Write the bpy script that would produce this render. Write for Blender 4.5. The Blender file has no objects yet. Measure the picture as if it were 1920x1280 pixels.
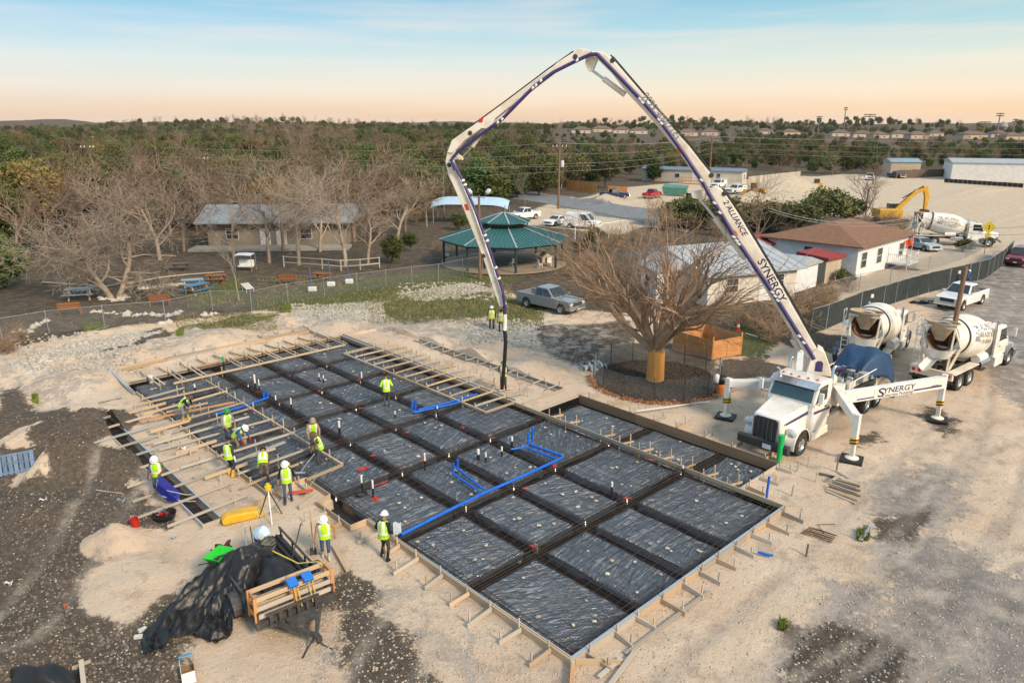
import bpy, math, random
import numpy as np
from mathutils import Vector, Matrix

SC = bpy.context.scene
COL = SC.collection
PI = math.pi
R = math.radians
random.seed(7)
RNG = np.random.default_rng(11)

# ------------------------------------------------------------------ camera
FPX, HCAM = 1370.0, 14.5
PITCH = math.atan(405 / FPX)
cam = bpy.data.cameras.new('drone_camera')
cam.sensor_width = 36; cam.lens = FPX / 1920 * 36; cam.clip_start = 0.5; cam.clip_end = 9000
co = bpy.data.objects.new('drone_camera', cam); COL.objects.link(co)
co.location = (0, 0, HCAM); co.rotation_euler = (PI / 2 - PITCH, 0, 0)
SC.camera = co

# ------------------------------------------------------------------ sky, sun, exposure
SUN_AZ, SUN_EL = R(-48), R(34)          # direction to the sun: behind the viewer, to the east of the site
sd = Vector((math.cos(SUN_AZ) * math.cos(SUN_EL), math.sin(SUN_AZ) * math.cos(SUN_EL), math.sin(SUN_EL)))
W = bpy.data.worlds.new('World'); SC.world = W; W.use_nodes = True
nt = W.node_tree; nt.nodes.clear()
N, L = nt.nodes.new, nt.links.new
out = N('ShaderNodeOutputWorld'); bg = N('ShaderNodeBackground'); tc = N('ShaderNodeTexCoord')
sep = N('ShaderNodeSeparateXYZ'); L(tc.outputs['Generated'], sep.inputs[0])
sky = N('ShaderNodeTexSky'); sky.sky_type = 'NISHITA'; sky.sun_disc = False
sky.sun_elevation = SUN_EL; sky.sun_rotation = math.atan2(sd.x, sd.y); sky.dust_density = 2.0
ramp = N('ShaderNodeValToRGB'); L(sep.outputs[2], ramp.inputs[0])
cr = ramp.color_ramp
stops = [(0.0, (.66, .45, .31)), (0.018, (.71, .51, .35)), (0.04, (.69, .60, .50)), (0.075, (.54, .60, .58)),
         (0.115, (.31, .50, .60)), (0.16, (.15, .38, .56)), (0.28, (.20, .42, .60)), (0.55, (.38, .54, .68)), (1.0, (.40, .54, .68))]
cr.elements[0].position = 0; cr.elements[1].position = 1
while len(cr.elements) < len(stops): cr.elements.new(0.5)
for e, (p_, c_) in zip(cr.elements, stops): e.position = p_; e.color = (*c_, 1)
# thin streaks of high cloud
mp = N('ShaderNodeMapping'); mp.inputs['Scale'].default_value = (1.6, 1.6, 22); L(tc.outputs['Generated'], mp.inputs[0])
nz = N('ShaderNodeTexNoise'); nz.inputs['Scale'].default_value = 2.2; nz.inputs['Detail'].default_value = 6; L(mp.outputs[0], nz.inputs[0])
mr = N('ShaderNodeMapRange'); mr.inputs['From Min'].default_value = .44; mr.inputs['From Max'].default_value = .72
mr.inputs['To Max'].default_value = .42; L(nz.outputs[0], mr.inputs[0])
mixc = N('ShaderNodeMix'); mixc.data_type = 'RGBA'; L(mr.outputs[0], mixc.inputs[0]); L(ramp.outputs[0], mixc.inputs[6])
mixc.inputs[7].default_value = (.74, .62, .54, 1)
# Nishita sky blended in
sc_ = N('ShaderNodeMix'); sc_.data_type = 'RGBA'; sc_.blend_type = 'MULTIPLY'; sc_.inputs[0].default_value = 1
L(sky.outputs[0], sc_.inputs[6]); sc_.inputs[7].default_value = (.11, .11, .11, 1)
mixn = N('ShaderNodeMix'); mixn.data_type = 'RGBA'; mixn.inputs[0].default_value = .12
# the glow is a little more golden towards the east
gx = N('ShaderNodeMapRange'); gx.inputs[1].default_value = -.6; gx.inputs[2].default_value = .7; L(sep.outputs[0], gx.inputs[0])
gc = N('ShaderNodeMix'); gc.data_type = 'RGBA'; L(gx.outputs[0], gc.inputs[0]); gc.inputs[6].default_value = (.93, .96, 1.0, 1); gc.inputs[7].default_value = (1.10, 1.03, .90, 1)
gm = N('ShaderNodeMix'); gm.data_type = 'RGBA'; gm.blend_type = 'MULTIPLY'; gm.inputs[0].default_value = 1; L(mixc.outputs[2], gm.inputs[6]); L(gc.outputs[2], gm.inputs[7])
L(gm.outputs[2], mixn.inputs[6]); L(sc_.outputs[2], mixn.inputs[7])
L(mixn.outputs[2], bg.inputs[0]); bg.inputs[1].default_value = 1.0; L(bg.outputs[0], out.inputs[0])

sun = bpy.data.lights.new('sun', 'SUN'); sun.energy = 3.0; sun.angle = R(11); sun.color = (1, .80, .58)
so = bpy.data.objects.new('sun', sun); COL.objects.link(so)
so.rotation_euler = sd.to_track_quat('Z', 'Y').to_euler(); so.location = (60, -60, 60)
SC.view_settings.view_transform = 'Standard'; SC.view_settings.look = 'None'
SC.view_settings.gamma = 1; SC.view_settings.exposure = 0.55
SC.render.engine = 'CYCLES'
SC.cycles.use_denoising = True
try: SC.cycles.denoiser = 'OPENIMAGEDENOISE'
except Exception: pass
SC.cycles.max_bounces = 5; SC.cycles.diffuse_bounces = 2; SC.cycles.glossy_bounces = 3
SC.cycles.transparent_max_bounces = 8; SC.cycles.transmission_bounces = 3
SC.cycles.caustics_reflective = False; SC.cycles.caustics_refractive = False

# ------------------------------------------------------------------ site survey: picture point -> place on the ground
CP, SP = math.cos(PITCH), math.sin(PITCH)
def at(px, py, z=0.0):
    yd = py - 640; d = yd * CP + FPX * SP; s = (HCAM - z) / d
    return Vector(((px - 960) * s, (FPX * CP - yd * SP) * s, z))
def hgt(px, py, ytop):
    Y = at(px, py).y; t = (ytop - 640) / FPX
    return HCAM - Y * (SP + t * CP) / (CP - t * SP)
B0 = at(1072, 1242); UA = R(43.4)
UX, UY = math.cos(UA), math.sin(UA)
def uv(u, v, z=0.0): return Vector((B0.x + u * UX - v * UY, B0.y + u * UY + v * UX, z))
def touv(x, y):
    dx, dy = x - B0.x, y - B0.y
    return dx * UX + dy * UY, -dx * UY + dy * UX

# ------------------------------------------------------------------ mesh helpers
class MB:
    def __init__(s): s.v = []; s.f = []; s.m = []
    def add(s, vs, fs, mi=0):
        n = len(s.v); s.v += [tuple(q) for q in vs]; s.f += [tuple(n + i for i in f) for f in fs]; s.m += [mi] * len(fs); return s
    def box(s, c, d, mi=0, M=None):
        x, y, z = d[0] / 2, d[1] / 2, d[2] / 2
        vs = [Vector((sx * x, sy * y, sz * z)) for sx in (-1, 1) for sy in (-1, 1) for sz in (-1, 1)]
        if M is not None: vs = [M @ q for q in vs]
        c = Vector(c)
        return s.add([q + c for q in vs], [(0, 1, 3, 2), (4, 6, 7, 5), (0, 4, 5, 1), (2, 3, 7, 6), (0, 2, 6, 4), (1, 5, 7, 3)], mi)
    def beam(s, a, b, w, h, mi=0, up=(0, 0, 1)):
        a, b = Vector(a), Vector(b); M = bmat(a, b, up); 
        return s.box((a + b) / 2, ((b - a).length, w, h), mi, M)
    def tube(s, pts, r, n=8, mi=0, cap=True):
        pts = [Vector(q) for q in pts]; k = len(pts)
        rs = r if isinstance(r, (list, tuple)) else [r] * k
        vs = []; prev = None
        for i, q in enumerate(pts):
            d = (pts[min(i + 1, k - 1)] - pts[max(i - 1, 0)]).normalized()
            if prev is None: a = d.orthogonal().normalized()
            else:
                a = prev - d * prev.dot(d)
                a = a.normalized() if a.length > 1e-5 else d.orthogonal().normalized()
            prev = a; b = d.cross(a)
            for j in range(n):
                t = 2 * PI * j / n; vs.append(q + (a * math.cos(t) + b * math.sin(t)) * rs[i])
        fs = [(i * n + j, i * n + (j + 1) % n, (i + 1) * n + (j + 1) % n, (i + 1) * n + j) for i in range(k - 1) for j in range(n)]
        if cap: fs += [tuple(range(n - 1, -1, -1)), tuple((k - 1) * n + j for j in range(n))]
        return s.add(vs, fs, mi)
    def lathe(s, prof, n=20, mi=0, M=None, a0=0, a1=2 * PI):
        full = abs(a1 - a0 - 2 * PI) < 1e-6; vs = []; m = n if full else n + 1
        for r, z in prof:
            for j in range(m):
                t = a0 + (a1 - a0) * j / n; vs.append(Vector((r * math.cos(t), r * math.sin(t), z)))
        if M is not None: vs = [M @ q for q in vs]
        fs = []
        for i in range(len(prof) - 1):
            for j in range(n):
                j2 = (j + 1) % m; fs.append((i * m + j, i * m + j2, (i + 1) * m + j2, (i + 1) * m + j))
        return s.add(vs, fs, mi)
    def prism(s, poly, y0, y1, mi=0, M=None, top=None):
        n = len(poly); top = top or poly
        vs = [Vector((a, y0, b)) for a, b in poly] + [Vector((a, y1, b)) for a, b in top]
        if M is not None: vs = [M @ q for q in vs]
        fs = [tuple(range(n)), tuple(range(2 * n - 1, n - 1, -1))] + [(i, i + n, (i + 1) % n + n, (i + 1) % n) for i in range(n)]
        return s.add(vs, fs, mi)
    def quad(s, a, b, c, d, mi=0): return s.add([a, b, c, d], [(0, 1, 2, 3)], mi)
    def sheet(s, fn, nu, nv, mi=0):
        vs = [fn(i / nu, j / nv) for j in range(nv + 1) for i in range(nu + 1)]
        return s.add(vs, [(j * (nu + 1) + i, j * (nu + 1) + i + 1, (j + 1) * (nu + 1) + i + 1, (j + 1) * (nu + 1) + i) for j in range(nv) for i in range(nu)], mi)
    def mesh(s, name, mats, smooth=None):
        me = bpy.data.meshes.new(name); me.from_pydata(s.v, [], s.f)
        for m in (mats if isinstance(mats, (list, tuple)) else [mats]): me.materials.append(m)
        if any(s.m): me.polygons.foreach_set('material_index', s.m)
        if smooth is not None:
            me.shade_smooth(); me.set_sharp_from_angle(angle=R(smooth))
        return me
    def build(s, name, mats, parent=None, smooth=None, bevel=0, loc=None):
        o = bpy.data.objects.new(name, s.mesh(name, mats, smooth)); COL.objects.link(o)
        if parent: o.parent = parent
        if loc is not None: o.location = loc
        if bevel:
            b = o.modifiers.new('b', 'BEVEL'); b.width = bevel; b.segments = 2; b.limit_method = 'ANGLE'; b.angle_limit = R(35)
        return o
def bmat(a, b, up=(0, 0, 1)):
    x = (Vector(b) - Vector(a)).normalized(); u = Vector(up)
    if abs(x.dot(u)) > .999: u = Vector((0, 1, 0))
    y = u.cross(x).normalized(); z = x.cross(y)
    return Matrix((x, y, z)).transposed()
def tag(o, label=None, cat=None, group=None, kind=None):
    if label: o['label'] = label
    if cat: o['category'] = cat
    if group: o['group'] = group
    if kind: o['kind'] = kind
    return o
def empty(name, loc=(0, 0, 0), rz=0, label=None, cat=None, group=None, kind=None):
    o = bpy.data.objects.new(name, None); COL.objects.link(o); o.location = loc; o.rotation_euler = (0, 0, rz); o.empty_display_size = .2
    return tag(o, label, cat, group, kind)
def copy_tree(o, parent=None):
    c = o.copy(); COL.objects.link(c); c.parent = parent
    for ch in o.children: copy_tree(ch, c)
    return c
def inst(me, name, parent=None, loc=(0, 0, 0), rot=(0, 0, 0), scale=(1, 1, 1)):
    o = bpy.data.objects.new(name, me); COL.objects.link(o); o.parent = parent
    o.location = loc; o.rotation_euler = rot; o.scale = scale
    return o
_cube = {}
def plank(a, b, w, h, m, parent=None, name='board', up=(0, 0, 1)):
    """a board from a to b (centre line), sharing one mesh per material"""
    if m.name not in _cube: _cube[m.name] = MB().box((0, 0, 0), (1, 1, 1)).mesh('board', m)
    o = bpy.data.objects.new(name, _cube[m.name]); COL.objects.link(o); o.parent = parent
    a, b = Vector(a), Vector(b)
    o.matrix_local = Matrix.Translation((a + b) / 2) @ bmat(a, b, up).to_4x4() @ Matrix.Diagonal(((b - a).length, w, h, 1))
    return o
_rod = {}
def rod(a, b, r, m, parent=None, name='bar', n=6):
    k = (m.name, n)
    if k not in _rod: _rod[k] = MB().tube([(-.5, 0, 0), (.5, 0, 0)], 1, n).mesh('rod', m, 60)
    o = bpy.data.objects.new(name, _rod[k]); COL.objects.link(o); o.parent = parent
    a, b = Vector(a), Vector(b)
    o.matrix_local = Matrix.Translation((a + b) / 2) @ bmat(a, b).to_4x4() @ Matrix.Diagonal(((b - a).length, r, r, 1))
    return o
def text_geo(s, size, font_shear=0, width=1.0):
    """flat lettering: vertices (x, y) centred, faces"""
    cu = bpy.data.curves.new('t', 'FONT'); cu.body = s; cu.size = size; cu.align_x = 'CENTER'; cu.align_y = 'CENTER'; cu.shear = font_shear
    cu.resolution_u = 3; cu.offset = size * .012
    ob = bpy.data.objects.new('t', cu); COL.objects.link(ob)
    dg = bpy.context.evaluated_depsgraph_get(); me = bpy.data.meshes.new_from_object(ob.evaluated_get(dg))
    vs = [(q.co.x * width, q.co.y) for q in me.vertices]; fs = [tuple(f.vertices) for f in me.polygons]
    bpy.data.objects.remove(ob); bpy.data.curves.remove(cu); bpy.data.meshes.remove(me)
    return vs, fs
def lettering(s, size, M, mat_, parent, name='lettering', shear=0, width=1.0, fn=None):
    vs, fs = text_geo(s, size, shear, width)
    mb = MB(); mb.add([(fn(x, y) if fn else M @ Vector((x, y, 0))) for x, y in vs], fs)
    return mb.build(name, mat_, parent)

# ------------------------------------------------------------------ noise on arrays
def _h(ix, iy, s):
    n = (ix * 374761393 + iy * 668265263 + s * 974634777) & 0xffffffff
    n = ((n ^ (n >> 13)) * 1274126177) & 0xffffffff
    return ((n ^ (n >> 16)) & 0xffff) / 65535.0
def vnoise(x, y, s=0):
    x = np.asarray(x, float); y = np.asarray(y, float)
    ix = np.floor(x).astype(np.int64); iy = np.floor(y).astype(np.int64); fx = x - ix; fy = y - iy
    fx = fx * fx * (3 - 2 * fx); fy = fy * fy * (3 - 2 * fy)
    a, b, c, d = _h(ix, iy, s), _h(ix + 1, iy, s), _h(ix, iy + 1, s), _h(ix + 1, iy + 1, s)
    return (a * (1 - fx) + b * fx) * (1 - fy) + (c * (1 - fx) + d * fx) * fy
def fbm(x, y, s=0, o=4):
    t = 0; a = .5
    for i in range(o): t = t + a * (vnoise(x, y, s + i) - .5); x = x * 2.03; y = y * 2.03; a *= .5
    return t * 2
def sstep(a, b, x): t = np.clip((x - a) / (b - a), 0, 1); return t * t * (3 - 2 * t)

# ------------------------------------------------------------------ materials
def nodes(name):
    m = bpy.data.materials.new(name); m.use_nodes = True; t = m.node_tree; b = t.nodes['Principled BSDF']
    return m, t, b, t.nodes.new, t.links.new
_M = {}
def pm(name, c1, c2=None, scale=3, rough=.7, metal=0, bump=0, bscale=None, spec=.4, coat=0, rnd=.0, contrast=(.35, .65), stretch=None, trans=0):
    """painted / wooden / stone surface: two tones mixed by noise, a little relief, optional per-object change of tone"""
    if name in _M: return _M[name]
    m, t, b, N, L = nodes(name); c2 = c2 or tuple(x * .82 for x in c1)
    tc = N('ShaderNodeTexCoord'); oi = N('ShaderNodeObjectInfo')
    mp = N('ShaderNodeMapping'); L(tc.outputs['Object'], mp.inputs[0])
    if stretch: mp.inputs['Scale'].default_value = stretch
    ad = N('ShaderNodeVectorMath'); ad.operation = 'ADD'; L(mp.outputs[0], ad.inputs[0])
    ml = N('ShaderNodeMath'); ml.operation = 'MULTIPLY'; ml.inputs[1].default_value = 57; L(oi.outputs['Random'], ml.inputs[0]); L(ml.outputs[0], ad.inputs[1])
    n = N('ShaderNodeTexNoise'); n.inputs['Scale'].default_value = scale; n.inputs['Detail'].default_value = 5; n.inputs['Roughness'].default_value = .62; L(ad.outputs[0], n.inputs[0])
    r = N('ShaderNodeMapRange'); r.inputs['From Min'].default_value = contrast[0]; r.inputs['From Max'].default_value = contrast[1]; L(n.outputs[0], r.inputs[0])
    x = N('ShaderNodeMix'); x.data_type = 'RGBA'; L(r.outputs[0], x.inputs[0]); x.inputs[6].default_value = (*c1, 1); x.inputs[7].default_value = (*c2, 1)
    o = x.outputs[2]
    if rnd:
        h = N('ShaderNodeHueSaturation'); vr = N('ShaderNodeMapRange'); vr.inputs['To Min'].default_value = 1 - rnd; vr.inputs['To Max'].default_value = 1 + rnd
        L(oi.outputs['Random'], vr.inputs[0]); L(vr.outputs[0], h.inputs['Value']); L(o, h.inputs['Color']); o = h.outputs[0]
    L(o, b.inputs['Base Color'])
    b.inputs['Roughness'].default_value = rough; b.inputs['Metallic'].default_value = metal; b.inputs['Specular IOR Level'].default_value = spec
    b.inputs['Coat Weight'].default_value = coat
    if trans: b.inputs['Transmission Weight'].default_value = trans
    if bump:
        n2 = N('ShaderNodeTexNoise'); n2.inputs['Scale'].default_value = bscale or scale * 4; n2.inputs['Detail'].default_value = 4; L(ad.outputs[0], n2.inputs[0])
        bp = N('ShaderNodeBump'); bp.inputs['Strength'].default_value = bump; bp.inputs['Distance'].default_value = .02; L(n2.outputs[0], bp.inputs['Height']); L(bp.outputs[0], b.inputs['Normal'])
    _M[name] = m; return m

WOOD = pm('lumber_new', (.50, .38, .255), (.40, .29, .185), 2, .8, rnd=.22, stretch=(.6, 6, 6))
WOODG = pm('lumber_weathered', (.47, .42, .36), (.34, .30, .25), 2.5, .85, rnd=.25, stretch=(.6, 6, 6))
WOODO = pm('lumber_orange', (.62, .30, .11), (.48, .21, .07), 2, .8, rnd=.15, stretch=(.6, 6, 6))
WOODD = pm('lumber_dark', (.16, .12, .09), (.10, .075, .06), 2, .85, rnd=.2)
STEELG = pm('galvanised', (.45, .47, .49), (.33, .35, .37), 4, .45, .6)
ALU = pm('aluminium_screed', (.52, .55, .58), (.40, .42, .45), 3, .5, .5)
REBAR = pm('rebar', (.085, .055, .042), (.05, .037, .032), 12, .75, .35, rnd=.3)
REBRUST = pm('rebar_rusty', (.17, .075, .035), (.10, .045, .025), 12, .85, .2)
BLACK = pm('black_plastic', (.012, .012, .014), (.02, .02, .022), 5, .5)
RUBBER = pm('rubber', (.022, .021, .021), (.06, .052, .045), 6, .85, bump=.3)
WHITE = pm('white_paint', (.80, .79, .76), (.70, .67, .61), 1.2, .35, coat=.2)
WHITEC = pm('truck_white', (.80, .78, .74), (.54, .46, .36), 1.4, .34, coat=.25, contrast=(.48, .80))
DRUM = pm('mixer_drum_white', (.76, .73, .67), (.44, .37, .29), 1.3, .5, contrast=(.46, .76))
CREAM = pm('boom_cream', (.80, .74, .64), (.52, .42, .29), 1.1, .4, contrast=(.44, .78))
PURPLE = pm('delivery_pipe_purple', (.035, .025, .13), (.06, .045, .15), 3, .4)
NAVY = pm('navy_print', (.02, .02, .07), None, 3, .5)
GREYPRINT = pm('grey_print', (.16, .17, .19), (.28, .28, .28), 5, .6)
CHROME = pm('chrome', (.75, .75, .76), (.6, .6, .6), 4, .18, 1)
DARKM = pm('dark_metal', (.04, .04, .042), (.07, .065, .06), 4, .6, .3)
GLASS = pm('vehicle_glass', (.012, .018, .022), (.02, .03, .035), 1, .06, 0, spec=.8)
TEALG = pm('tinted_windscreen', (.02, .055, .06), (.03, .08, .085), .8, .05, 0, spec=.9)
REDL = pm('tail_lamp_red', (.55, .02, .02), (.4, .01, .01), 5, .3)
AMBER = pm('marker_lamp', (.60, .10, .03), None, 5, .3)
LAMP = pm('lamp_lens', (.75, .75, .72), (.5, .5, .5), 12, .12, .2)
YEL = pm('warning_yellow', (.80, .50, .02), (.7, .42, .02), 3, .5)
BLUEP = pm('blue_conduit', (.005, .10, .55), (.01, .14, .62), 3, .45)
HIVIS = pm('hi_vis_vest', (.48, .86, .01), (.34, .62, .02), 7, .75, rnd=.14, bump=.6, bscale=9)
REFL = pm('reflective_tape', (.78, .80, .76), (.65, .67, .62), 5, .35)
SKIN = pm('skin', (.34, .19, .125), (.28, .15, .10), 5, .6)
REDP = pm('red_paint', (.62, .05, .03), (.45, .04, .03), 9, .8)
PVCW = pm('white_pipe', (.80, .80, .78), (.68, .68, .66), 4, .45)
GREENP = pm('green_pipe', (.01, .46, .10), (.01, .40, .08), 3, .4)
STONE = pm('limestone', (.62, .57, .49), (.44, .39, .32), 6, .9, rnd=.25, bump=.4)

# ================================================================== GROUND
MOUNDS = [(112, 885, 1.9, 1.9, 0), (60, 815, 1.7, .6, 0), (160, 800, 2.6, 1.2, 1), (195, 880, 2.2, 1.1, 1), (215, 1012, 1.2, .75, 0), (150, 960, 2.6, .5, 1),
          (885, 668, 2.2, .7, 0), (1000, 690, 2.4, .75, 0), (930, 650, 2.2, .5, 0), (720, 632, 3.2, .8, 0), (640, 612, 2.5, .6, 0), (540, 605, 3, .6, 0),
          (390, 640, 4, .6, 0), (150, 715, 3.2, .7, 0), (250, 670, 3, .5, 0), (70, 690, 4, .8, 0), (1505, 668, 2.2, .6, 0), (1540, 640, 3, .5, 1),
          (1470, 356, 9, 5.2, 0), (1412, 377, 4.2, 2.6, 0), (1600, 352, 8, 1.2, 0), (1845, 356, 7, 3.0, 0), (1800, 360, 6, 1.6, 0), (1128, 378, 4.5, 2.4, 0),
          (1440, 690, 1.6, .3, 1), (820, 640, 2, .6, 0), (40, 960, 2.5, .5, 1), (250, 1085, 1.6, .25, 0)]
HOLES = [(0, 12.5, 0, 15.2, -.92), (-.7, 0, 10.5, 13, -.92), (-1.8, 12.5, 15.2, 33.5, -.92), (12.5, 16, 2.1, 13.9, -.92),
         (-4.62, -3.98, 14.6, 29, -.6), (15.8, 16.25, 15.4, 29.2, -.45), (-.8, 11.6, 36.3, 36.75, -.4)]
TRACKS = [[(1440, 1300), (1600, 1180), (1740, 1080), (1840, 960), (1890, 820), (1900, 720), (1860, 620), (1880, 540), (1910, 480)], [(1560, 1300), (1720, 1200), (1850, 1090), (1960, 960)], [(1640, 900), (1760, 850), (1900, 800), (2000, 770)],
          [(700, 1300), (760, 1180), (800, 1120), (900, 1180), (990, 1290)], [(1290, 1300), (1420, 1180), (1560, 1060), (1700, 900), (1800, 790)], [(20, 1180), (120, 1060), (190, 960), (240, 860)]]
def trackmask(x, y):
    m = np.zeros(np.shape(x))
    for T in TRACKS:
        P = [at(*q) for q in T]; Q = []
        for a, b in zip(P[:-1], P[1:]): Q += [a.lerp(b, k / 4) for k in range(4)]
        Q.append(P[-1]); d = np.full(np.shape(x), 1e9)
        for k in range(2): Q = [Q[0]] + [(Q[i - 1] + Q[i] * 2 + Q[i + 1]) / 4 for i in range(1, len(Q) - 1)] + [Q[-1]]
        for a, b in zip(Q[:-1], Q[1:]):
            ex, ey = b.x - a.x, b.y - a.y; t = np.clip(((x - a.x) * ex + (y - a.y) * ey) / (ex * ex + ey * ey + 1e-9), 0, 1); d = np.minimum(d, np.hypot(x - a.x - t * ex, y - a.y - t * ey))
        m = np.maximum(m, sstep(.30, .12, np.abs(d - .95)))
    return m
def gz(x, y, holes=True):
    x = np.asarray(x, float); y = np.asarray(y, float)
    dx, dy = x - B0.x, y - B0.y; u = dx * UX + dy * UY; v = -dx * UY + dy * UX
    r = np.hypot(x, y)
    z = -.10 + .10 * fbm(x * .35, y * .35, 3) + .07 * fbm(x * 1.6, y * 1.6, 9, 3)
    rough = np.maximum(sstep(-11, -15, x) * sstep(60, 50, y), sstep(42, 46, y) * sstep(60, 56, y) * sstep(8, 2, x))
    z = z + rough * (.34 * fbm(x * .55, y * .55, 61, 3) + .16 * np.abs(fbm(x * 1.9, y * 1.9, 64, 3)))
    z = z - .07 * trackmask(x, y) * (1 - .5 * vnoise(x * 3, y * 3, 5))
    # keep the strip of dirt beside the forms level
    du = np.maximum(np.maximum(-2.5 - u, u - 17), 0); dv = np.maximum(np.maximum(-.6 - v, v - 35), 0)
    near = 1 - sstep(0, 3, np.hypot(du, dv)); z = z * (1 - .6 * near) - .06 * near
    for px, py, mr_, mh, _ in MOUNDS:
        c = at(px, py); d = np.hypot(x - c.x, y - c.y) / mr_ + .25 * fbm(x * .9 / max(mr_ / 2, 1), y * .9 / max(mr_ / 2, 1), 21)
        z = z + mh * np.clip(1 - d, 0, 1) ** 1.25 * (1 - near * ((u > -2) & (u < 16.3) & (v > 0) & (v < 33.6)))
    far = sstep(500, 1700, r)
    z = z + far * (7.0 + 36 * fbm(x * .0032, y * .0032, 40, 3) + 3.0 * np.sin(x * .004 + 1.5)) + sstep(1500, 3200, r) * 4
    if holes:
        for a, b, c, d, h in HOLES: z = np.where((u > a) & (u < b) & (v > c) & (v < d), h, z)
    return z
def gzs(x, y):
    u, v = touv(x, y); i = int(np.searchsorted(gu, u)) - 1; j = int(np.searchsorted(gv, v)) - 1
    a = (u - gu[i]) / (gu[i + 1] - gu[i]); b = (v - gv[j]) / (gv[j + 1] - gv[j])
    return float((GZ[j, i] * (1 - a) + GZ[j, i + 1] * a) * (1 - b) + (GZ[j + 1, i] * (1 - a) + GZ[j + 1, i + 1] * a) * b)
def faratt(px, py):
    """where the sight line meets the rolling far ground"""
    yd = py - 640; d = Vector((px - 960, FPX * CP - yd * SP, -(yd * CP + FPX * SP))); t = np.linspace(60, 3000, 1500) / d.y
    x, y, z = d.x * t, d.y * t, HCAM + d.z * t; k = np.nonzero(z < gz(x, y))[0]; k = k[0] if len(k) else 700
    return Vector((float(x[k]), float(y[k]), float(gz(x[k:k + 1], y[k:k + 1])[0])))
def onground(px, py): q = at(px, py); q.z = gzs(q.x, q.y); return q

def lines(lo, hi, step, edges):
    a = list(np.arange(lo, hi, step)); s = step
    b = [hi]; 
    while b[-1] < 4200: s *= 1.11; b.append(b[-1] + s)
    s = step; c = [lo]
    while c[-1] > -4200: s *= 1.11; c.append(c[-1] - s)
    a = [q for q in a if all(abs(q - e) > .05 for e in edges)]
    for e in edges: a += [e - .015, e + .015]
    return np.array(sorted(set(a + b + c)))
gu = lines(-17, 42, .24, [-4.62, -3.98, -1.8, -.7, 0, -.8, 11.6, 12.5, 15.8, 16, 16.25])
gv = lines(-16, 52, .24, [0, 2.1, 10.5, 13, 13.9, 14.6, 15.2, 15.4, 29, 29.2, 33.5, 36.3, 36.75])
GU, GV = np.meshgrid(gu, gv)
GX = B0.x + GU * UX - GV * UY; GY = B0.y + GU * UY + GV * UX
GZ = gz(GX, GY)
def polymask(poly, feather=.8, raw=False):
    """soft inside test for a patch outlined on the ground"""
    P = [(q.x, q.y) for q in (poly if raw else [at(*p_) for p_ in poly])]
    xs, ys = [p_[0] for p_ in P], [p_[1] for p_ in P]; fe = feather * 2
    sel = (GX > min(xs) - fe) & (GX < max(xs) + fe) & (GY > min(ys) - fe) & (GY < max(ys) + fe)
    x, y = GX[sel], GY[sel]; d = np.full(x.shape, 1e9); ins = np.zeros(x.shape, bool)
    for i in range(len(P)):
        x0, y0 = P[i]; x1, y1 = P[(i + 1) % len(P)]; ex, ey = x1 - x0, y1 - y0
        t = np.clip(((x - x0) * ex + (y - y0) * ey) / (ex * ex + ey * ey + 1e-9), 0, 1)
        d = np.minimum(d, np.hypot(x - x0 - t * ex, y - y0 - t * ey))
        c = ((y0 > y) != (y1 > y)) & (x < ex * (y - y0) / (ey if abs(ey) > 1e-9 else 1e-9) + x0); ins ^= c
    m = np.zeros(GX.shape); m[sel] = sstep(-feather, feather, np.where(ins, d, -d)); return m
def patches(polys, f=.8):
    m = np.zeros(GX.shape)
    for p_ in polys: m = np.maximum(m, polymask(p_, f))
    return m
DARK = [[(0, 690), (100, 655), (210, 632), (300, 612), (330, 622), (210, 662), (130, 694), (60, 740), (40, 800), (0, 800)],
        [(0, 770), (50, 760), (90, 770), (130, 765), (165, 790), (185, 830), (205, 860), (245, 905), (285, 945), (330, 955), (320, 985), (250, 985), (200, 1020), (185, 1060), (150, 1085), (160, 1140), (230, 1170), (300, 1125), (330, 1090), (345, 1290), (-200, 1290), (-200, 770)],
        [(640, 1150), (700, 1140), (750, 1180), (800, 1240), (830, 1290), (650, 1290)], [(600, 1130), (640, 1060), (700, 1090), (690, 1160)],
        [(1640, 968), (1750, 950), (1705, 1010), (1645, 1005)], [(1335, 700), (1360, 672), (1440, 664), (1415, 700), (1365, 730)],
        [(1725, 770), (1760, 755), (1800, 800), (1770, 815)], [(1600, 815), (1640, 805), (1650, 825), (1610, 835)], [(1480, 1180), (1560, 1160), (1690, 1200), (1700, 1290), (1480, 1290)]]
GREY = [[(1640, 905), (1740, 868), (1800, 880), (1790, 960), (1700, 990), (1650, 960)],
        [(1650, 1000), (1760, 1000), (1860, 1060), (1980, 1090), (2200, 1290), (1470, 1290), (1490, 1200), (1580, 1140), (1680, 1170), (1690, 1110), (1655, 1050)],
        [(1860, 470), (2100, 470), (2300, 760), (1940, 780), (1870, 720), (1840, 600), (1780, 640), (1740, 600)],
        [(1560, 1130), (1600, 1080), (1650, 1100), (1640, 1150)]]
GRASS = [[(470, 560), (700, 522), (900, 492), (1010, 497), (980, 520), (700, 568), (560, 585), (480, 578)], [(690, 575), (780, 548), (900, 540), (960, 560), (930, 592), (760, 605)],
         [(330, 612), (480, 585), (520, 595), (400, 622)], [(940, 555), (1020, 560), (1010, 612), (950, 600)], [(830, 480), (930, 470), (940, 500), (830, 500)], [(350, 545), (450, 520), (460, 550), (370, 575)],
         [(1300, 640), (1400, 600), (1460, 640), (1420, 668), (1340, 660)], [(1620, 1000), (1660, 985), (1660, 1010)]]
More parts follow.
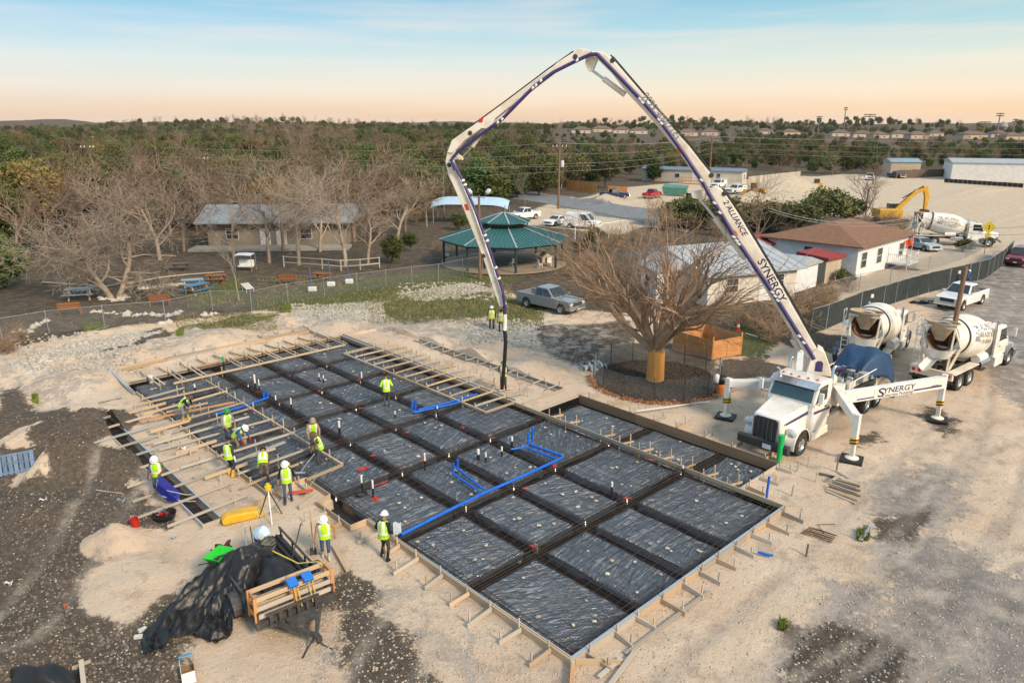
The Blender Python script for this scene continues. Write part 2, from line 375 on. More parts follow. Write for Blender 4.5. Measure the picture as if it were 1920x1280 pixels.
RUBBLE = [[(745, 548), (880, 528), (930, 540), (800, 562)], [(540, 575), (700, 562), (725, 590), (560, 606)], [(10, 690), (120, 642), (240, 622), (300, 618), (180, 660), (60, 712)], [(860, 620), (1000, 600), (1010, 640), (870, 650)]]
LITTER = [[(-400, 405), (380, 420), (830, 430), (1100, 430), (1500, 470), (1580, 560), (1480, 640), (1400, 640), (1180, 585), (1010, 575), (930, 530), (760, 545), (480, 580), (200, 615), (0, 655), (-400, 700)],
          [(990, 612), (1180, 600), (1190, 650), (1100, 690), (1030, 660)], [(1130, 640), (1340, 640), (1345, 740), (1200, 750), (1120, 720)]]
YARD = [[(960, 418), (1010, 388), (1200, 347), (1560, 328), (2100, 332), (2100, 470), (1860, 500), (1780, 470), (1640, 405), (1480, 395), (1240, 410), (1160, 440), (1000, 420)],
        [(1560, 500), (1780, 440), (1900, 470), (1800, 520), (1600, 590)]]
ASPH = [[(985, 372), (1015, 362), (1075, 374), (1245, 397), (1290, 420), (1230, 425), (1080, 392)]]
wd = patches(DARK, .9); wg = patches(GRASS, 1.2); wy = patches(GREY, 1.6); wr = patches(RUBBLE, .9)
wy = np.maximum(wy, .36 * patches([[(0, 660), (330, 612), (700, 588), (1000, 595), (1190, 610), (1120, 692), (1010, 672), (860, 642), (640, 615), (420, 642), (250, 690), (120, 760), (0, 800)], [(560, 1060), (700, 1060), (960, 1230), (900, 1290), (560, 1290)]], 2.0))
wl = np.maximum(patches(LITTER, 1.5), sstep(60, 72, GY) * (1 - sstep(150, 200, GX * 0)))
wp = patches(YARD, 2.5); wa = patches(ASPH, .6)
for px, py, mr_, mh, dk in MOUNDS:
    c = at(px, py); k = sstep(1.15, .7, np.hypot(GX - c.x, GY - c.y) / mr_)
    if dk: wd = np.maximum(wd, k)
    elif py > 600: wd = wd * (1 - k)
tcx = at(1232, 712); ring = sstep(3.9, 3.5, np.hypot(GX - tcx.x, GY - tcx.y - .3)); wd = np.maximum(wd, ring)
wl = wl * (1 - wp) * (1 - wa)
def ground_mesh():
    nu, nv = len(gu), len(gv); co_ = np.stack([GX, GY, GZ], -1).reshape(-1, 3)
    idx = np.arange(nu * nv).reshape(nv, nu)
    q = np.stack([idx[:-1, :-1], idx[:-1, 1:], idx[1:, 1:], idx[1:, :-1]], -1).reshape(-1, 4)
    me = bpy.data.meshes.new('ground'); me.vertices.add(len(co_)); me.vertices.foreach_set('co', co_.ravel())
    me.loops.add(q.size); me.loops.foreach_set('vertex_index', q.ravel()); me.polygons.add(len(q))
    me.polygons.foreach_set('loop_start', np.arange(len(q)) * 4); me.update(calc_edges=True)
    for nm, chans in (('soilA', (wd, wg, wy)), ('soilB', (wr, wl, wp)), ('soilC', (wa, trackmask(GX, GY), wa * 0))):
        a = me.attributes.new(nm, 'FLOAT_COLOR', 'POINT'); d = np.stack([c.ravel() for c in chans] + [np.ones(nu * nv)], -1); a.data.foreach_set('color', d.astype(np.float32).ravel())
    me.shade_smooth(); me.set_sharp_from_angle(angle=R(50))
    return me
def ground_material():
    m, t, b, N, L = nodes('caliche_soil'); tc = N('ShaderNodeTexCoord'); P = tc.outputs['Object']
    def noise(s, d=6, r=.6): n = N('ShaderNodeTexNoise'); n.inputs['Scale'].default_value = s; n.inputs['Detail'].default_value = d; n.inputs['Roughness'].default_value = r; L(P, n.inputs[0]); return n.outputs[0]
    def rng(i, a, b_, c=0, d=1): r = N('ShaderNodeMapRange'); r.interpolation_type = 'SMOOTHSTEP'; L(i, r.inputs[0]); r.inputs[1].default_value = a; r.inputs[2].default_value = b_; r.inputs[3].default_value = c; r.inputs[4].default_value = d; return r.outputs[0]
    def mix(f, a, b_):
        x = N('ShaderNodeMix'); x.data_type = 'RGBA'
        for sock, val in ((x.inputs[0], f), (x.inputs[6], a), (x.inputs[7], b_)):
            if isinstance(val, tuple): sock.default_value = (*val, 1)
            elif isinstance(val, (int, float)): sock.default_value = val
            else: L(val, sock)
        return x.outputs[2]
    def mth(op, a, b_):
        x = N('ShaderNodeMath'); x.operation = op
        for s_, v_ in zip(x.inputs, (a, b_)):
            if isinstance(v_, (int, float)): s_.default_value = v_
            else: L(v_, s_)
        return x.outputs[0]
    n1, n2, n3, n4 = noise(.25), noise(1.1, 8, .7), noise(5, 8, .75), noise(22, 5, .7)
    base = mix(rng(n1, .35, .65), (.64, .485, .355), (.69, .565, .44))
    base = mix(rng(n2, .52, .72), base, (.46, .365, .275)); base = mix(rng(n3, .56, .74, 0, .75), base, (.33, .265, .20)); base = mix(rng(n4, .55, .75, 0, .5), base, (.66, .60, .52))
    n0 = noise(.09, 5, .55); n5 = noise(.55, 7, .65)
    base = mix(mth('MULTIPLY', rng(n5, .50, .68), .55), base, (.40, .315, .245)); base = mix(mth('MULTIPLY', rng(n0, .52, .66), .25), base, (.46, .38, .31)); base = mix(mth('MULTIPLY', rng(n0, .48, .34), .35), base, (.66, .47, .33))
    brk = mth('ADD', mth('MULTIPLY', mth('SUBTRACT', n2, .5), 1.5), mth('MULTIPLY', mth('SUBTRACT', n3, .5), 1.1))
    ats = {}
    for nm in ('soilA', 'soilB', 'soilC'):
        a = N('ShaderNodeAttribute'); a.attribute_name = nm; s = N('ShaderNodeSeparateColor'); L(a.outputs['Color'], s.inputs[0]); ats[nm] = s.outputs
    def lay(w, col, amp=1.0, lo=.3, hi=.62): return rng(mth('ADD', w, mth('MULTIPLY', mth('MULTIPLY', brk, amp), rng(w, 0, .25))), lo, hi), col
    litter = mix(rng(n2, .4, .65), (.085, .066, .050), (.155, .122, .092)); litter = mix(rng(n3, .5, .7), litter, (.10, .10, .05))
    f, c = lay(ats['soilB'][1], litter, .8); col = mix(f, base, c)
    yard = mix(rng(n2, .4, .65), (.58, .48, .37), (.50, .40, .29)); f, c = lay(ats['soilB'][2], yard, .4); col = mix(f, col, c)
    grass = mix(rng(n3, .4, .6), (.070, .095, .030), (.13, .12, .055)); f, c = lay(ats['soilA'][1], grass, 1.3); col = mix(f, col, c)
    grey = mix(rng(n2, .4, .66), (.21, .195, .19), (.40, .36, .325)); f, c = lay(ats['soilA'][2], grey, 1.4, .18, .62); col = mix(mth('MULTIPLY', f, .9), col, c)
    dark = mix(rng(n3, .42, .66), (.055, .046, .038), (.13, .108, .088)); dark = mix(rng(n4, .60, .72, 0, .3), dark, (.34, .30, .25)); f, c = lay(ats['soilA'][0], dark, 1.1); col = mix(mth('MULTIPLY', f, .93), col, c)
    rub = mix(rng(n3, .42, .56), (.30, .25, .19), (.66, .61, .54)); f, c = lay(ats['soilB'][0], rub, 1.4); col = mix(f, col, c)
    asp = mix(rng(n2, .35, .65), (.15, .16, .18), (.22, .22, .22)); f, c = lay(ats['soilC'][0], asp, .3); col = mix(f, col, c)
    trk = mth('MULTIPLY', ats['soilC'][1], rng(n3, .35, .6, .35, .8)); col = mix(mth('MULTIPLY', trk, .7), col, mix(rng(n5, .4, .6), (.22, .195, .175), (.56, .48, .40)))
    L(col, b.inputs['Base Color']); b.inputs['Roughness'].default_value = .95; b.inputs['Specular IOR Level'].default_value = .15
    bp = N('ShaderNodeBump'); bp.inputs['Strength'].default_value = .85; bp.inputs['Distance'].default_value = .2
    L(mth('ADD', mth('MULTIPLY', n3, .7), mth('MULTIPLY', n4, .25)), bp.inputs['Height']); L(bp.outputs[0], b.inputs['Normal'])
    return m
gme = ground_mesh(); gme.materials.append(ground_material())
ground = bpy.data.objects.new('ground', gme); COL.objects.link(ground); tag(ground, kind='structure')

def road_strip(name, label, up, lo, m, n=8):
    mb = MB(); U_, L_ = [], []
    for src, dst in ((up, U_), (lo, L_)):
        for a, b in zip(src[:-1], src[1:]): dst += [at(*a).lerp(at(*b), k / n) for k in range(n)]
        dst.append(at(*src[-1]))
    def fn(u, v): k = min(int(round(u * (len(U_) - 1))), len(U_) - 1); q = U_[k].lerp(L_[k], v); return Vector((q.x, q.y, gzs(q.x, q.y) + .05))
    return tag(mb.sheet(fn, len(U_) - 1, 10).build(name, m, None, 60), label, kind='structure')
road_strip('road', 'grey asphalt road curving past the parked pickups', [(985, 360), (1010, 361), (1075, 372), (1160, 383), (1250, 396), (1300, 408)], [(960, 372), (985, 375), (1060, 387), (1150, 404), (1240, 422), (1290, 436)], pm('asphalt', (.155, .165, .185), (.215, .22, .225), .6, .85, bump=.3))
def scatter(name, label, mat_, pts, size, flat=.6, n=6):
    """many small stones: squashed irregular lumps in one mesh"""
    k = len(pts); pts = np.asarray(pts)
    base = np.array([(1, 0, 0), (-1, 0, 0), (0, 1, 0), (0, -1, 0), (0, 0, 1), (0, 0, -1)], float)
    fs = np.array([(0, 2, 4), (2, 1, 4), (1, 3, 4), (3, 0, 4), (2, 0, 5), (1, 2, 5), (3, 1, 5), (0, 3, 5)])
    s = size[0] + (size[1] - size[0]) * RNG.random(k) ** 2.2
    V = base[None] * (1 + .5 * (RNG.random((k, 6, 1)) - .5)) * s[:, None, None]; V[:, :, 2] *= flat
    a = RNG.random(k) * 6.28; ca, sa = np.cos(a)[:, None], np.sin(a)[:, None]
    X = V[:, :, 0] * ca - V[:, :, 1] * sa; Y = V[:, :, 0] * sa + V[:, :, 1] * ca
    V[:, :, 0] = X; V[:, :, 1] = Y; V += pts[:, None, :]
    F = (fs[None] + (np.arange(k) * 6)[:, None, None]).reshape(-1, 3)
    me = fast_mesh(name, V.reshape(-1, 3), F); me.materials.append(mat_)
    o = bpy.data.objects.new(name, me); COL.objects.link(o); tag(o, label, None, None, 'stuff'); return o
def fast_mesh(name, V, F):
    me = bpy.data.meshes.new(name); k = F.shape[1]; me.vertices.add(len(V)); me.vertices.foreach_set('co', np.ascontiguousarray(V, np.float32).ravel())
    me.loops.add(F.size); me.loops.foreach_set('vertex_index', np.ascontiguousarray(F, np.int32).ravel()); me.polygons.add(len(F)); me.polygons.foreach_set('loop_start', np.arange(len(F)) * k); me.update(calc_edges=True)
    return me
def inhole(x, y):
    u, v = touv(x, y); m = np.zeros(np.shape(x), bool)
    for a, b, c, d, h in HOLES: m |= (u > a - .15) & (u < b + .15) & (v > c - .15) & (v < d + .15)
    return m
RCX, RCY = tcx.x, tcx.y + .3
def spread(n, x0, x1, y0, y1):
    px = RNG.random(n) * (x1 - x0) + x0; py = y0 + (y1 - y0) * RNG.random(n)
    yd = py - 640; s = HCAM / (yd * CP + FPX * SP); x = (px - 960) * s; y = (FPX * CP - yd * SP) * s
    keep = ~inhole(x, y) & (np.hypot(x - RCX, y - RCY) > 3.9); x, y = x[keep], y[keep]; return np.stack([x, y, gz(x, y)], -1)
scatter('gravel', 'pale limestone chips scattered over the dirt', STONE, np.concatenate([spread(6500, -20, 1940, 600, 1290), spread(700, 0, 340, 760, 1290), spread(1300, 1450, 1920, 1000, 1290), spread(1800, 0, 1000, 560, 700), spread(900, 600, 1000, 1080, 1290)]), (.014, .052))
_a = RNG.random(5200) * 6.283; _r = 3.62 * np.sqrt(RNG.random(5200)); _x, _y = RCX + _r * np.cos(_a), RCY + _r * np.sin(_a)
scatter('mulch', 'dark brown bark mulch inside the tree guard', pm('bark_mulch', (.040, .027, .019), (.075, .052, .038), 6, .95), np.stack([_x, _y, gz(_x, _y) + .02], -1), (.04, .13), .45)
def darkonly(P):
    u, v = touv(P[:, 0], P[:, 1]); i = np.clip(np.searchsorted(gu, u), 0, len(gu) - 1); j = np.clip(np.searchsorted(gv, v), 0, len(gv) - 1); return P[wd[j, i] > .55]
CLOD = pm('dark_clod', (.12, .10, .08), (.19, .16, .13), 5, .95)
scatter('dirt_clods', 'dark clods of turned soil', CLOD, darkonly(np.concatenate([spread(4500, 0, 360, 740, 1290), spread(500, 1400, 1920, 850, 1290), spread(700, 300, 1000, 600, 720)])), (.025, .10), .7)
scatter('caliche_lumps', 'lumps of pale tan caliche strewn over the bare ground', pm('caliche_lump', (.50, .38, .285), (.38, .29, .215), 4, .95), np.concatenate([spread(6000, -20, 1940, 600, 1290), spread(4000, 200, 1100, 600, 720), spread(1500, 500, 1300, 1000, 1290)]), (.015, .06), .65)
scatter('rubble', 'broken white rock in low heaps', STONE, np.concatenate([spread(700, 745, 930, 528, 560), spread(900, 545, 720, 568, 602), spread(900, 20, 260, 625, 705), spread(500, 860, 1010, 600, 650)]), (.06, .22), .7)

# ================================================================== FOUNDATION
UL = [0, 3.35, 6.0, 8.6, 12.5]; VL = [0, 4.75, 8.8, 13.2, 17.55, 21.3, 25.0, 29.0, 33.5]
def plastic():
    m, t, b, N, L = nodes('vapor_barrier'); tc = N('ShaderNodeTexCoord'); oi = N('ShaderNodeObjectInfo')
    ad = N('ShaderNodeVectorMath'); ad.operation = 'ADD'; L(tc.outputs['Object'], ad.inputs[0]); L(oi.outputs['Random'], ad.inputs[1])
    vr = N('ShaderNodeVectorRotate'); vr.rotation_type = 'Z_AXIS'; an = N('ShaderNodeMath'); an.operation = 'MULTIPLY_ADD'; an.inputs[1].default_value = 1.5; an.inputs[2].default_value = -.75; L(oi.outputs['Random'], an.inputs[0]); L(an.outputs[0], vr.inputs['Angle']); L(ad.outputs[0], vr.inputs['Vector'])
    mp = N('ShaderNodeMapping'); mp.inputs['Scale'].default_value = (.7, 3.6, 1); mp.inputs['Rotation'].default_value = (0, 0, .6); L(vr.outputs[0], mp.inputs[0])
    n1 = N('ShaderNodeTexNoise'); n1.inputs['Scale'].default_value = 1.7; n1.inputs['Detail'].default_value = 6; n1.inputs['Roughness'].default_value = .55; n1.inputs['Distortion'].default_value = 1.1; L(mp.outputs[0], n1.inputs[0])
    n2 = N('ShaderNodeTexNoise'); n2.inputs['Scale'].default_value = .9; n2.inputs['Detail'].default_value = 7; n2.inputs['Roughness'].default_value = .7; L(ad.outputs[0], n2.inputs[0])
    r = N('ShaderNodeMapRange'); r.inputs[1].default_value = .52; r.inputs[2].default_value = .78; L(n2.outputs[0], r.inputs[0])
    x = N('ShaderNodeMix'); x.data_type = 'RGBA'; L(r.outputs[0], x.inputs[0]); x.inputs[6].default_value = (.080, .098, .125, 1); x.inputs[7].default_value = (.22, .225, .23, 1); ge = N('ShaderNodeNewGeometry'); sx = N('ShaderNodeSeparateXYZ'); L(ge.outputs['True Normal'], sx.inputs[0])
    upf = N('ShaderNodeMapRange'); upf.inputs[1].default_value = .55; upf.inputs[2].default_value = .95; L(sx.outputs[2], upf.inputs[0])      # dusty tops stay pale; sides go near-black, trench shade painted into the colour
    glint = N('ShaderNodeMapRange'); glint.inputs[1].default_value = .54; glint.inputs[2].default_value = .70; glint.inputs[4].default_value = .9; L(n1.outputs[0], glint.inputs[0])
    y2 = N('ShaderNodeMix'); y2.data_type = 'RGBA'; L(glint.outputs[0], y2.inputs[0]); L(x.outputs[2], y2.inputs[6]); y2.inputs[7].default_value = (.33, .36, .40, 1)  # pale crease streaks: sky glints painted into the colour
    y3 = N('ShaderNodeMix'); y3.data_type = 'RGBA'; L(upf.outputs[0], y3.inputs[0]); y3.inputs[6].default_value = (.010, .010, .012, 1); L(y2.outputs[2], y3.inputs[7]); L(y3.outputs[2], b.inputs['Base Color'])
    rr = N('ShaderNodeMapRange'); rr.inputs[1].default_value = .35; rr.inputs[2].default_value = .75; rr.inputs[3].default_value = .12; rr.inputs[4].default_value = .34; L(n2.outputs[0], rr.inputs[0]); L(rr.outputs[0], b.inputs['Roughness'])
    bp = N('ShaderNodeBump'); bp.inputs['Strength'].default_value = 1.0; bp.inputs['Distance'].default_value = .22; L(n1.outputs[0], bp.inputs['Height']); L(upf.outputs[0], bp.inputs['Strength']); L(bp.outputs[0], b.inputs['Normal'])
    b.inputs['Specular IOR Level'].default_value = 1.0
    return m
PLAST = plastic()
barrier = empty('vapor_barrier', uv(0, 0), UA, 'black plastic sheeting pulled over the dirt pads and trenches of the foundation', 'plastic sheeting')
TRENCH_SHADE = pm('shaded_trench', (.012, .011, .010), (.03, .027, .024), 3, .6, bump=.5)  # black floor sheet, trench shade put into its near-black colour
pads = []
def pad(u0, u1, v0, v1, top=-.07, seed=0):
    g = .15; a, b, c, d = u0 + g, u1 - g, v0 + g, v1 - g; nu, nv = max(8, int((b - a) / .13)), max(8, int((d - c) / .13))
    U, V = np.meshgrid(np.linspace(a, b, nu + 1), np.linspace(c, d, nv + 1))
    e = np.minimum(np.minimum(U - a, b - U), np.minimum(V - c, d - V))
    wob = .05 * fbm(U * .8, V * .8, 5 + seed)
    e2 = np.clip(e + wob * sstep(0, .1, e), 0, 9)
    ang = .6 * fbm(U * .3, V * .3, 70 + seed, 2) + 2.35
    t = U * np.cos(ang) + V * np.sin(ang)
    wr_ = .040 * fbm(t * 3.2, (U - V) * .8, 30 + seed, 3) + .040 * fbm(U * 1.2, V * 1.2, 50 + seed, 3)
    Z = top - .75 * (1 - np.clip(e2 / .20, 0, 1)) ** 2.2 + wr_ * sstep(0, .4, e)
    idx = np.arange((nu + 1) * (nv + 1)).reshape(nv + 1, nu + 1)
    F = np.stack([idx[:-1, :-1], idx[:-1, 1:], idx[1:, 1:], idx[1:, :-1]], -1).reshape(-1, 4)
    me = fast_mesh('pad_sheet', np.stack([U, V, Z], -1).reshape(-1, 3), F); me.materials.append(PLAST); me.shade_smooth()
    o = bpy.data.objects.new('pad_sheet', me); COL.objects.link(o); o.parent = barrier; pads.append((u0, u1, v0, v1))
k = 0
for j in range(len(VL) - 1):
    for i in range(len(UL) - 1):
        u0 = UL[i]
        if i == 0 and j >= 4: u0 = -1.7
        k += 1; pad(u0, UL[i + 1], VL[j], VL[j + 1], -.07 if not (i == 0 and j >= 4) else -.16, k)
pad(-1.75, 3.35, 15.2, 17.55, -.18, 90)
for j, (a, b) in enumerate(((2.1, 4.75), (4.75, 8.9), (8.9, 13.9))): pad(12.5, 16, a, b, -.30, 80 + j)
fl = MB()
for a, b, c, d in ((.02, 12.48, .02, 15.2), (-.68, .02, 10.52, 12.98), (-1.78, 12.48, 15.2, 33.48), (12.52, 15.98, 2.12, 13.88)):
    fl.quad((a, c, -.46), (b, c, -.46), (b, d, -.46), (a, d, -.46))
for a, b, c, d in ((-4.6, -4.0, 14.62, 28.98), (15.82, 16.23, 15.42, 29.18), (-.78, 11.58, 36.32, 36.73)):
    fl.quad((a, c, -.34), (b, c, -.34), (b, d, -.34), (a, d, -.34))
fl.build('trench_sheet', TRENCH_SHADE, barrier)
wl_ = MB()
for (a, c), (b, d) in (((0, 0), (12.5, 0)), ((0, 0), (0, 10.5)), ((12.5, 0), (12.5, 2.1)), ((16, 2.1), (16, 13.9)), ((12.5, 13.9), (16, 13.9)), ((-1.8, 15.2), (-1.8, 33.5)), ((12.5, 13.9), (12.5, 33.5)), ((-1.8, 33.5), (12.5, 33.5))):
    wl_.quad((a, c, -.88), (b, d, -.88), (b, d, -.03), (a, c, -.03))
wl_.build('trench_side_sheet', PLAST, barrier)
# stones on the plastic
sm = []
for s in range(4):
    mb = MB(); rs = np.random.default_rng(s); 
    for q in (0,): 
        vs = []; 
        for (x, y, z) in [(1, 0, .3), (-1, 0, .2), (0, 1, .25), (0, -1, .3), (0, 0, 1), (.6, .6, .7), (-.6, .5, .75), (.5, -.7, .7), (-.6, -.6, .6), (0, 0, -.3)]:
            vs.append(Vector((x, y, z)) * (.8 + .4 * rs.random()))
    import bmesh
    bm = bmesh.new(); [bm.verts.new(v_) for v_ in vs]; bmesh.ops.convex_hull(bm, input=bm.verts); me = bpy.data.meshes.new('weight_stone'); bm.to_mesh(me); bm.free(); me.materials.append(STONE); sm.append(me)
def on_pad(u, v, z): p_ = uv(u, v, z); return p_
for n, (u0, u1, v0, v1) in enumerate(pads):
    for q in range(6 if v0 < 13 else 3):
        u, v = random.uniform(u0 + .55, u1 - .55), random.uniform(v0 + .55, v1 - .55); s = random.uniform(.06, .115)
        o = inst(sm[random.randrange(4)], 'weight_stone', None, uv(u, v, (-.07 if u < 12.5 else -.29) + .01), (0, 0, random.random() * 6), (s, s * random.uniform(.7, 1), s * .8))
        tag(o, 'chunk of white limestone holding down the black plastic', 'stone', 'stones holding down the plastic')
# rebar
mat_r = empty('rebar_mat', uv(0, 0), UA, 'grid of brown reinforcing bars laid over the plastic pads', 'rebar')
def zmat(u, v): return .035
bars = 0
for q in np.arange(.35, 33.3, .44):
    a = .1 if q < 15.3 else -1.5; rod((a, q, .035), (12.4, q, .035 + random.uniform(-.01, .01)), .0075, REBAR, mat_r)
for q in np.arange(.3, 12.4, .44): rod((q, .12, .018), (q, 33.3, .018), .0075, REBAR, mat_r)
for q in (-1.3, -.86, -.42): rod((q, 15.4, .018), (q, 33.3, .018), .0075, REBAR, mat_r)
cage = empty('beam_cage', uv(0, 0), UA, 'bundles of long rebar lying in the trenches between the plastic pads', 'rebar cage')
st = MB()
def stirrup(c, ax, w=.2, z0=-.42, z1=.0):
    x, y = c; dx, dy = (w, 0) if ax == 'v' else (0, w)
    p_ = [(x - dx, y - dy, z0), (x + dx, y + dy, z0), (x + dx, y + dy, z1), (x - dx, y - dy, z1)]
    for i in range(4): st.tube([p_[i], p_[(i + 1) % 4]], .006, 3, cap=False)
for u in [.32] + UL[1:4] + [12.2]:
    for du in (-.2, -.02, .17): rod((u + du, .1, -.005), (u + du, 33.2, -.005), .013, REBAR, cage)
    for du in (-.17, .17): rod((u + du, .1, -.41), (u + du, 33.2, -.41), .014, REBAR, cage)
    for q in np.arange(.3, 33.2, 1.1): stirrup((u, q), 'v')
for v in [.3] + VL[1:8] + [33.2]:
    a, b = (.1 if v < 15 else -1.6), 12.4
    if 4 < v < 13.5: b = 15.8
    if v == VL[3]: b = 12.4
    for dv in (-.2, 0, .2): rod((a, v + dv, .055), (b, v + dv, .055), .013, REBAR, cage)
    for dv in (-.17, .17): rod((a, v + dv, -.40), (b, v + dv, -.40), .014, REBAR, cage)
    for q in np.arange(a + .2, b, 1.1): stirrup((q, v), 'u')
for a, b, c, d in ((-4.5, -4.1, 14.7, 28.9),):
    for du in (0, .13, .27, .4): rod((a + du, c, -.2), (a + du, d, -.2), .012, REBAR, cage)
    for q in np.arange(c + .2, d, .55): rod((a - .05, q, -.19), (b + .05, q, -.19), .012, REBAR, cage)
tag(st.build('stirrups', REBAR, cage), kind='stuff')
# bar ends sticking up by the walkway boards
up_ = MB()
for q in np.arange(15.6, 30, .5):
    for u in (1.5, 10.7): up_.tube([(u, q, -.4), (u + .02, q, .55 + .2 * random.random())], .008, 3)
tag(up_.build('dowels', REBAR, cage), kind='stuff')
# red survey paint where beams cross
for n, (u, v) in enumerate(((8.6, 4.75), (8.6, 8.8), (3.35, 4.9), (6.2, 8.2), (8.6, 12.9), (4.7, 13.2), (6, 16.3), (3.35, 15.2), (8.4, 14.9), (8.3, 18.9), (6.1, 20.6), (3.3, 20.9), (5.8, 24.5), (8.5, 24.6), (3.2, 26.8), (12.2, 6.2))):
    mb = MB(); rs = np.random.default_rng(n)
    for q in range(4):
        a = rs.random() * 3.14; l_ = .08 + .11 * rs.random(); c, s = math.cos(a) * l_, math.sin(a) * l_
        mb.beam((u - c, v - s, .062 + q * .004), (u + c, v + s, .062 + q * .004), .03, .006)
    mb.build('paint_mark', REDP, mat_r)
for (px, py), (a, b) in (((680, 877), (.30, .12)), ((703, 934), (.16, .13)), ((715, 905), (.32, .06))):
    u, v = touv(*at(px, py)[:2]); q = MB()
    rs = np.random.default_rng(px); n_ = 14
    q.add([(u + a * (1 + .3 * rs.random()) * math.cos(i * 2 * PI / n_), v + b * (1 + .4 * rs.random()) * math.sin(i * 2 * PI / n_), -.02) for i in range(n_)], [tuple(range(n_))])
    q.build('paint_mark', REDP, barrier)

# ================================================================== FORMWORK
FORMBR = pm('form_shaded', (.34, .215, .125), (.22, .135, .08), 2, .85, rnd=.15, stretch=(.6, 6, 6))  # brown form wood, shade on the inner faces painted into its colour
def fw(name, label): return empty(name, uv(0, 0), UA, label, 'formwork', 'wooden formwork round the slab')
def edge(P, path, m=WOOD, zt=.13, h=.25, t=.045, seg=3.6, side=0):
    """boards end to end along a line"""
    for (a, b) in zip(path[:-1], path[1:]):
        a, b = Vector((*a, 0)), Vector((*b, 0)); n = max(1, round((b - a).length / seg)); d = (b - a) / n
        for i in range(n):
            p0, p1 = a + d * i, a + d * (i + 1); e = d.normalized() * .004; z = zt - h / 2 + random.uniform(-.006, .006)
            plank(p0 + e + Vector((0, 0, z)), p1 - e + Vector((0, 0, z)), t, h, m if random.random() < .75 else WOODG, P)
def stake(P, u, v, z0=-.25, z1=.32, m=None):
    l_ = random.uniform(-.03, .03); plank((u, v, z0), (u + l_, v + random.uniform(-.03, .03), z1 + random.uniform(-.05, .06)), .055, .04, m or random.choice((WOOD, WOODG, WOODG)), P, 'stake', up=(0, 1, 0))
def kickers(P, a, b, nrm, sp=1.2, ln=.9, skip=()):
    a, b, n = Vector((*a, 0)), Vector((*b, 0)), Vector((*nrm, 0)); L_ = (b - a).length; d = (b - a).normalized(); q = .35; k = 0
    while q < L_:
        p_ = a + d * q; l_ = ln * random.uniform(.85, 1.2); dv = d * random.uniform(-.12, .12)
        plank(p_ + n * .06 + Vector((0, 0, .02)), p_ + n * l_ + dv + Vector((0, 0, -.03)), .04, .15, WOODG if k % 3 else WOOD, P, 'brace')
        e = p_ + n * l_ * .85 + dv * .8 + d * .06; stake(P, e.x, e.y)
        e = p_ + n * .10 + d * .07; stake(P, e.x, e.y)
        q += sp * random.uniform(.85, 1.15); k += 1
F = fw('front_formwork', 'form boards along the slab edge running from the front corner towards the trailer')
edge(F, [(-.02, -.05), (-.02, 10.5)], WOOD); edge(F, [(.045, 0), (.045, 10.5)], ALU, .136, .05, .05); kickers(F, (0, .4), (0, 10.2), (-1, 0), 1.25, 1.0)
edge(F, [(-.02, 10.5), (-.72, 10.5), (-.72, 13.0), (-.02, 13.2), (-.02, 15.2), (-1.8, 15.2)], WOOD, .14); kickers(F, (-.72, 10.7), (-.72, 12.9), (-1, 0), 1.0, 1.1); kickers(F, (-1.9, 15.2), (-.2, 15.2), (0, -1), 1.0, .8)
plank((-.35, 13.5, .15), (-1.4, 13.2, .05), .04, .18, WOODG, F); plank((-.4, 13.9, .17), (-1.2, 14.5, .1), .04, .14, pm('red_board', (.6, .1, .05), None, 3, .7), F); plank((-1.3, 14.4, .05), (-2.4, 13.6, 0), .04, .16, WOODG, F)
F = fw('gravel_side_formwork', 'form boards with pale rail along the slab edge facing the bare grey gravel')
edge(F, [(-.1, -.03), (12.65, -.03)], WOOD); edge(F, [(0, .04), (12.6, .04)], ALU, .14, .05, .10, 6.2); kickers(F, (.2, 0), (12.5, 0), (0, -1), 1.15, .85)
plank((-.05, -.05, .02), (-.9, -.75, .0), .05, .2, WOODO, F); plank((.1, -.05, .02), (1.0, -.95, 0), .05, .2, WOOD, F)
F = fw('porch_formwork', 'tall form boards boxing in the sunken porch pads beside the pump truck')
edge(F, [(12.5, -.05), (12.5, 15.5)], WOOD, .16, .24, .05); edge(F, [(16, 2.05), (16, 13.95), (12.55, 13.95)], FORMBR, .10, .50, .05); edge(F, [(12.55, 2.05), (16, 2.05)], WOOD, .10, .30, .05)
for q in np.arange(2.6, 13, 1.15):
    if random.random() < .9:
        stake(F, 12.58, q, -.3, .42, WOOD); stake(F, 13.25, q - .15, -.4, .36, WOOD); plank((12.6, q, -.02), (13.45, q - .2, -.06), .035, .09, WOOD, F, 'brace')
kickers(F, (16.05, 2.4), (16.05, 13.6), (1, 0), 1.5, 1.0); kickers(F, (12.7, 2.0), (16, 2.0), (0, -1), 1.3, .8)
F = fw('patio_formwork', 'hung boards and cross planks over the narrow strip where the hose man stands')
edge(F, [(12.5, 15.6), (12.5, 33.5)], WOOD, .16, .26, .05); edge(F, [(12.72, 15.6), (12.72, 33.5)], WOODG, .22, .10, .08, 4.8); edge(F, [(10.45, 29.6), (10.45, 15.5), (12.4, 15.5)], WOOD, .17, .10, .09, 4.8); edge(F, [(10.45, 29.6), (12.4, 29.7)], WOOD, .17, .10, .09)
for q in np.arange(16.3, 29.4, 1.08):
    plank((10.5, q + random.uniform(-.1, .1), .20), (12.7, q + .03, .21), .042, .10, random.choice((WOOD, WOOD, WOODG)), F); plank((12.7, q + .15, .12), (14.1 + random.uniform(-.2, .5), q + .2 + random.uniform(-.2, .2), .02), .10, .05, random.choice((WOODG, WOODG, WOOD)), F, 'brace')
    stake(F, 12.8, q + .1, -.3, .40); stake(F, 10.52, q + .1, -.3, .42, WOODG); stake(F, 13.9, q + .25, -.2, .35)
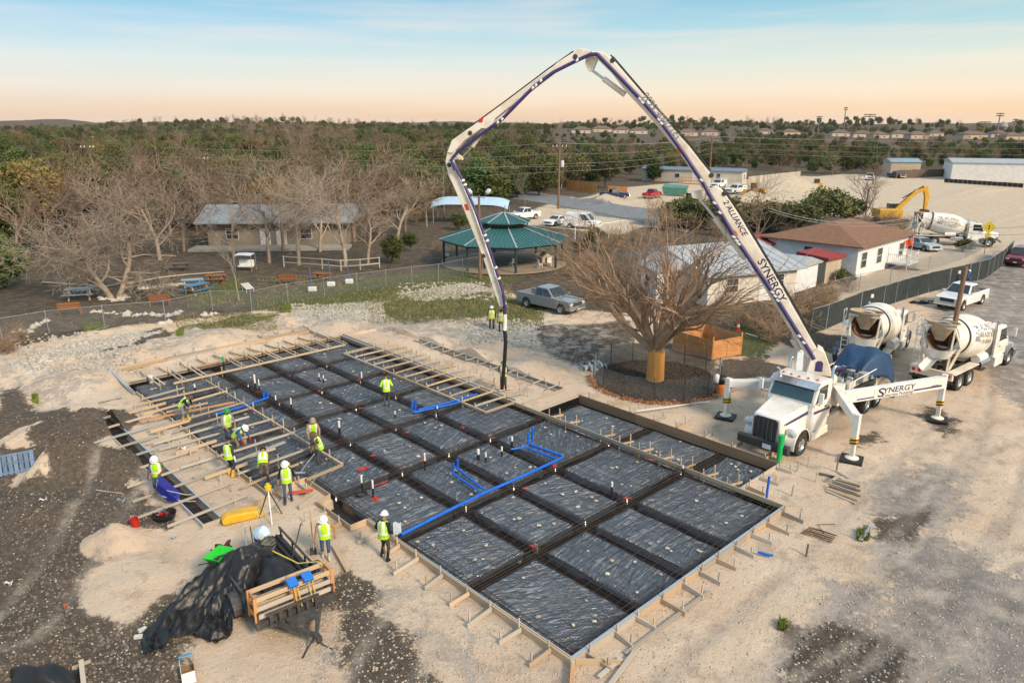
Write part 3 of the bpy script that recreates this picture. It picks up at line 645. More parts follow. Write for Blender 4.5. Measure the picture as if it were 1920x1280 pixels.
F = fw('walk_formwork', 'thin paired boards of the narrow walkway trench behind the hose')
edge(F, [(15.8, 15.4), (15.8, 29.2)], WOODG, .06, .16, .04, 4.8); edge(F, [(16.27, 15.4), (16.27, 29.2)], WOODG, .06, .16, .04, 4.8); edge(F, [(12.9, 15.2), (16.3, 15.3)], WOODG, .06, .15); edge(F, [(12.9, 29.4), (16.3, 29.3)], WOODG, .06, .15)
for q in np.arange(15.8, 29, 1.2): stake(F, 16.4, q, -.2, .25); stake(F, 15.7, q + .4, -.2, .22); plank((15.4, q, .10), (16.7, q + .05, .1), .07, .035, WOODG, F, 'brace')
for q in np.arange(16, 28, 1.0): stake(F, 14.2 + random.uniform(-.3, .9), q, -.2, .22)
F = fw('back_formwork', 'rows of form boards and braces at the far end of the slab')
edge(F, [(-1.8, 33.5), (12.6, 33.5)], WOOD, .15, .26, .05); edge(F, [(.2, 31.3), (11.6, 31.3)], WOOD, .17, .10, .09, 5); edge(F, [(-1.8, 36.3), (11.6, 36.3)], WOOD, .12, .2, .05); edge(F, [(-1.8, 36.75), (11.6, 36.75)], WOOD, .12, .2, .05)
edge(F, [(11.7, 33.6), (11.7, 36.7)], WOODG, .1, .2); edge(F, [(-1.9, 31.4), (-1.9, 36.7)], WOODG, .12, .2)
for q in np.arange(-.6, 11.6, 1.2):
    if int(q * 5) % 2: plank((q, 31.2, .22), (q + .05, 33.6, .22), .09, .04, WOOD, F); plank((q + .28, 31.2, .22), (q + .3, 33.6, .22), .09, .04, WOODG, F)
    plank((q, 33.6, .12), (q + random.uniform(-.2, .3), 35.4, .02), .04, .13, WOOD, F, 'brace'); stake(F, q + .1, 33.62, -.2, .5, WOOD); stake(F, q + .1, 31.4, -.2, .42); stake(F, q, 35.2); stake(F, q + .5, 36.9); plank((q + .5, 36.8, .05), (q + .6, 38.0, .02), .04, .12, WOODG, F, 'brace')
F = fw('workers_formwork', 'cross planks and hung boards over the wet strip where the crew is finishing')
edge(F, [(-1.8, 15.2), (-1.8, 31.4)], WOOD, .13, .24, .05); edge(F, [(1.75, 15.2), (1.75, 30.5)], WOOD, .18, .11, .09, 4.8); edge(F, [(1.75, 15.2), (-.1, 15.0)], WOOD, .18, .11, .09)
for n, q in enumerate(np.arange(16.4, 30.8, 1.12)):
    e = random.choice((-3.5, -3.1, -2.6, -2.2, -1.95)) + random.uniform(-.2, .2); e2 = random.choice((1.8, 1.8, 1.8, 1.1, .3)); plank((e, q - .1 + random.uniform(-.3, .3), .20 + .03 * (n % 2)), (e2, q + random.uniform(-.08, .08), .22 + .03 * (n % 2)), .042, .095, random.choice((WOODG, WOODG, WOOD)), F)
    if random.random() < .45: plank((random.uniform(-4, -3), q + .5, .06), (random.uniform(-2.6, -2.0), q + random.uniform(.3, .7), .05), .09, .045, random.choice((WOODG, WOODD, WOOD)), F, 'loose_board')
    stake(F, -1.9, q + .1, -.3, .34); stake(F, 1.85, q + .08, -.3, .45); stake(F, -2.7, q + .12, -.2, .32); stake(F, -.1, q + .08, -.3, .4)
    if n % 3 == 1: plank((-3.2, q + .5, .16), (-1.3, q + .55, .2), .04, .14, WOOD, F)
plank((-3.6, 18.2, .26), (.9, 18.9, .28), .20, .04, WOODG, F, 'walk_board'); plank((-3.2, 26.3, .26), (1.3, 25.4, .34), .18, .04, WOODO, F, 'walk_board')
F = fw('side_trench_formwork', 'two long pale boards edging the narrow rebar trench beside the dirt bank')
edge(F, [(-4.66, 14.5), (-4.66, 29.1)], ALU, .06, .14, .06, 5); edge(F, [(-3.95, 14.5), (-3.95, 29.1)], ALU, .06, .14, .06, 5); edge(F, [(-4.7, 14.5), (-3.9, 14.5)], WOOD, .06, .2); edge(F, [(-6.4, 29.2), (-2, 29.4)], WOODG, .12, .15); edge(F, [(-3.9, 14.6), (-1.9, 14.9)], WOOD, .08, .2)
for q in np.arange(15.3, 29, 1.45):
    plank((-5.9 + random.uniform(-.4, .3), q - .1, .10), (-2.5 + random.uniform(-.6, .5), q + .1, .16), .045, .10, random.choice((WOODG, ALU, WOODG)), F, 'brace'); stake(F, -5.3, q + .1, -.2, .2); stake(F, -3.0, q + .2, -.2, .25)

# ================================================================== PIPES STANDING OUT OF THE PADS
STUBS = [(637, 815, 789, .055, 'thick white and black pipe standing beside the hooded finishers'), (547, 771, 746, .04, 'white stub pipe on the pad behind the hooded finishers'), (518, 760, 741, .035, 'short white stub by the red paint near the blue box'),
         (679, 722, 697, .04, 'white stub pipe just behind the worker in hooded vest on the far pads'), (599, 714, 700, .035, 'first of two short black stubs on a middle far pad'), (607, 717, 703, .035, 'second of two short black stubs on a middle far pad'),
         (480, 737, 702, .05, 'tall pale green topped pipe on a far pad'), (487, 736, 711, .035, 'thin white topped stub beside the pale green pipe'), (741, 783, 770, .035, 'short black stub near the blue elbow pipes'), (820, 772, 761, .035, 'short white stub next to the paired blue pipes'),
         (797, 880, 849, .04, 'tall thin white topped pipe on the pad in the slab centre'), (679, 920, 891, .04, 'black pipe with white top near the coiled hose'), (700, 932, 900, .04, 'black pipe with white top standing in a red paint spot'), (897, 862, 842, .06, 'thick pale capped pipe on the pad with blue loops'),
         (911, 866, 848, .04, 'thin capped pipe beside the thick pale pipe'), (941, 855, 837, .04, 'capped pipe left of the blue loop risers'), (960, 836, 818, .05, 'pale topped pipe behind the blue loop'), (1147, 922, 903, .045, 'white bent pipe end by the trench crossing'), (1280, 884, 873, .04, 'short black stub at the porch beam'),
         (366, 733, 720, .05, 'short white stub on the far wet strip'), (420, 690, 668, .05, 'green stub in the far form row')]
for px, py, yt, r, lab in STUBS:
    q = at(px, py, -.05); h = max(.3, hgt(px, py, yt)); o = empty('stub_pipe', q, 0, lab, 'pipe', 'pipe stubs rising from the pads')
    MB().tube([(0, 0, -.3), (0, 0, h * .55)], r * 1.05, 10).build('lower_pipe', BLACK, o, 60); MB().tube([(0, 0, h * .5), (0, 0, h)], r, 10).build('pipe_top', GREENP if 'green' in lab and 'stub in' in lab else PVCW, o, 60)
def standpipe(px, py, yt, r, m, lab, nm='stand_pipe'):
    q = onground(px, py); h = hgt(px, py, yt); o = empty(nm, q, 0, lab, 'pipe'); MB().tube([(0, 0, -.2), (0, 0, h)], r, 16).build('pipe', m, o, 60); MB().lathe([(r * 1.12, h - .25), (r * 1.12, h), (r * .9, h), (r * .9, h - .2)], 16).build('collar', m, o, 60); return o
standpipe(1461, 862, 812, .125, GREENP, 'bright green pipe standing in front of the pump truck bumper'); standpipe(283, 712, 676, .13, PVCW, 'thick white pipe standing at the far corner of the slab')
def conduit(pxs, r, z, lab, rises=(), off=0):
    o = empty('blue_conduit', (0, 0, 0), 0, lab, 'conduit', 'blue conduits on the slab'); pts = [at(x, y, z) for x, y in pxs]
    sm_ = []
    for i, q in enumerate(pts):
        if 0 < i < len(pts) - 1: a, b = pts[i - 1], pts[i + 1]; sm_ += [q + (a - q).normalized() * .18, q + ((a - q).normalized() + (b - q).normalized()) * .05, q + (b - q).normalized() * .18]
        else: sm_.append(q)
    MB().tube(sm_, r, 10).build('conduit_run', BLUEP, o, 60)
    for (x, y, h) in rises: q = at(x, y, z); MB().tube([q, q + Vector((0, 0, h * .3)), q + Vector((.02, 0, h))], r, 10).build('riser', BLUEP, o, 60)
    return o
conduit([(752, 1002), (830, 962), (905, 925), (985, 890), (1058, 856), (992, 832)], .065, .14, 'long thick blue conduit crossing the slab along a trench', [(990, 832, .55), (998, 828, .75)])
conduit([(1048, 862), (985, 838), (958, 842)], .05, .13, 'thin blue conduit inside the blue corner loop'); conduit([(850, 888), (900, 922)], .05, .13, 'blue conduit of the near pair rising to two stubs', [(850, 888, .5)]); conduit([(860, 880), (908, 918)], .05, .13, 'second blue conduit of the near pair with stub', [(858, 881, .5)])
conduit([(776, 773), (850, 757), (900, 742)], .055, .13, 'blue conduit running under the hung boards', [(773, 772, .6), (779, 770, .6)]); conduit([(784, 768), (850, 752), (895, 738)], .05, .13, 'upper of two parallel blue conduits by the hung boards')
conduit([(403, 777), (455, 762), (503, 745)], .06, .10, 'blue conduit on the far pad behind the finishing crew', [(502, 744, .35), (495, 746, .3)]); conduit([(1421, 1034), (1436, 1039), (1450, 1041)], .05, .02, 'short loose piece of blue pipe on the dirt')
conduit([(1438, 940), (1437, 933)], .05, .0, 'blue hose hung over the porch corner board', [(1437, 935, 1.0)])

# ================================================================== VEHICLES
def arc(cx, cz, r, n=7): return [(cx + r * math.cos(t), cz + r * math.sin(t)) for t in [PI * i / n for i in range(n + 1)]]
_wm = {}
def wheel(parent, x, y, r, w, rim=CHROME, dual=False):
    s = 1 if y > 0 else -1
    k = (round(r, 2), round(w, 2), rim.name)
    if k not in _wm:
        M_ = Matrix.Rotation(-PI / 2, 4, 'X')   # lathe z -> +y (outboard)
        t = MB().lathe([(r * .56, -w * .45), (r * .9, -w * .5), (r, -w * .36), (r * 1.0, w * .36), (r * .92, w * .5), (r * .60, w * .46), (r * .56, w * .3)], 24, 0, M_).mesh('tyre', RUBBER, 40)
        m = MB().lathe([(r * .57, w * .40), (r * .52, w * .30), (r * .30, w * .12), (r * .18, w * .28), (.001, w * .30)], 20, 0, M_).mesh('rim', rim, 40)
        nut = MB()
        for i in range(8): a = i * PI / 4; nut.tube([M_ @ Vector((r * .36 * math.cos(a), r * .36 * math.sin(a), w * .12)), M_ @ Vector((r * .36 * math.cos(a), r * .36 * math.sin(a), w * .24))], r * .05, 6)
        _wm[k] = (t, m, nut.mesh('wheel_nuts', DARKM))
    t, m, nu = _wm[k]
    o = inst(t, 'wheel', parent, (x, y, r), (0, 0, 0 if s > 0 else PI)); inst(m, 'rim', o); inst(nu, 'wheel_nuts', o)
    if dual: o2 = inst(t, 'wheel', parent, (x, y - s * w * 1.15, r), (0, 0, 0 if s > 0 else PI))
    return o
def pane(parent, c4, m=GLASS, mg=(.06, .06, .06, .06), off=.012, name='window'):
    """glass set into a four-cornered face: bottom-left, bottom-right, top-right, top-left"""
    a, b, c, d = [Vector(q) for q in c4]; l_, r_, bo, to = mg
    def q(u, v): return (a * (1 - u) + b * u) * (1 - v) + (d * (1 - u) + c * u) * v
    n = (b - a).cross(d - a).normalized() * off
    mb = MB(); P = [q(l_, bo), q(1 - r_, bo), q(1 - r_, 1 - to), q(l_, 1 - to)]
    mb.add([p_ + n for p_ in P] + [p_ - n * .5 for p_ in P], [(0, 1, 2, 3), (0, 4, 5, 1), (1, 5, 6, 2), (2, 6, 7, 3), (3, 7, 4, 0)]); return mb.build(name, m, parent)
def setdir(o, A, Bp, side, half, tw):
    """A, B: ground places of rear and front wheel on the visible side"""
    a, b = at(*A), at(*Bp); d = (b - a); rz = math.atan2(d.y, d.x); c = (a + b) / 2
    n = Vector((-math.sin(rz), math.cos(rz), 0)); c -= n * side * tw; o.location = (c.x, c.y, gzs(c.x, c.y)); o.rotation_euler = (0, 0, rz)
def car(kind, label, paint, cat, A, Bp, side=1, s=1.0, bedcover=None, group='parked vehicles'):
    o = empty({'pickup': 'pickup_truck', 'suv': 'sport_utility', 'sedan': 'sedan_car', 'van': 'panel_van', 'service': 'service_truck'}[kind], (0, 0, 0), 0, label, cat, group)
    sp = {'pickup': (5.8, 2.0, 3.65, .41, 1.22, 1.93), 'service': (5.9, 2.1, 3.7, .41, 1.25, 2.0), 'suv': (5.0, 2.0, 2.95, .40, 1.15, 1.88), 'sedan': (4.8, 1.85, 2.8, .34, .95, 1.45), 'van': (5.4, 2.0, 3.4, .36, 1.2, 2.25)}[kind]
    Ln, Wd, wb, wr, belt, roof = sp; h = Ln / 2; y = Wd / 2; fx, rx = wb / 2 + .05, -wb / 2 + .05; ra = wr * 1.22
    hood = {'pickup': 1.18, 'service': 1.2, 'suv': 1.08, 'sedan': .88, 'van': 1.1}[kind]; z0 = .42 if kind != 'sedan' else .26
    bed = kind in ('pickup', 'service')
    top = [(-h, z0 + .1), (-h, .78), (-.95, .78), (-.95, belt)] if bed else [(-h, z0 + .1), (-h + .05, belt - .05)]
    cowl = {'pickup': 1.25, 'service': 1.25, 'suv': 1.15, 'sedan': .95, 'van': 1.75}[kind]
    poly = top + [(cowl, belt), (h - .25, hood), (h - .03, hood - .14), (h, z0 + .18), (h - .05, z0)] + arc(fx, wr, ra)[0:] + ([(.2, z0 - .02)]) + (arc(rx, wr, ra) if True else []) + [(-h + .05, z0)]
    bi = .05 if bed else 0
    MB().prism(poly, -y + bi, y - bi).build('body', paint, o, 30, .05)
    if bed:
        bp_ = [(-h, z0 + .1), (-h, belt + .03), (-.93, belt + .03), (-.93, z0), (rx + ra, z0)] + arc(rx, wr, ra)[1:] + [(-h + .05, z0)]
        for s_ in (-1, 1): MB().prism(bp_, s_ * y, s_ * (y - .14)).build('bed_side', paint, o, 30, .02)
        MB().box((-h + .06, 0, .95), (.08, Wd - .3, .52)).build('tailgate', paint, o, None, .02)
        for s_ in (-1, 1): MB().prism([(.0, z0 - .01), (cowl + .35, z0 - .01), (cowl + .4, belt - .02), (-.93, belt), (-.93, z0)], s_ * (y - .055), s_ * (y - .002)).build('door', paint, o, 30, .02)
        if bedcover: MB().box((-h / 2 - .48, 0, belt - .04), (h - 1.05, Wd - .3, .06)).build('bed_cover', bedcover, o)
        if kind == 'service':
            for s_ in (-1, 1): MB().box((-h / 2 - .45, s_ * (y - .2), belt + .2), (h - 1.0, .38, .75)).build('tool_box', paint, o, None, .02)
            r_ = MB()
            for xx in (-h + .2, -1.1): r_.tube([(xx, -y + .1, belt + .5), (xx, -y + .1, roof + .15), (xx, y - .1, roof + .15), (xx, y - .1, belt + .5)], .03, 6)
            for yy in (-y + .1, y - .1): r_.tube([(-h, yy, roof + .15), (.6, yy, roof + .15)], .03, 6)
            r_.build('ladder_rack', paint, o, 60)
    G = {'pickup': (-.95, -.80, .35, 1.22), 'service': (-.95, -.85, .35, 1.22), 'suv': (-h + .1, -h + .42, .30, 1.12), 'sedan': (-h + .75, -1.05, .15, 1.0), 'van': (-h + .06, -h + .16, .75, 1.72)}[kind]
    y1 = y - .03; y2 = y - (.26 if kind != 'van' else .14); zb, zt = belt - .01, roof
    b4 = [(G[0], -y1, zb), (G[3], -y1, zb), (G[3], y1, zb), (G[0], y1, zb)]; t4 = [(G[1], -y2, zt), (G[2], -y2, zt), (G[2], y2, zt), (G[1], y2, zt)]
    MB().add(b4 + t4, [(0, 1, 2, 3), (7, 6, 5, 4), (0, 4, 5, 1), (1, 5, 6, 2), (2, 6, 7, 3), (3, 7, 4, 0)]).build('cab', paint, o, 30, .06)
    B4, T4 = [Vector(q) for q in b4], [Vector(q) for q in t4]
    pane(o, (B4[1], B4[2], T4[2], T4[1]), mg=(.05, .05, .10, .09), name='windscreen'); pane(o, (B4[3], B4[0], T4[0], T4[3]), mg=(.10, .10, .22, .14), name='rear_window')
    cuts = {'pickup': (.04, .48, .93), 'service': (.04, .48, .93), 'suv': (.05, .34, .65, .95), 'sedan': (.10, .5, .92), 'van': (.66, .93)}[kind]
    for s_ in (0, 1):
        A4 = (B4[0], B4[1], T4[1], T4[0]) if s_ == 0 else (B4[2], B4[3], T4[3], T4[2])
        for c0, c1 in zip(cuts[:-1], cuts[1:]):
            u0, u1 = (c0, c1) if s_ == 0 else (1 - c1, 1 - c0)
            pane(o, A4, mg=(u0 + .015, 1 - u1 + .015, .10, .13))
    for s_ in (-1, 1):
        wheel(o, fx, s_ * (y - .13), wr, .26, STEELG); wheel(o, rx, s_ * (y - .13), wr, .26, STEELG)
        MB().box((h - .10, s_ * (y - .24), hood - .22), (.22, .38, .20)).build('headlight', LAMP, o, None, .03)
        MB().box((-h + .01, s_ * (y - .10), belt - .25), (.06, .16, .38)).build('tail_light', REDL, o, None, .02)
        MB().box((G[3] - .12, s_ * (y + .10), belt + .12), (.10, .20, .18)).build('mirror', paint, o, None, .03)
    MB().box((h - .015, 0, hood - .28), (.06, Wd * .55, .30)).build('grille', DARKM, o, None, .02)
    MB().box((h + .03, 0, z0 + .12), (.16, Wd * .96, .20)).build('bumper', CHROME if bed else paint, o, None, .04); MB().box((-h - .02, 0, z0 + .14), (.16, Wd * .94, .18)).build('bumper', CHROME if bed else paint, o, None, .04)
    MB().box((h + .115, 0, z0 + .13), (.01, .32, .13)).build('licence_plate', WHITE, o)
    setdir(o, A, Bp, side, 0, y - .13); return o
def paint(n, c, m=.0, r=.3): return pm('paint_' + n, c, tuple(x * .88 for x in c), .7, r, m, coat=.5)
PW = paint('white', (.78, .79, .80)); PG = paint('grey', (.31, .33, .36), .4); PM = paint('maroon', (.17, .008, .022)); PB = paint('blue', (.014, .028, .085)); PR = paint('red', (.42, .012, .022)); PS = paint('silver', (.42, .47, .52), .3)
BR = bmat  # shorthand

# ---- concrete mixer trucks
def truck_cab(o, x0, x1, x2, W_, z0, zr, hoodz, paint_, glass, grille=True):
    """conventional cab: x0 back wall, x1 windscreen foot, x2 nose"""
    y = W_ / 2
    MB().prism([(x0, z0), (x0, zr - .06), (x0 + .10, zr), (x1 - .55, zr + .02), (x1 - .42, zr - .08), (x1, hoodz + .04), (x1, z0)], -y, y).build('cab', paint_, o, 35, .06)
    pane(o, ((x1 + .0, -y + .06, hoodz + .08), (x1 + .0, y - .06, hoodz + .08), (x1 - .43, y - .12, zr - .08), (x1 - .43, -y + .12, zr - .08)), glass, (.04, .04, .04, .08), .02, 'windscreen')
    for s in (-1, 1):
        P = [(x0 + .45, s * y, hoodz + .06), (x1 - .08, s * y, hoodz + .06), (x1 - .45, s * y, zr - .16), (x0 + .45, s * y, zr - .16)]
        if s > 0: P = [P[1], P[0], P[3], P[2]]
        pane(o, P, GLASS, (.05, .05, .02, .02), .014); 
        d = MB().prism([(x0 + .38, z0 + .08), (x1 - .06, z0 + .08), (x1 - .06, hoodz + .02), (x0 + .38, hoodz + .02)], s * (y + .002), s * (y + .022)).build('door', paint_, o, None, .01)
        MB().box((x0 + .6, s * (y + .04), hoodz - .25), (.20, .03, .05)).build('handle', DARKM, d)
        m = MB(); m.tube([(x1 - .15, s * y, hoodz + .1), (x1 + .05, s * (y + .28), hoodz + .15), (x1 + .05, s * (y + .28), hoodz + .8), (x1 - .35, s * (y + .02), zr - .2)], .02, 6)
        mi = m.build('mirror_arm', DARKM, o); MB().box((x1 + .05, s * (y + .32), hoodz + .5), (.10, .22, .52)).build('mirror', paint_, mi, None, .03)
        MB().tube([(x0 - .10, s * (y - .1), z0 + .2), (x0 - .10, s * (y - .1), zr + .35), (x0 - .25, s * (y - .1), zr + .5)], .075, 10).build('exhaust_stack', CHROME, o, 60)
    hw = y * .80
    MB().add([(x1 - .02, -hw, z0), (x2, -hw * .82, z0), (x2, hw * .82, z0), (x1 - .02, hw, z0), (x1 - .02, -hw, hoodz + .05), (x2 - .04, -hw * .72, hoodz - .20), (x2 - .04, hw * .72, hoodz - .20), (x1 - .02, hw, hoodz + .05)],
             [(0, 3, 2, 1), (4, 5, 6, 7), (0, 1, 5, 4), (1, 2, 6, 5), (2, 3, 7, 6), (3, 0, 4, 7)]).build('hood', paint_, o, 30, .09)
    if grille:
        g = MB().prism([(-hw * .60, z0 + .02), (hw * .60, z0 + .02), (hw * .60, hoodz - .36), (hw * .50, hoodz - .26), (-hw * .50, hoodz - .26), (-hw * .60, hoodz - .36)], 0, .05, 0, Matrix(((0, 1, 0, x2 - .015), (1, 0, 0, 0), (0, 0, 1, 0), (0, 0, 0, 1)))).build('grille', DARKM, o, None, .03)
        for q in (-.62, -.36, -.12, .12, .36, .62): MB().box((x2 + .045, q * hw, (z0 + hoodz - .30) / 2), (.03, .03 if abs(q) < .6 else .06, hoodz - z0 - .34)).build('grille_bar', CHROME, g)
    for k in range(5): MB().lathe([(.07, 0), (.06, .07), (.001, .10)], 10).build('marker_lamp', AMBER, o, 60, 0, (x1 - .72 - .06 * abs(k - 2), (k - 2) * y * .36 if k != 2 else 0, zr + .01))
    return o
def fender(o, x, y, r, paint_, w=.42, n=9, a0=-.1, a1=PI + .05):
    s = 1 if y > 0 else -1; mb = MB()
    P = [(x + r * math.cos(a0 + (a1 - a0) * i / n), max(.45, .52 + r * math.sin(a0 + (a1 - a0) * i / n))) for i in range(n + 1)]
    P2 = [(x + (r + .05) * math.cos(a0 + (a1 - a0) * i / n), max(.45, .52 + (r + .05) * math.sin(a0 + (a1 - a0) * i / n))) for i in range(n + 1)]
    mb.prism(P + P2[::-1], y - s * w, y).build('fender', paint_, o, 40, .015)
def mixer(label, A=None, Bp=None, side=-1, loc=None, rz=0, text=True, inner=None):
    o = empty('mixer_truck', (0, 0, 0), 0, label, 'mixer truck', 'concrete mixer trucks')
    fr = MB()
    for s in (-1, 1): fr.box((-.2, s * .42, .92), (9.4, .10, .28))
    for xx in (-4.6, -3.2, -1.5, .3, 2): fr.box((xx, 0, .92), (.12, .8, .2))
    fr.build('frame', DARKM, o)
    truck_cab(o, .95, 2.75, 4.55, 2.2, .95, 2.85, 1.85, WHITEC, GLASS)
    for s in (-1, 1):
        wheel(o, 3.45, s * 1.02, .53, .36, STEELG); fender(o, 3.45, s * 1.22, .66, GREYPRINT, .5)
        for xx in (-2.6, -3.98): wheel(o, xx, s * 1.08, .52, .30, STEELG, True)
        MB().box((-3.3, s * 1.0, 1.13), (3.3, .52, .05)).build('deck_plate', CREAM, o)
        MB().tube([(-.9, s * .86, .85), (.5, s * .86, .85)], .30, 16).build('fuel_tank', CHROME if s < 0 else WHITEC, o, 50)
        MB().box((1.55, s * 1.0, .72), (1.3, .5, .62)).build('step_box', WHITEC, o, None, .03)
        MB().box((4.45, s * .82, 1.15), (.16, .30, .24)).build('headlight', LAMP, o, None, .04)
    MB().box((4.70, 0, .68), (.18, 2.3, .34)).build('bumper', CHROME, o, None, .05)
    # drum
    ax0, ax1 = Vector((.75, 0, 2.15)), Vector((-4.35, 0, 3.02)); e = (ax1 - ax0); Ln = e.length; e.normalize()
    M_ = Matrix.Translation(ax0) @ bmat((0, 0, 0), e).to_4x4() @ Matrix.Rotation(PI / 2, 4, 'Y')
    prof = [(.001, -.05), (.55, 0), (.88, .12), (1.16, .7), (1.30, 1.45), (1.33, 2.1), (1.25, 3.1), (1.08, 4.1), (.90, Ln - .12), (.92, Ln), (.82, Ln + .01), (.78, Ln - .6)]
    dr = MB().lathe(prof, 40, 0, M_).build('drum', DRUM, o, 35)
    MB().lathe([(1.08, 4.0), (1.13, 4.0), (1.13, 4.16), (1.06, 4.16)], 40, 0, M_).build('drum_ring', DARKM, dr, 35)
    MB().lathe([(.80, Ln - .02), (.45, Ln - 1.2), (.001, Ln - 1.25)], 30, 0, M_).build('drum_mouth', inner or pm('drum_rust', (.30, .13, .05), (.12, .07, .04), 4, .8), dr, 35)
    if text:
        Mi = M_.inverted()
        zs = [p_[1] for p_ in prof[1:9]]; rs = [p_[0] for p_ in prof[1:9]]
        def wrap(cz, ca, sgn):
            def fn(x, y_):
                z = cz - sgn * x; r = float(np.interp(z, zs, rs)) + .012; a = ca + sgn * y_ / r
                return M_ @ Vector((r * math.cos(a), r * math.sin(a), z))
            return fn
        # bearing of the drum's two flanks in the lathe's own angle
        for sgn, flank in ((-1, Vector((0, -1, .30))), (1, Vector((0, 1, .30)))):
            q = (Mi.to_3x3() @ flank); ca = math.atan2(q.y, q.x); up = Mi.to_3x3() @ Vector((0, 0, 1)); ta = Vector((-math.sin(ca), math.cos(ca), 0)); sg = 1 if ta.dot(up) > 0 else -1
            for s_, sz, dy, dx in (('ALPHA', .58, .46, 0), ('READY MIX', .42, .0, 0), ('(512)241-2921', .27, -.40, 0)):
                def fn(x, y_, sz=sz, dy=dy):
                    z = 1.9 - (x if sgn > 0 else -x) * (-1); z = 1.9 + (x if sgn > 0 else -x); r = float(np.interp(z, zs, rs)) + .012; a = ca + sg * (y_ + dy) / r
                    return M_ @ Vector((r * math.cos(a), r * math.sin(a), z))
                lettering(s_, sz, None, GREYPRINT, dr, fn=fn)
            for (xa, xb, ya, yb) in ((-1.62, -1.42, .05, .55), (-1.40, -1.15, .38, .55), (-1.36, -1.10, -.05, .30), (-1.62, -1.2, -.38, -.10), (-1.16, -1.0, -.42, -.02)):
                def fn2(x, y_):
                    z = 1.9 + (x if sgn > 0 else -x); r = float(np.interp(z, zs, rs)) + .011; a = ca + sg * y_ / r
                    return M_ @ Vector((r * math.cos(a), r * math.sin(a), z))
                MB().add([fn2(xa, ya), fn2(xb, ya), fn2(xb, yb), fn2(xa, yb)], [(0, 1, 2, 3)]).build('emblem', GREYPRINT, dr)
    # rear pedestal, hopper and chutes
    pd = MB()
    for s in (-1, 1):
        pd.beam((-4.25, s * .55, 1.0), (-3.95, s * .92, 2.45), .10, .14); pd.beam((-4.6, s * .62, 1.0), (-4.95, s * .85, 3.75), .09, .10); pd.beam((-3.95, s * .92, 2.45), (-4.95, s * .85, 3.70), .08, .10)
    pd.beam((-4.95, -.85, 3.72), (-4.95, .85, 3.72), .10, .10); pd.beam((-3.95, -.92, 2.3), (-3.95, .92, 2.3), .16, .14); pd.build('pedestal', CREAM, o, None)
    HM = Matrix.Translation((-4.62, 0, 3.62)) @ Matrix.Diagonal((.62, 1, 1, 1)); hp = MB(); hp.lathe([(.86, .30), (.62, -.05), (.30, -.62), (.24, -.75)], 24, 0, HM); hp.lathe([(.87, .29), (.95, .30), (.93, .36), (.84, .31)], 24, 0, HM); hp.build('charge_hopper', pm('hopper_tan', (.50, .40, .27), (.34, .26, .17), 2, .7), o, 40)
    def scoop(u, v):
        a = -PI * .62 + v * PI * 1.24; r = 1.02 - .25 * u
        return Vector((-4.60 - .62 * math.cos(a) * (1 - .35 * u), r * math.sin(a), 2.40 - .55 * u + .55 * (abs(v - .5) * 2) ** 3))
    MB().sheet(scoop, 4, 14).build('collector', WHITEC, o, 40)
    ch = MB(); ch.sheet(lambda u, v: Vector((-5.0 - 1.1 * u, (v - .5) * .62, 1.75 - .42 * u + .9 * (v - .5) ** 2)), 4, 6); ch.build('chute', CREAM, o, 40)
    ld = MB()
    for s in (-.18, .18): ld.tube([(-4.98, .95 + s, .7), (-4.92, .95 + s, 3.4), (-4.5, .95 + s, 3.55)], .025, 6)
    for k in range(9): ld.tube([(-4.97, .77, .9 + k * .3), (-4.97, 1.13, .9 + k * .3)], .02, 5)
    ld.build('ladder', WHITEC, o, 60)
    pf = MB(); pf.box((-4.55, .95, 3.0), (.7, .5, .05)); pf.tube([(-4.85, 1.2, 3.0), (-4.85, 1.2, 3.9), (-4.25, 1.2, 3.9), (-4.25, 1.2, 3.0)], .022, 5); pf.tube([(-4.85, 1.2, 3.45), (-4.25, 1.2, 3.45)], .022, 5); pf.build('platform', WHITEC, o)
    MB().box((-4.95, 0, .98), (.18, 2.3, .46)).build('rear_panel', CREAM, o, None, .02); MB().box((-5.0, 0, .62), (.1, 2.35, .1)).build('under_bar', DARKM, o)
    for yy in (-.95, -.62, .62, .95): MB().lathe([(.10, 0), (.09, .05), (.001, .06)], 14, 0, Matrix.Translation((-5.045, yy, 1.0)) @ Matrix.Rotation(-PI / 2, 4, 'Y')).build('tail_light', REDL, o, 50)
    MB().tube([(-1.6, -1.0, 1.35), (-.4, -1.0, 1.35)], .26, 14).build('water_tank', WHITEC, o, 50)
    for s in (-1, 1): MB().box((-4.55, s * 1.18, .62), (.03, .02, .6)).build('mud_flap', BLACK, o)
    if A: setdir(o, A, Bp, side, 0, 1.05); o.location = o.location + Matrix.Rotation(o.rotation_euler.z, 4, 'Z') @ Vector((-.05, 0, 0))
    else: o.location = loc; o.rotation_euler = (0, 0, rz)
    return o
RZB = R(39)
mixer('cream mixer truck parked outside the brown pole with grey lettering on its drum', (1800, 724), (1885, 681), -1)
q = at(1643, 668); mixer('white mixer truck backed up beside the dark screened fence, open drum mouth facing the pump', loc=(q.x, q.y, 0), rz=R(52), text=False)
q = at(1790, 458); mixer('far mixer truck parked side-on behind the house with brown roof', loc=(q.x, q.y, 0), rz=R(-16))

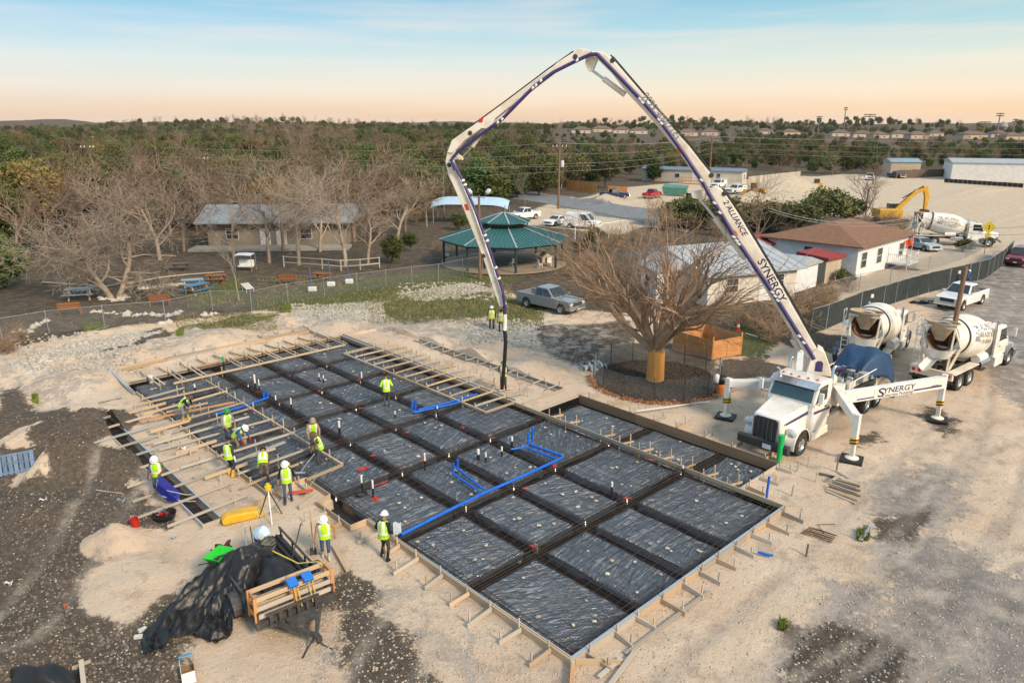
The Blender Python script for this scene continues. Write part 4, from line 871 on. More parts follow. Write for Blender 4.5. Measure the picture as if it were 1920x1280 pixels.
car('pickup', 'silver grey crew cab pickup parked on grass beside the bare tree', PG, 'pickup truck', (985, 573), (1053, 588), -1)
car('pickup', 'white crew cab pickup parked beside the brown wooden pole', PW, 'pickup truck', (1842, 567), (1801, 581), 1, bedcover=BLACK)
car('suv', 'dark maroon sport utility at the picture edge on the gravel road', PM, 'car', (1945, 486), (1912, 506), 1)
car('pickup', 'white pickup parked behind the green pavilion roof', PW, 'pickup truck', (1007, 409), (970, 413), 1)
car('van', 'white panel van parked beyond the pavilion', PW, 'van', (1070, 427), (1108, 429), -1)
car('sedan', 'white sedan parked half behind the panel van', PW, 'car', (1068, 418), (1034, 424), 1)
car('pickup', 'dark blue pickup parked across the road by the trees', PB, 'pickup truck', (1138, 375), (1172, 374), -1)
car('pickup', 'red pickup parked across the road by the trees', PR, 'pickup truck', (1205, 372), (1226, 368), 1)
car('service', 'white service truck with ladder rack near the yellow loader', PW, 'pickup truck', (1400, 361), (1372, 364), 1)
car('service', 'second white service truck closer to the trailer home', PW, 'pickup truck', (1362, 350), (1345, 353), 1)
car('suv', 'white sport utility parked alone in front of the far woods', PW, 'car', (1640, 334), (1634, 340), 1)
car('sedan', 'pale blue car parked behind the house with brown roof', PS, 'car', (1700, 462), (1735, 470), -1)
car('pickup', 'small dark vehicle under the far shed by the woods', PB, 'pickup truck', (1665, 332), (1685, 334), -1)

# ================================================================== CONCRETE PUMP TRUCK
PT = uv(21.95, 3.2); PT.z = -.12
pump = empty('pump_truck', PT, UA + PI, 'white concrete pump truck with outriggers spread and its long boom raised over the slab', 'pump truck')
truck_cab(pump, 1.30, 3.10, 5.25, 2.34, .80, 3.10, 2.12, WHITEC, TEALG)
for s in (-1, 1):
    wheel(pump, 4.1, s * 1.08, .55, .38, CHROME); fender(pump, 4.1, s * 1.26, .70, DARKM, .10); fender(pump, 4.1, s * 1.25, .76, WHITEC, .62)
    for xx in (-3.4, -4.75): wheel(pump, xx, s * 1.10, .54, .30, CHROME, True)
    MB().lathe([(.001, .10), (.16, .08), (.22, 0)], 14, 0, Matrix.Translation((4.86, s * 1.02, 1.28)) @ Matrix.Rotation(PI / 2, 4, 'Y') @ Matrix.Diagonal((1, 1.3, 1, 1))).build('headlight', LAMP, pump, 60)
    MB().prism([(3.05, 1.86), (1.4, 1.72), (1.4, 1.60), (3.05, 1.72)], s * 1.195, s * 1.203).build('stripe', PURPLE, pump); hy = lambda x: .936 - (x - 3.08) / 2.17 * .168 + .035
    MB().add([(3.15, s * hy(3.15), 1.72), (5.0, s * hy(5.0), 1.62), (5.0, s * (hy(5.0) - .02), 1.70), (3.15, s * (hy(3.15) - .01), 1.88)], [(0, 1, 2, 3) if s < 0 else (3, 2, 1, 0)]).build('stripe', PURPLE, pump)
    MB().box((.9, s * .98, .86), (1.1, .62, .72)).build('tool_box', pm('tread_plate', (.52, .48, .43), (.36, .33, .30), 12, .4, .7), pump, None, .02)
    MB().box((2.2, s * 1.02, .60), (1.7, .45, .40)).build('step', CREAM, pump, None, .02)
MB().prism([(5.20, .38), (5.20, .80), (5.36, .84), (5.48, .78), (5.48, .42), (5.38, .36)], -1.25, 1.25).build('bumper', DARKM, pump, 40, .03)
MB().box((5.495, .25, .58), (.012, .42, .22)).build('licence_plate', WHITE, pump)
MB().prism([(2.58, 3.08), (3.00, 2.87), (3.04, 2.91), (2.62, 3.14)], -1.16, 1.16).build('sun_visor', CHROME, pump)
MB().tube([(2.5, -.95, 3.1), (2.5, -.95, 3.35), (2.7, -.95, 3.45)], .06, 10).build('air_horn', CHROME, pump, 60)
ck = MB()
for s in (-1, 1): ck.box((-1.6, s * .45, 1.05), (8.6, .14, .34))
ck.box((-.4, 0, 1.28), (2.6, 2.2, .14)); ck.box((-3.6, 0, 1.34), (3.9, 1.5, .10)); ck.build('subframe', DARKM, pump)
MB().box((-2.6, 0, 1.55), (2.8, 1.1, .36)).build('hydraulic_deck', WHITEC, pump, None, .03)
rs = random.Random(3)
for k in range(22): MB().box((-1.6 - rs.random() * 3.2, rs.uniform(-.9, .9), 1.75 + rs.random() * .25), (rs.uniform(.15, .5), rs.uniform(.12, .4), rs.uniform(.15, .5))).build('hydraulic_unit', pm('pump_grey', (.45, .46, .46), (.25, .26, .27), 3, .5), pump, None, .02)
hs = MB()
for k in range(9):
    x = -1.4 - rs.random() * 3; y = rs.uniform(-.7, .7); hs.tube([(x, y, 1.7), (x - .2, y + .15, 2.25), (x - .5, y + .3, 2.2), (x - .6, y + .35, 1.7)], .03, 6)
hs.build('hydraulic_hoses', BLACK, pump, 60)
rl = MB()
for s in (-1, 1): rl.tube([(-4.8, s * 1.0, 1.4), (-4.8, s * 1.0, 2.15), (-1.8, s * 1.0, 2.15), (-1.5, s * 1.0, 1.5)], .03, 6)
rl.build('hand_rail', WHITEC, pump, 60)
MB().tube([(-5.9, -.2, 1.3), (-4.3, -.2, 2.0), (-1.2, -.15, 2.62), (-.2, 0, 2.7)], .085, 12).build('delivery_pipe', PURPLE, pump, 60)
hb = MB().add([(-5.2, -.7, .7), (-6.3, -.7, .7), (-6.3, .7, .7), (-5.2, .7, .7), (-5.0, -1.05, 1.55), (-6.6, -1.05, 1.55), (-6.6, 1.05, 1.55), (-5.0, 1.05, 1.55)], [(0, 1, 2, 3), (0, 4, 5, 1), (1, 5, 6, 2), (2, 6, 7, 3), (3, 7, 4, 0)]).build('hopper', CREAM, pump)
MB().box((-6.75, 0, 2.1), (.06, 2.0, .8), 0, Matrix.Rotation(.35, 3, 'Y')).build('splash_guard', pm('guard_grey', (.55, .51, .45), (.42, .38, .33), 2, .7), hb)
# turret
TX = .35
tu = MB(); tu.lathe([(.95, 1.30), (.95, 1.52), (.82, 1.55)], 32); tu.lathe([(.60, 2.5), (.92, 2.58), (.92, 2.72), (.70, 2.76)], 36); tu.lathe([(.82, 1.5), (.60, 2.55)], 24)
t_ = tu.build('turret_base', CREAM, pump, 40); t_.location = (TX, 0, .0)
Tw = Vector(PT) + Matrix.Rotation(UA + PI, 4, 'Z') @ Vector((TX, 0, 0)); Ew = at(945, 738)
bd = Vector((Ew.x - Tw.x, Ew.y - Tw.y, 0)).normalized(); bn = Vector((bd.y, -bd.x, 0));  bn = bn if bn.y < 0 else -bn
PI_ = (Matrix.Translation(PT) @ Matrix.Rotation(UA + PI, 4, 'Z')).inverted()
MW = Matrix((( bd.x, bn.x, 0, Tw.x), (bd.y, bn.y, 0, Tw.y), (0, 0, 1, 0), (0, 0, 0, 1)))
BM = PI_ @ MW                                       # boom plane (along, across, up) -> truck space
def bp(px, py):
    """picture point -> place in the upright plane the boom swings in"""
    yd = py - 640; r = Vector((px - 960, FPX * CP - yd * SP, -(yd * CP + FPX * SP))); c = Vector((0, 0, HCAM))
    t = ((Tw - c).dot(bn)) / r.dot(bn); w = c + r * t - Tw
    return (w.dot(bd), w.z + Tw.z)
ped = MB().prism([(-.62, 2.72), (.66, 2.72), (.52, 3.3), (.46, 3.9), (.18, 4.12), (-.14, 3.95), (-.42, 3.3)], -.46, .46, 0, BM).build('turret', CREAM, pump, 40, .05)
MB().prism([(-.12, 2.95), (.22, 2.95), (.22, 3.38), (.14, 3.48), (-.04, 3.48), (-.12, 3.38)], .455, .475, 0, BM).build('turret_opening', PURPLE, ped)
S1 = [(1538, 665), (1510, 616), (1450, 511), (1390, 410), (1356, 357), (1341, 348), (1331, 354), (1328, 366), (1375, 441), (1409, 498), (1457, 578), (1491, 632), (1512, 668)]
S2 = [(1331, 350), (1332, 326), (1292, 275), (1220, 195), (1146, 109), (1132, 99), (1110, 97), (1116, 106), (1150, 140), (1174, 172), (1210, 210), (1240, 245), (1272, 284), (1306, 332), (1316, 352)]
S3 = [(1122, 104), (1108, 96), (1090, 91), (1075, 100), (1048, 117), (1031, 132), (951, 191), (904, 225), (877, 244), (850, 263), (841, 286), (852, 287), (873, 264), (905, 241), (921, 242), (930, 223), (1010, 160), (1048, 131), (1082, 114), (1104, 106)]
S4 = [(849, 270), (841, 284), (837, 302), (842, 326), (870, 389), (905, 476), (938, 574), (949, 572), (921, 490), (886, 389), (863, 335), (851, 303), (856, 284)]
secs = []
for i, (P, w, off) in enumerate(((S1, .34, 0), (S2, .30, .0), (S3, .24, .0), (S4, .17, 0))):
    o = MB().prism([bp(*q) for q in P], -w + off, w + off, 0, BM).build('boom_section', CREAM, pump, None, .025); secs.append(o)
def btube(pxs, r, m, parent, off, name='delivery_pipe', n=12): return MB().tube([BM @ Vector((bp(*q)[0], off, bp(*q)[1])) for q in pxs], r, n).build(name, m, parent, 60)
btube([(1524, 668), (1517, 655), (1486, 606), (1450, 548), (1379, 444), (1345, 387), (1326, 356)], .10, PURPLE, secs[0], .46)
btube([(1326, 356), (1318, 340), (1280, 283), (1240, 228), (1205, 189), (1160, 142), (1122, 103)], .09, PURPLE, secs[1], .42)
btube([(1122, 103), (1108, 104), (1080, 117), (1040, 137), (1005, 163), (985, 183), (945, 224), (925, 238)], .085, PURPLE, secs[2], .36)
btube([(925, 238), (905, 252), (862, 284), (850, 300), (857, 318)], .08, PURPLE, secs[2], .33)
btube([(853, 305), (869, 335), (895, 395), (925, 480), (946, 548), (949, 572)], .075, PURPLE, secs[3], .27)
for i, (L_, r) in enumerate((([(1505, 636), (1497, 624), (1447, 543), (1452, 550), (1457, 558), (1381, 448), (1385, 454), (1376, 441), (1340, 378), (1350, 396)], .135), ([(1316, 336), (1237, 224), (1242, 231), (1202, 186), (1207, 192)], .125), ([(1085, 115), (1009, 161), (1003, 166), (1018, 153), (938, 230), (946, 224)], .115), ([(871, 338), (875, 346), (912, 440), (916, 450), (932, 500), (938, 520)], .105))):
    for q in L_: c = MB(); s_, z = bp(*q); c.lathe([(r, -.05), (r, .05)], 12, 0, BM @ Matrix.Translation((s_, (.46, .42, .36, .27)[i], z)) @ Matrix.Rotation([R(-36), R(-40), R(52), R(-155)][i], 4, 'Y')); c.beam(BM @ Vector((s_, (.46, .42, .36, .27)[i], z)), BM @ Vector((s_, .1, z + .05)), .05, .05); c.build('pipe_clamp', WHITE, secs[i], 40)
def cyl(a, b, c, r, off, parent):
    A_, B_, C_ = [BM @ Vector((bp(*q)[0], off, bp(*q)[1])) for q in (a, b, c)]
    o = MB().tube([A_, B_], r, 14).build('hydraulic_cylinder', CREAM, parent, 60); MB().tube([B_, C_], r * .5, 10).build('piston_rod', CHROME, o, 60)
cyl((1398, 484), (1340, 408), (1303, 362), .15, .05, secs[0]); cyl((1172, 178), (1132, 148), (1110, 132), .13, .05, secs[1]); cyl((908, 243), (886, 275), (868, 294), .10, .0, secs[2]); cyl((1500, 660), (1488, 640), (1480, 560), .16, -.42, secs[0])
for P, w, pa in (([(1296, 360), (1330, 352), (1336, 362), (1310, 374), (1298, 370)], .2, secs[0]), ([(1100, 100), (1098, 120), (1104, 134), (1112, 134), (1122, 110)], .15, secs[1]), ([(868, 296), (852, 282), (852, 290), (862, 300)], .13, secs[2]), ([(850, 298), (868, 300), (868, 294), (852, 292)], .1, secs[3])):
    MB().prism([bp(*q) for q in P], -w, w, 0, BM).build('link_plate', CREAM, pa, None, .015)
for i, P in enumerate(([(1535, 655), (1508, 606), (1449, 503), (1389, 403), (1354, 352)], [(1330, 318), (1291, 268), (1219, 189), (1146, 104)], [(1076, 97), (1030, 129), (950, 189), (880, 240)], [(840, 300), (846, 330), (904, 470)])):
    btube(P, .035, BLACK, secs[i], (.2, .18, .14, .1)[i], 'hydraulic_hose', 6); btube([(x + 3, y + 2) for x, y in P], .03, BLACK, secs[i], (-.1, -.08, .0, .0)[i], 'hydraulic_hose', 6)
    for q in (P[0], P[-1]): s_, z = bp(*q); MB().lathe([(.001, .03), (.10, .03), (.12, 0)], 14, 0, BM @ Matrix.Translation((s_ - .12, (.345, .305, .245, .175)[i], z - .25)) @ Matrix.Rotation(-PI / 2, 4, 'X')).build('hinge_pin', DARKM, secs[i], 40)
# lettering on the boom
def boomtext(s, size, p0, p1, off, parent, m=NAVY, width=1, nm='lettering', shear=0):
    a, b = bp(*p0), bp(*p1); cx, cz = (a[0] + b[0]) / 2, (a[1] + b[1]) / 2; ex = Vector((b[0] - a[0], 0, b[1] - a[1])).normalized(); 
    # picture-right is -along when the boom leans that way: choose the up that reads correctly from the camera side
    ey = Vector((0, 1, 0)).cross(ex); 
    X = BM.to_3x3() @ ex; nrm = BM.to_3x3() @ Vector((0, 1, 0)); Y = nrm.cross(X)
    M_ = Matrix((X, Y, nrm)).transposed().to_4x4(); M_.translation = BM @ Vector((cx, off, cz)); return lettering(s, size, M_, m, parent, nm, shear, width)
boomtext('SYNERGY', .52, (1424, 484), (1468, 562), .346, secs[0], width=1.05); boomtext('2 ALLIANCE', .36, (1368, 390), (1388, 424), .346, secs[0], shear=.2); boomtext('(512)806-6636', .50, (1268, 257), (1213, 180), .306, secs[1], GREYPRINT, .88)
for P in ([(1271, 276), (1279, 283), (1275, 290), (1268, 283)], ):
    MB().prism([bp(*q) for q in P], .302, .312, 0, BM).build('orange_patch', pm('orange_print', (.75, .22, .05), None, 4, .5), secs[1])
MB().prism([bp(*q) for q in ((1374, 428), (1381, 432), (1384, 440), (1377, 437))], .342, .352, 0, BM).build('orange_patch', pm('orange_print', (.75, .22, .05), None, 4, .5), secs[0]); MB().prism([bp(*q) for q in ((872, 382), (878, 382), (882, 393), (876, 394))], .172, .182, 0, BM).build('red_patch', REDP, secs[3]); MB().prism([bp(*q) for q in ((902, 222), (909, 222), (907, 230), (900, 230))], .242, .252, 0, BM).build('red_patch', REDP, secs[2])
# end hose
eh = btube([(947, 572), (947, 590)], .10, PURPLE, pump, .1, 'hose_coupling'); btube([(947, 588), (948, 600), (947, 618)], .115, WHITE, eh, .1, 'hose_clamp')
btube([(947, 616), (949, 640), (947, 675), (944, 712), (942, 728)], .105, BLACK, pump, .1, 'end_hose')
# outriggers (truck space)
def hazard(): return YEL
def leg(x, y, zt, arm, rear=False):
    o = MB().box((x, y, (zt + .9) / 2 + .1), (.26, .26, zt - .9)).build('outrigger_leg', WHITE, arm, None, .015)
    MB().box((x, y, .72), (.18, .18, 1.1)).build('leg_ram', CREAM, o); 
    b = MB().box((x, y, 1.02), (.285, .285, .28)).build('warning_band', YEL, o)
    st_ = MB()
    for s in (-1, 1):
        for k in (-.09, .06):
            st_.add([(x - .144, y + s * .1446, .94 + k), (x + .144, y + s * .1446, 1.02 + k), (x + .144, y + s * .1446, 1.09 + k), (x - .144, y + s * .1446, 1.01 + k)], [(0, 1, 2, 3)]); st_.add([(x + s * .1446, y - .144, .94 + k), (x + s * .1446, y + .144, 1.02 + k), (x + s * .1446, y + .144, 1.09 + k), (x + s * .1446, y - .144, 1.01 + k)], [(0, 1, 2, 3)])
    st_.build('warning_stripe', BLACK, b)
    MB().lathe([(.30, .17), (.30, .21), (.10, .30)], 16).build('foot_plate', CREAM, o, 40, 0, (x, y, 0)); MB().box((x, y, .10), (.95, .95, .13), 0, Matrix.Rotation(.3, 3, 'Z')).build('outrigger_pad', BLACK, o, None, .02)
def armbox(a, b, w, h0, h1, nm='outrigger_arm'):
    a, b = Vector(a), Vector(b); M_ = Matrix.Translation(a) @ bmat(a, b).to_4x4(); L_ = (b - a).length
    return MB().prism([(0, -h0 / 2), (L_, -h1 / 2), (L_, h1 / 2), (0, h0 / 2)], -w / 2, w / 2, 0, M_).build(nm, WHITE, pump, None, .015), M_, L_
a, _, _ = armbox((.55, 1.05, 2.30), (2.97, 3.1, 2.02), .34, .46, .40); leg(2.97, 3.1, 2.2, a)
a, _, _ = armbox((.55, -1.0, 2.05), (2.6, -3.54, 1.95), .34, .42, .36); leg(2.6, -3.54, 2.12, a)
a, RM, RL = armbox((-.2, 1.2, 1.75), (-5.0, 4.15, 2.15), .34, .58, .60); leg(-5.0, 4.15, 2.45, a)
MB().prism([(.6, -.20), (RL - .25, -.16), (RL - .25, -.07), (.6, -.14)], .174, .180, 0, RM).build('stripe', PURPLE, a); MB().prism([(.6, -.20), (RL - .25, -.16), (RL - .25, -.07), (.6, -.14)], -.180, -.174, 0, RM).build('stripe', PURPLE, a)
MB().prism([(1.55, -.275), (3.75, -.27), (3.82, .27), (1.55, .27)], -.186, -.176, 0, RM).build('logo_plate', WHITE, a)
def armtext(s, size, x, z, shear=0, width=1):
    X = RM.to_3x3() @ Vector((1, 0, 0)); nrm = RM.to_3x3() @ Vector((0, -1, 0)); Y = nrm.cross(X)
    M_ = Matrix((X, Y, nrm)).transposed().to_4x4(); M_.translation = RM @ Vector((x, -.190, z)); lettering(s, size, M_, NAVY, a, 'lettering', shear, width)
armtext('YNERGY', .42, 2.92, .08, .15, 1.12); armtext('Concrete Pumping', .22, 2.85, -.17, .15, 1.05); armtext('S', .66, 1.90, .0, .1, 1.3); armtext('SYNERGY', .10, RL - .62, -.05)
a, _, _ = armbox((-.2, -1.2, 1.75), (-4.6, -3.2, 1.95), .34, .50, .46); leg(-4.6, -3.2, 2.15, a)
for s in (-1, 1): MB().box((.2, s * 1.0, 1.95), (.7, .45, 1.0)).build('outrigger_housing', CREAM, pump, None, .03)
# blue tarpaulin thrown over the hopper
TARP = pm('tarpaulin_blue', (.010, .038, .10), (.016, .058, .14), 1.5, .55, bump=.4, bscale=5)
def tarp(u, v):
    x = -3.6 - 3.6 * u; y = (v - .5) * 3.3; fold = .16 * abs(float(fbm(np.array([v * 5 + u * 2]), np.array([u * 4.]), 5, 3)[0])) + .05 * math.sin(v * 17 + u * 6)
    z = 2.0 + .95 * math.sin(PI * min(1, u * 1.02)) ** .8 * (1 - .35 * abs(v - .5)); e = max(0, abs(v - .5) - .30) / .2
    e2 = max(0, u - .75) / .25
    z = z - e ** 1.2 * (2.3 if v > .5 else 1.3) * (.15 + .85 * u) - e2 ** 1.5 * .7 + fold; y = y * (1 - .15 * e) * (.55 + .45 * min(1, u * 2))
    return Vector((x, y, z))
tp = MB().sheet(tarp, 30, 36).build('tarpaulin', TARP, None, 60); tp.location = PT; tp.rotation_euler = (0, 0, UA + PI)
sl = tp.modifiers.new('s', 'SOLIDIFY'); sl.thickness = .012
tag(tp, 'dark blue tarpaulin draped over the back of the pump truck', 'tarpaulin')

# ================================================================== PEOPLE
def ik(a, b, l1, l2, hint):
    a, b, h = Vector(a), Vector(b), Vector(hint); d = b - a; L_ = min(d.length, (l1 + l2) * .995); d.normalize()
    x = (l1 * l1 - l2 * l2 + L_ * L_) / (2 * L_); y = math.sqrt(max(1e-6, l1 * l1 - x * x)); p_ = h - d * h.dot(d)
    p_ = p_.normalized() if p_.length > 1e-4 else d.orthogonal().normalized()
    return a + d * x + p_ * y, a + d * L_
def person(label, px, py, face, top, legs, boots=None, lean=0, handL=None, handR=None, footL=(.02, .12), footR=(.0, -.12), vest=True, hat=None, hood=None, hipz=.94, headturn=0, nod=.15, glove=None, vestc=None, z=None, scale=1.0, longboot=False, cap=None, nob=False):
    """local frame: x ahead, y to the person's own side, z up"""
    zz = gzs(*at(px, py)[:2]) if z is None else z
    g = at(px, py, zz)
    o = empty('person', (g.x, g.y, zz), face, label, 'person', 'construction crew')
    scale *= random.uniform(.96, 1.04); o.scale = (scale * random.uniform(.97, 1.08), scale * random.uniform(.97, 1.08), scale)
    cl, sl_ = math.cos(lean), math.sin(lean); hip = Vector((-.22 * sl_, 0, hipz))
    def up(f, s, u, k=1.0):           # a place on the upper body, leaning
        c, s2 = math.cos(lean * k), math.sin(lean * k); return hip + Vector((f * c + u * s2, s, u * c - f * s2))
    V = []; E = []; Rr = []; Mt = []
    def vt(p_, r, m): V.append(Vector(p_)); Rr.append(r); Mt.append(m); return len(V) - 1
    pel = vt(hip, .135, 1); sp1 = vt(up(-.01, 0, .16, .8), .128, 0); ch = vt(up(.0, 0, .36), .150, 0); nb = vt(up(-.01, 0, .52), .075, 0)
    hb = vt(up(.03, 0, .585), .062, 2); hm = vt(up(.05 + nod * .05, 0, .68), .098, 2); ht = vt(up(.05 + nod * .12, 0, .76), .080, 2)
    E += [(pel, sp1), (sp1, ch), (ch, nb), (nb, hb), (hb, hm), (hm, ht)]
    shp = {}
    dirs = {}
    for s, hand in ((1, handL), (-1, handR)):
        sh = up(.0, s * .185, .44); hand = Vector(hand) if hand is not None else up(.06, s * .27, -.06)
        if hand.x == hand.x: pass
        el, wr = ik(sh, hand, .29, .25, Vector((-.5, s * .5, -.35)))
        a = vt(sh, .078, 0); b = vt(el, .052, 0); c = vt(wr, .036, 3); d_ = (wr - el).normalized(); p1 = vt(wr + d_ * .075, .040, 3)
        E += [(ch, a), (a, b), (b, c), (c, p1)]; dirs[s] = (wr, d_)
    for s, ft in ((1, footL), (-1, footR)):
        hp = hip + Vector((0, s * .095, -.04)); fz = ft[2] if len(ft) > 2 else .0
        kn, an = ik(hp, (ft[0] - .03, ft[1], .085 + fz), .44, .42, Vector((1, s * .1, 0)))
        a = vt(hp, .098, 1); b = vt(kn, .064, 1); c = vt(an, .048, 4 if not longboot else 4); t = vt(an + Vector((.15, s * .03, -.05)), .042, 4); hl = vt(an + Vector((-.045, 0, -.05)), .04, 4)
        E += [(pel, a), (a, b), (b, c), (c, t), (c, hl)]; shp[s] = (kn, an)
    me = bpy.data.meshes.new('b'); me.from_pydata(V, E, []); ob = bpy.data.objects.new('b', me); COL.objects.link(ob)
    ob.modifiers.new('k', 'SKIN'); ss = ob.modifiers.new('s', 'SUBSURF'); ss.levels = 2; ss.render_levels = 2
    for i, sv in enumerate(me.skin_vertices[0].data): sv.radius = (Rr[i], Rr[i]); sv.use_root = (i == pel)
    dg = bpy.context.evaluated_depsgraph_get(); nm = bpy.data.meshes.new_from_object(ob.evaluated_get(dg)); bpy.data.objects.remove(ob); bpy.data.meshes.remove(me)
    n = len(nm.polygons); c = np.zeros(n * 3); nm.polygons.foreach_get('center', c); c = c.reshape(-1, 3)
    pts = []; lab = []
    for a, b in E:
        for t in (0, .25, .5, .75, 1): pts.append(V[a].lerp(V[b], t)); lab.append(Mt[b] if t > .35 else Mt[a])
    # long boots reach up the shin
    if longboot:
        for s in (1, -1):
            for t in (.45, .6, .8): pts.append(shp[s][0].lerp(shp[s][1], t)); lab.append(4)
    P = np.array([tuple(p_) for p_ in pts]); mi = np.array(lab)[np.argmin(((c[:, None] - P[None]) ** 2).sum(-1), 1)]
    nm.polygons.foreach_set('material_index', mi.astype(np.int32))
    for m in (top, legs, SKIN, glove or SKIN, boots or BLACK): nm.materials.append(m)
    nm.shade_smooth(); nm.name = 'body'
    # fingers, nose and ears joined to the body mesh
    mb = MB()
    for s in (1, -1):
        wr, d_ = dirs[s]; side = d_.cross(Vector((0, 0, 1))); side = side.normalized() if side.length > .1 else Vector((0, 1, 0)); pn = d_.cross(side).normalized(); base = wr + d_ * .085
        for k, ln in enumerate((.070, .082, .076, .058)):
            b0 = base + side * (k - 1.5) * .020; mb.tube([b0, b0 + d_ * ln * .55 + pn * .012, b0 + d_ * ln * .85 + pn * .035], [.0105, .0095, .007], 6, 3)
        mb.tube([wr + d_ * .03 + side * .03, wr + d_ * .065 + side * .055, wr + d_ * .10 + side * .058 + pn * .01], [.013, .011, .008], 6, 3)
    H_ = V[hm]; fx = (Matrix.Rotation(headturn, 3, 'Z') @ Vector((math.cos(lean + nod), 0, -math.sin(lean + nod)))).normalized(); hy = Vector((0, 0, 1)).cross(fx); hy = hy.normalized(); hz = fx.cross(hy)
    mb.add([H_ + fx * .095 + hz * .03, H_ + fx * .098 + hy * .018 - hz * .02, H_ + fx * .098 - hy * .018 - hz * .02, H_ + fx * .128 - hz * .012], [(0, 1, 3), (0, 3, 2), (1, 2, 3)], 2)
    for s in (-1, 1): mb.tube([H_ + hy * s * .088 + hz * .02, H_ + hy * s * .108 - fx * .01, H_ + hy * s * .09 - hz * .03], [.014, .018, .012], 6, 2)
    extra = mb.mesh('x', [top, legs, SKIN, glove or SKIN, boots or BLACK]); import bmesh as bme
    bm = bme.new(); bm.from_mesh(nm); bm.from_mesh(extra); bm.to_mesh(nm); bm.free(); bpy.data.meshes.remove(extra)
    body = bpy.data.objects.new('body', nm); COL.objects.link(body); body.parent = o
    fc = MB()
    for s in (-1, 1): fc.box(H_ + fx * .094 + hy * s * .035 + hz * .028, (.012, .022, .012))
    fc.box(H_ + fx * .092 - hz * .048, (.012, .045, .010)); fc.build('face', BLACK, body)
    if hat or cap:
        T_ = H_ + hz * .045 - fx * .004; M_ = Matrix((fx, hy, hz)).transposed().to_4x4(); M_.translation = T_
        if hat:
            h = MB(); h.lathe([(.158, .0), (.165, .008), (.128, .022), (.126, .055), (.108, .102), (.06, .132), (.001, .140)], 20, 0, M_ @ Matrix.Diagonal((1.04, .92, .95, 1))); h.prism([(-.11, .10), (-.05, .138), (.05, .138), (.11, .10)], -.012, .012, 0, M_ @ Matrix.Translation((0, 0, .008))); h.build('hard_hat', hat, o, 50)
        else:
            h = MB(); h.lathe([(.118, -.01), (.120, .03), (.095, .08), (.001, .105)], 16, 0, M_); h.box(M_ @ Vector((.13, 0, .0)), (.11, .15, .012), 0, M_.to_3x3()); h.build('cap', cap, o, 50)
    else:
        pass
    if not (hat or hood): MB().lathe([(.110, .0), (.112, .035), (.09, .085), (.001, .115)], 16, 0, Matrix.Translation(H_ + hz * .01 - fx * .015)).build('hair', BLACK, o, 50) if not cap else None
    if hood:
        h = MB(); M_ = Matrix((fx, hy, hz)).transposed().to_4x4(); M_.translation = H_
        h.lathe([(.125, -.02), (.145, .05), (.135, .13), (.10, .18)], 18, 0, M_ @ Matrix.Rotation(-PI / 2, 4, 'Y') @ Matrix.Translation((0, 0, -.09))); h.lathe([(.001, .155), (.08, .14), (.125, .07), (.14, -.02), (.12, -.12)], 16, 0, M_ @ Matrix.Translation((-.035, 0, 0)), PI * .32, PI * 1.68); h.build('hood', hood, o, 60)
    if vest:
        nn = 24; rings = [(-.10, .165, .205, 0), (-.02, .160, .200, .1), (.06, .162, .203, .4), (.13, .165, .208, .6), (.19, .168, .212, .8), (.27, .172, .218, 1), (.36, .170, .222, 1), (.44, .148, .205, 1), (.50, .110, .150, 1), (.535, .085, .095, 1)]
        vs = []
        for (u, rf, rw, k) in rings:
            for j in range(nn):
                t = 2 * PI * j / nn; vs.append(up(rf * math.cos(t) - .005, rw * math.sin(t), u, .8 + .2 * k))
        v1, v2 = MB(), MB()
        for i in range(len(rings) - 1):
            for j in range(nn):
                j2 = (j + 1) % nn; q = (i * nn + j, i * nn + j2, (i + 1) * nn + j2, (i + 1) * nn + j); a = (j + .5) * 360 / nn
                if i in (5, 6) and (75 < a < 105 or 255 < a < 285): continue            # arm holes
                tape = i == 2 or (i == 4 and False) or (i >= 2 and (36 < a < 54 or 306 < a < 324 or 141 < a < 159 or 201 < a < 219))
                (v2 if tape else v1).add([vs[k] for k in q], [(0, 1, 2, 3)])
        vo = v1.build('vest', vestc or HIVIS, o, 60); v2.build('reflective_tape', REFL, vo, 60)
    return o
def cloth(n, c): return pm('cloth_' + n, c, tuple(x * .7 for x in c), 9, .9, bump=.3, bscale=14)
JEAN = cloth('denim', (.055, .10, .20)); JEAND = cloth('dark_denim', (.035, .05, .09)); KHAKI = cloth('khaki', (.27, .22, .15)); OLIVE = cloth('olive', (.06, .055, .04)); GREYC = cloth('grey', (.24, .25, .27)); BLK = cloth('black', (.012, .012, .014)); TANC = cloth('tan', (.42, .25, .11)); BEIGE = cloth('beige', (.40, .29, .20)); BLUEC = cloth('blue', (.02, .11, .32)); DKG = cloth('dark_grey', (.07, .075, .08)); CAMO = cloth('camo', (.20, .17, .14)); PLAID = cloth('plaid', (.10, .11, .13)); SLATE = cloth('slate', (.17, .22, .30)); BROWN = cloth('brown', (.14, .09, .05)); RED_ = cloth('red', (.30, .02, .03))
YBOOT = pm('yellow_boot', (.68, .42, .03), (.55, .33, .03), 5, .5); WHAT = pm('hard_hat_white', (.80, .81, .82), (.72, .73, .75), 5, .3); GHAT = pm('hard_hat_green', (.01, .30, .06), None, 5, .35); YBV = pm('vest_lime', (.62, .75, .02), (.5, .62, .02), 8, .7)
person('worker in black hoodie and vest standing with back turned on the front slab edge', 722, 1047, R(62), BLK, OLIVE, BLK, .05, (.16, .28, .98), (.12, -.24, .9), (.06, .17), (-.10, -.20), hat=WHAT, hood=None)
